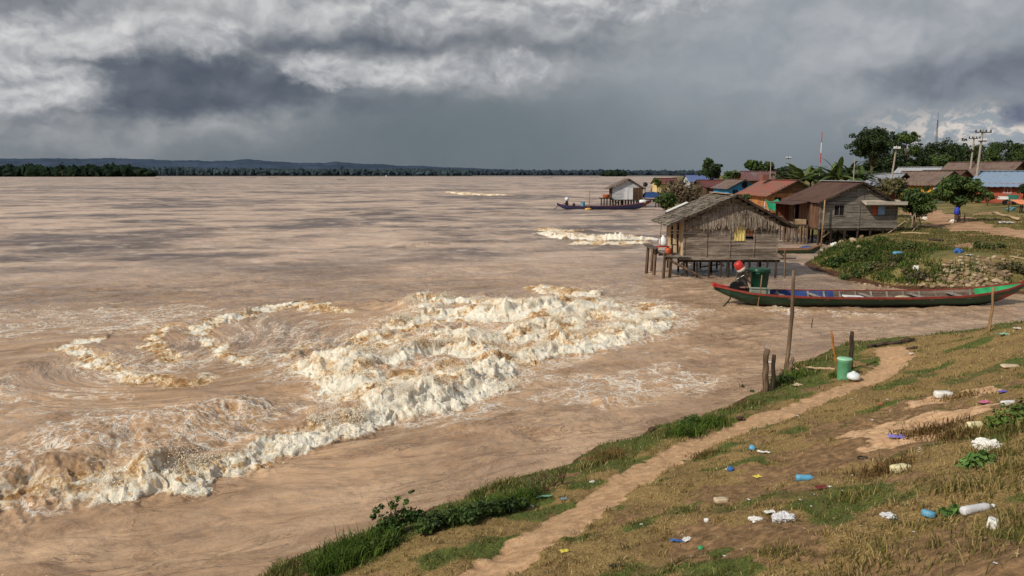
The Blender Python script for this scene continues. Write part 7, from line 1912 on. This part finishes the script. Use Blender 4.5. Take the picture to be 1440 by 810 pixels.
lying('timber', 'pale stick at the right edge above the rubble stones', 'stick', 1420, 361, 1445, 366, 0.03, PALEWOOD)
lying('timber', 'second pale stick crossing at the right edge above the rubble stones', 'stick', 1424, 367, 1436, 359, 0.03, PALEWOOD)
lying('driftwood', 'dark dead branch on the lawn right of the pale timber', 'branch', 1306, 338, 1326, 339, 0.06, DARKWOOD)
# blue sack hung on a stake under the yard tree
b = P(1343, 314); Yb = b[1]
o = pole_thing('stake', 'thin stake under the yard tree with a blue sack hung on it', 'stake', 1342, 314, 1344, 288, 0.04, POSTWOOD)
z1 = AT(1343, 291, Yb)[2]; z0 = AT(1343, 302, Yb)[2]; r_ = 3.6 * Yb / 1044
mb = MB(); mb.lathe([(r_ * 0.5, 0), (r_ * 1.0, 0.06), (r_ * 0.95, (z1 - z0) * 0.6), (r_ * 0.7, (z1 - z0) * 0.9), (r_ * 0.2, z1 - z0)], n=12)
o = mb.build('sack', pm('royal_blue', S(34, 62, 176), 0.7), None, True, (b[0], Yb - 0.12, z0), jitter=0.02); tag(o, 'royal blue sack hanging on a stake under the yard tree', 'sack')
for i, (px, py, tx, ty) in enumerate([(1350, 312, 1350, 296), (1356, 311, 1357, 300)]):
    pole_thing('stake', ['dark short stake right beside the yard tree trunk', 'stubby stake at the right of the yard tree trunk'][i], 'stake', px, py, tx, ty, 0.05, POSTWOOD)
# stall with an orange sheet, right edge
p = P(1434, 299)
t = thing('market_stall', 'low stall under an orange sheet at the right edge by the road', 'stall', p)
hz = AT(1434, 281, p[1])[2] - p[2]; w = 9 * p[1] / 1044
mb = MB(); slab(mb, (-w, -0.9, hz - 0.35), (w * 1.4, -0.9, hz - 0.35), (w * 1.2, 0.9, hz), (-w * 0.7, 0.9, hz), 0.05); mb.build('canopy', ORANGETARP, t)
for sx in (-w * 0.9, w * 1.2):
    for sy, h_ in ((-0.8, hz - 0.4), (0.8, hz - 0.1)): MB().tube([(sx, sy, -0.1), (sx, sy, h_)], 0.05, 6).build('post', DARKWOOD, t)
MB().box((0.1, 0, hz * 0.45), (w * 1.7, 1.3, 0.06)).build('counter', DARKWOOD, t)
p = P(1421, 297); bag('folded teal tarpaulin on the grass left of the orange stall', 1421, 296, 10, pm('teal_sheet', S(84, 140, 142), 0.6), 0.5, 'tarpaulin_bundle', 'tarpaulin')
# white fence panels and teal cart by the houses
Yf = 92.0; c = AT(1319, 268, Yf); g0 = gz(c[0], Yf)
t = thing('picket_fence', 'short white picket fence in front of the mint green house', 'fence', (c[0], Yf, g0)); hf = max(0.7, AT(1319, 264, Yf)[2] - g0)
for i in range(9): MB().box((-0.55 + i * 0.14, 0, hf / 2), (0.09, 0.03, hf)).build('picket', WHITEPAINT, t)
for zz in (0.25, 0.75): MB().box((0, 0.03, hf * zz), (1.3, 0.03, 0.07)).build('rail', WHITEPAINT, t)
Yf = 85.0; c = AT(1418, 272, Yf); g0 = gz(c[0], Yf)
t = thing('handcart', 'white and teal handcart parked at the porch of the red brick house', 'cart', (c[0], Yf, g0), -0.2)
MB().box((0.45, 0, 0.75), (0.95, 0.8, 0.75), taper=0.96).build('body', pm('cart_teal', S(44, 116, 100), 0.5), t)
MB().box((-0.5, 0, 0.78), (0.9, 0.7, 0.32), taper=0.9).build('tray', WHITEP, t)
for sx in (-0.45, 0.5):
    MB().lathe([(0.05, -0.05), (0.26, -0.05), (0.28, 0), (0.26, 0.05), (0.05, 0.05)], (sx, -0.42, 0.28), 14, Matrix.Rotation(math.pi / 2, 4, 'X')).build('wheel', BLACKP, t)
MB().tube([(-0.9, 0.2, 0.8), (-1.35, 0.2, 0.95), (-1.35, -0.2, 0.95), (-0.9, -0.2, 0.8)], 0.025, 6).build('handle', IRON, t)
# ------------------------------------------------------------------ far side of the river
def far_side():
    m = m_plain('far_hill_haze', S(62, 74, 90), 1.0, 0.22, 0.004, spec=0.0, bump=0)  # aerial haze and cloud shadow are put into the hill colour
    g = NG(m.node_tree)
    xs = np.linspace(-700, 900, 420)
    top = np.interp(xs, [-700, -200, 0, 170, 220, 300, 350, 420, 470, 520, 600, 680, 760, 850, 900], [222, 216, 218, 217, 220, 222, 220, 225, 224, 227, 231, 235, 239, 243, 246])
    Yh = 6000.0; rows = []
    n1 = fbm(xs * 0.03, xs * 0, 4, 500) * 2.0 + fbm(xs * 0.25, xs * 0, 3, 501) * 1.2
    for j, (fy, fz) in enumerate([(0.0, -0.02), (150, 0.35), (420, 0.72), (800, 0.93), (1200, 1.0), (2400, 0.5)]):
        X = [AT(a, 240, Yh)[0] * (1 + fy / Yh) for a in xs]; Z = [max(0, AT(a, b - c * min(1, fz + 0.2), Yh)[2]) * fz for a, b, c in zip(xs, top, n1)]
        rows.append(np.stack([np.array(X), np.full(len(xs), Yh + fy), np.array(Z) - 2], 1))
    v = np.concatenate(rows); n = len(xs)
    i = np.arange(5)[:, None] * n + np.arange(n - 1)[None]; f = np.stack([i, i + 1, i + n + 1, i + n], -1).reshape(-1, 4)
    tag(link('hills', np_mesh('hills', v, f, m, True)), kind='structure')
    # low far bank
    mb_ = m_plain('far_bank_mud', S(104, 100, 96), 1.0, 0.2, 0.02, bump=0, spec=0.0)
    X0, X1 = AT(-700, 248, 2300)[0], AT(990, 248, 2300)[0]
    vs = [(X0, 2280, -0.5), (X1, 2280, -0.5), (X1, 2330, 1.6), (X0, 2330, 1.6), (X1, 3300, 3.0), (X0, 3300, 3.0)]
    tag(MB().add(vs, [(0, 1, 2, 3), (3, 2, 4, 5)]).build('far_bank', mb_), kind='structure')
    # forest along it: one mass of crowns
    def crowns(name, label, pxs, tops, bots, Y, size, mat, rnd, kind='stuff', cat='forest'):
        import bmesh
        bm = bmesh.new(); bmesh.ops.create_icosphere(bm, subdivisions=2, radius=1.0)
        base = np.array([q.co[:] for q in bm.verts]); fc = np.array([[q.index for q in p_.verts] for p_ in bm.faces]); bm.free()
        V = []; F = []; o_ = 0
        for px, tp, bt in zip(pxs, tops, bots):
            yy = Y * random.uniform(1.0, 1.05); c = AT(px, 240, yy); zt = AT(px, tp, yy)[2]; zb = max(0, AT(px, bt, yy)[2])
            r = size * random.uniform(0.6, 1.35) * yy / 1044
            h_ = max(zt - zb, 2.0)
            q = base.copy(); q *= (1 + rnd * RNG.normal(0, 1, (len(q), 1)))
            q = q * np.array([r, r * 0.6, h_ / 2]) + np.array([c[0], yy, zb + h_ / 2]); V.append(q); F.append(fc + o_); o_ += len(q)
        o = link(name, np_mesh(name, np.concatenate(V), np.concatenate(F), mat, False)); tag(o, label, cat, kind=kind); return o
    fm = m_plain('far_forest_haze', S(60, 72, 76), 1.0, 0.35, 0.02, spec=0.0, bump=0); fm2 = m_plain('point_forest_shade', S(36, 48, 36), 1.0, 0.4, 0.05, spec=0.0, bump=0); fm3 = m_plain('hazy_forest', S(56, 66, 74), 1.0, 0.25, 0.01, spec=0.0, bump=0)  # crown colours painted dark and bluish for cloud shadow and haze
    px = np.random.default_rng(3).uniform(-300, 660, 1500); tp = np.interp(px, [-300, 0, 215, 400, 660], [234, 236, 237, 238.5, 240.5]) + RNG.normal(0, 0.7, len(px)) + 2.0 * fbm(px * 0.02, px * 0, 3, 77) - (RNG.random(len(px)) < 0.02) * 1.5
    crowns('far_forest', 'dark hazed forest lining the far bank below the hills', px, tp, np.full(len(px), 247.8), 2350, 4.6, fm, 0.22)
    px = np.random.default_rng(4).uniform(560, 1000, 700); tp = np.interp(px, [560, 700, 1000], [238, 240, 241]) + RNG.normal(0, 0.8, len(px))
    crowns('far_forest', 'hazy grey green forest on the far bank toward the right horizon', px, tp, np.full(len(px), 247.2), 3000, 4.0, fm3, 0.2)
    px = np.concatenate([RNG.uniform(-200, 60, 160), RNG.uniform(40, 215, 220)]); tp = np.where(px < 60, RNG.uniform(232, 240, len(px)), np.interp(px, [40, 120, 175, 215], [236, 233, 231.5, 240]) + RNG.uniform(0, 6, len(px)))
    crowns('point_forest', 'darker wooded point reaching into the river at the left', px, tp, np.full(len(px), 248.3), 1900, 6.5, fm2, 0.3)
    # islet of trees by the horizon
    px = RNG.uniform(848, 880, 40); tp = 243 - 4.5 * np.sqrt(np.clip(1 - ((px - 864) / 17) ** 2, 0, 1)) + RNG.uniform(0, 3, 40)
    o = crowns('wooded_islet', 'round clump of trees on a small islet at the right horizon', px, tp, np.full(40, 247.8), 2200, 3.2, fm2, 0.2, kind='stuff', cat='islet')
    # two taller trees on the left bank
    c = AT(87, 240, 1850); tree('tall_tree', 'tall pointed tree sticking out of the forest at the far left', (c[0], 1850, 1), AT(87, 228, 1850)[2], 4.5, 13, 0.7, 260, 2.2, S(26, 36, 30), S(44, 56, 44), 8, 0.3)
    # white marker
    o = MB().lathe([(1.0, -0.5), (1.5, 0.2), (1.3, 1.6), (0.5, 3.2), (0.3, 5.0)], n=12).build('marker_buoy', WHITEP, None, True, (AT(543, 246, 1700)[0], 1700, 0)); tag(o, 'tiny white marker buoy near the far bank at mid river', 'buoy')
far_side()
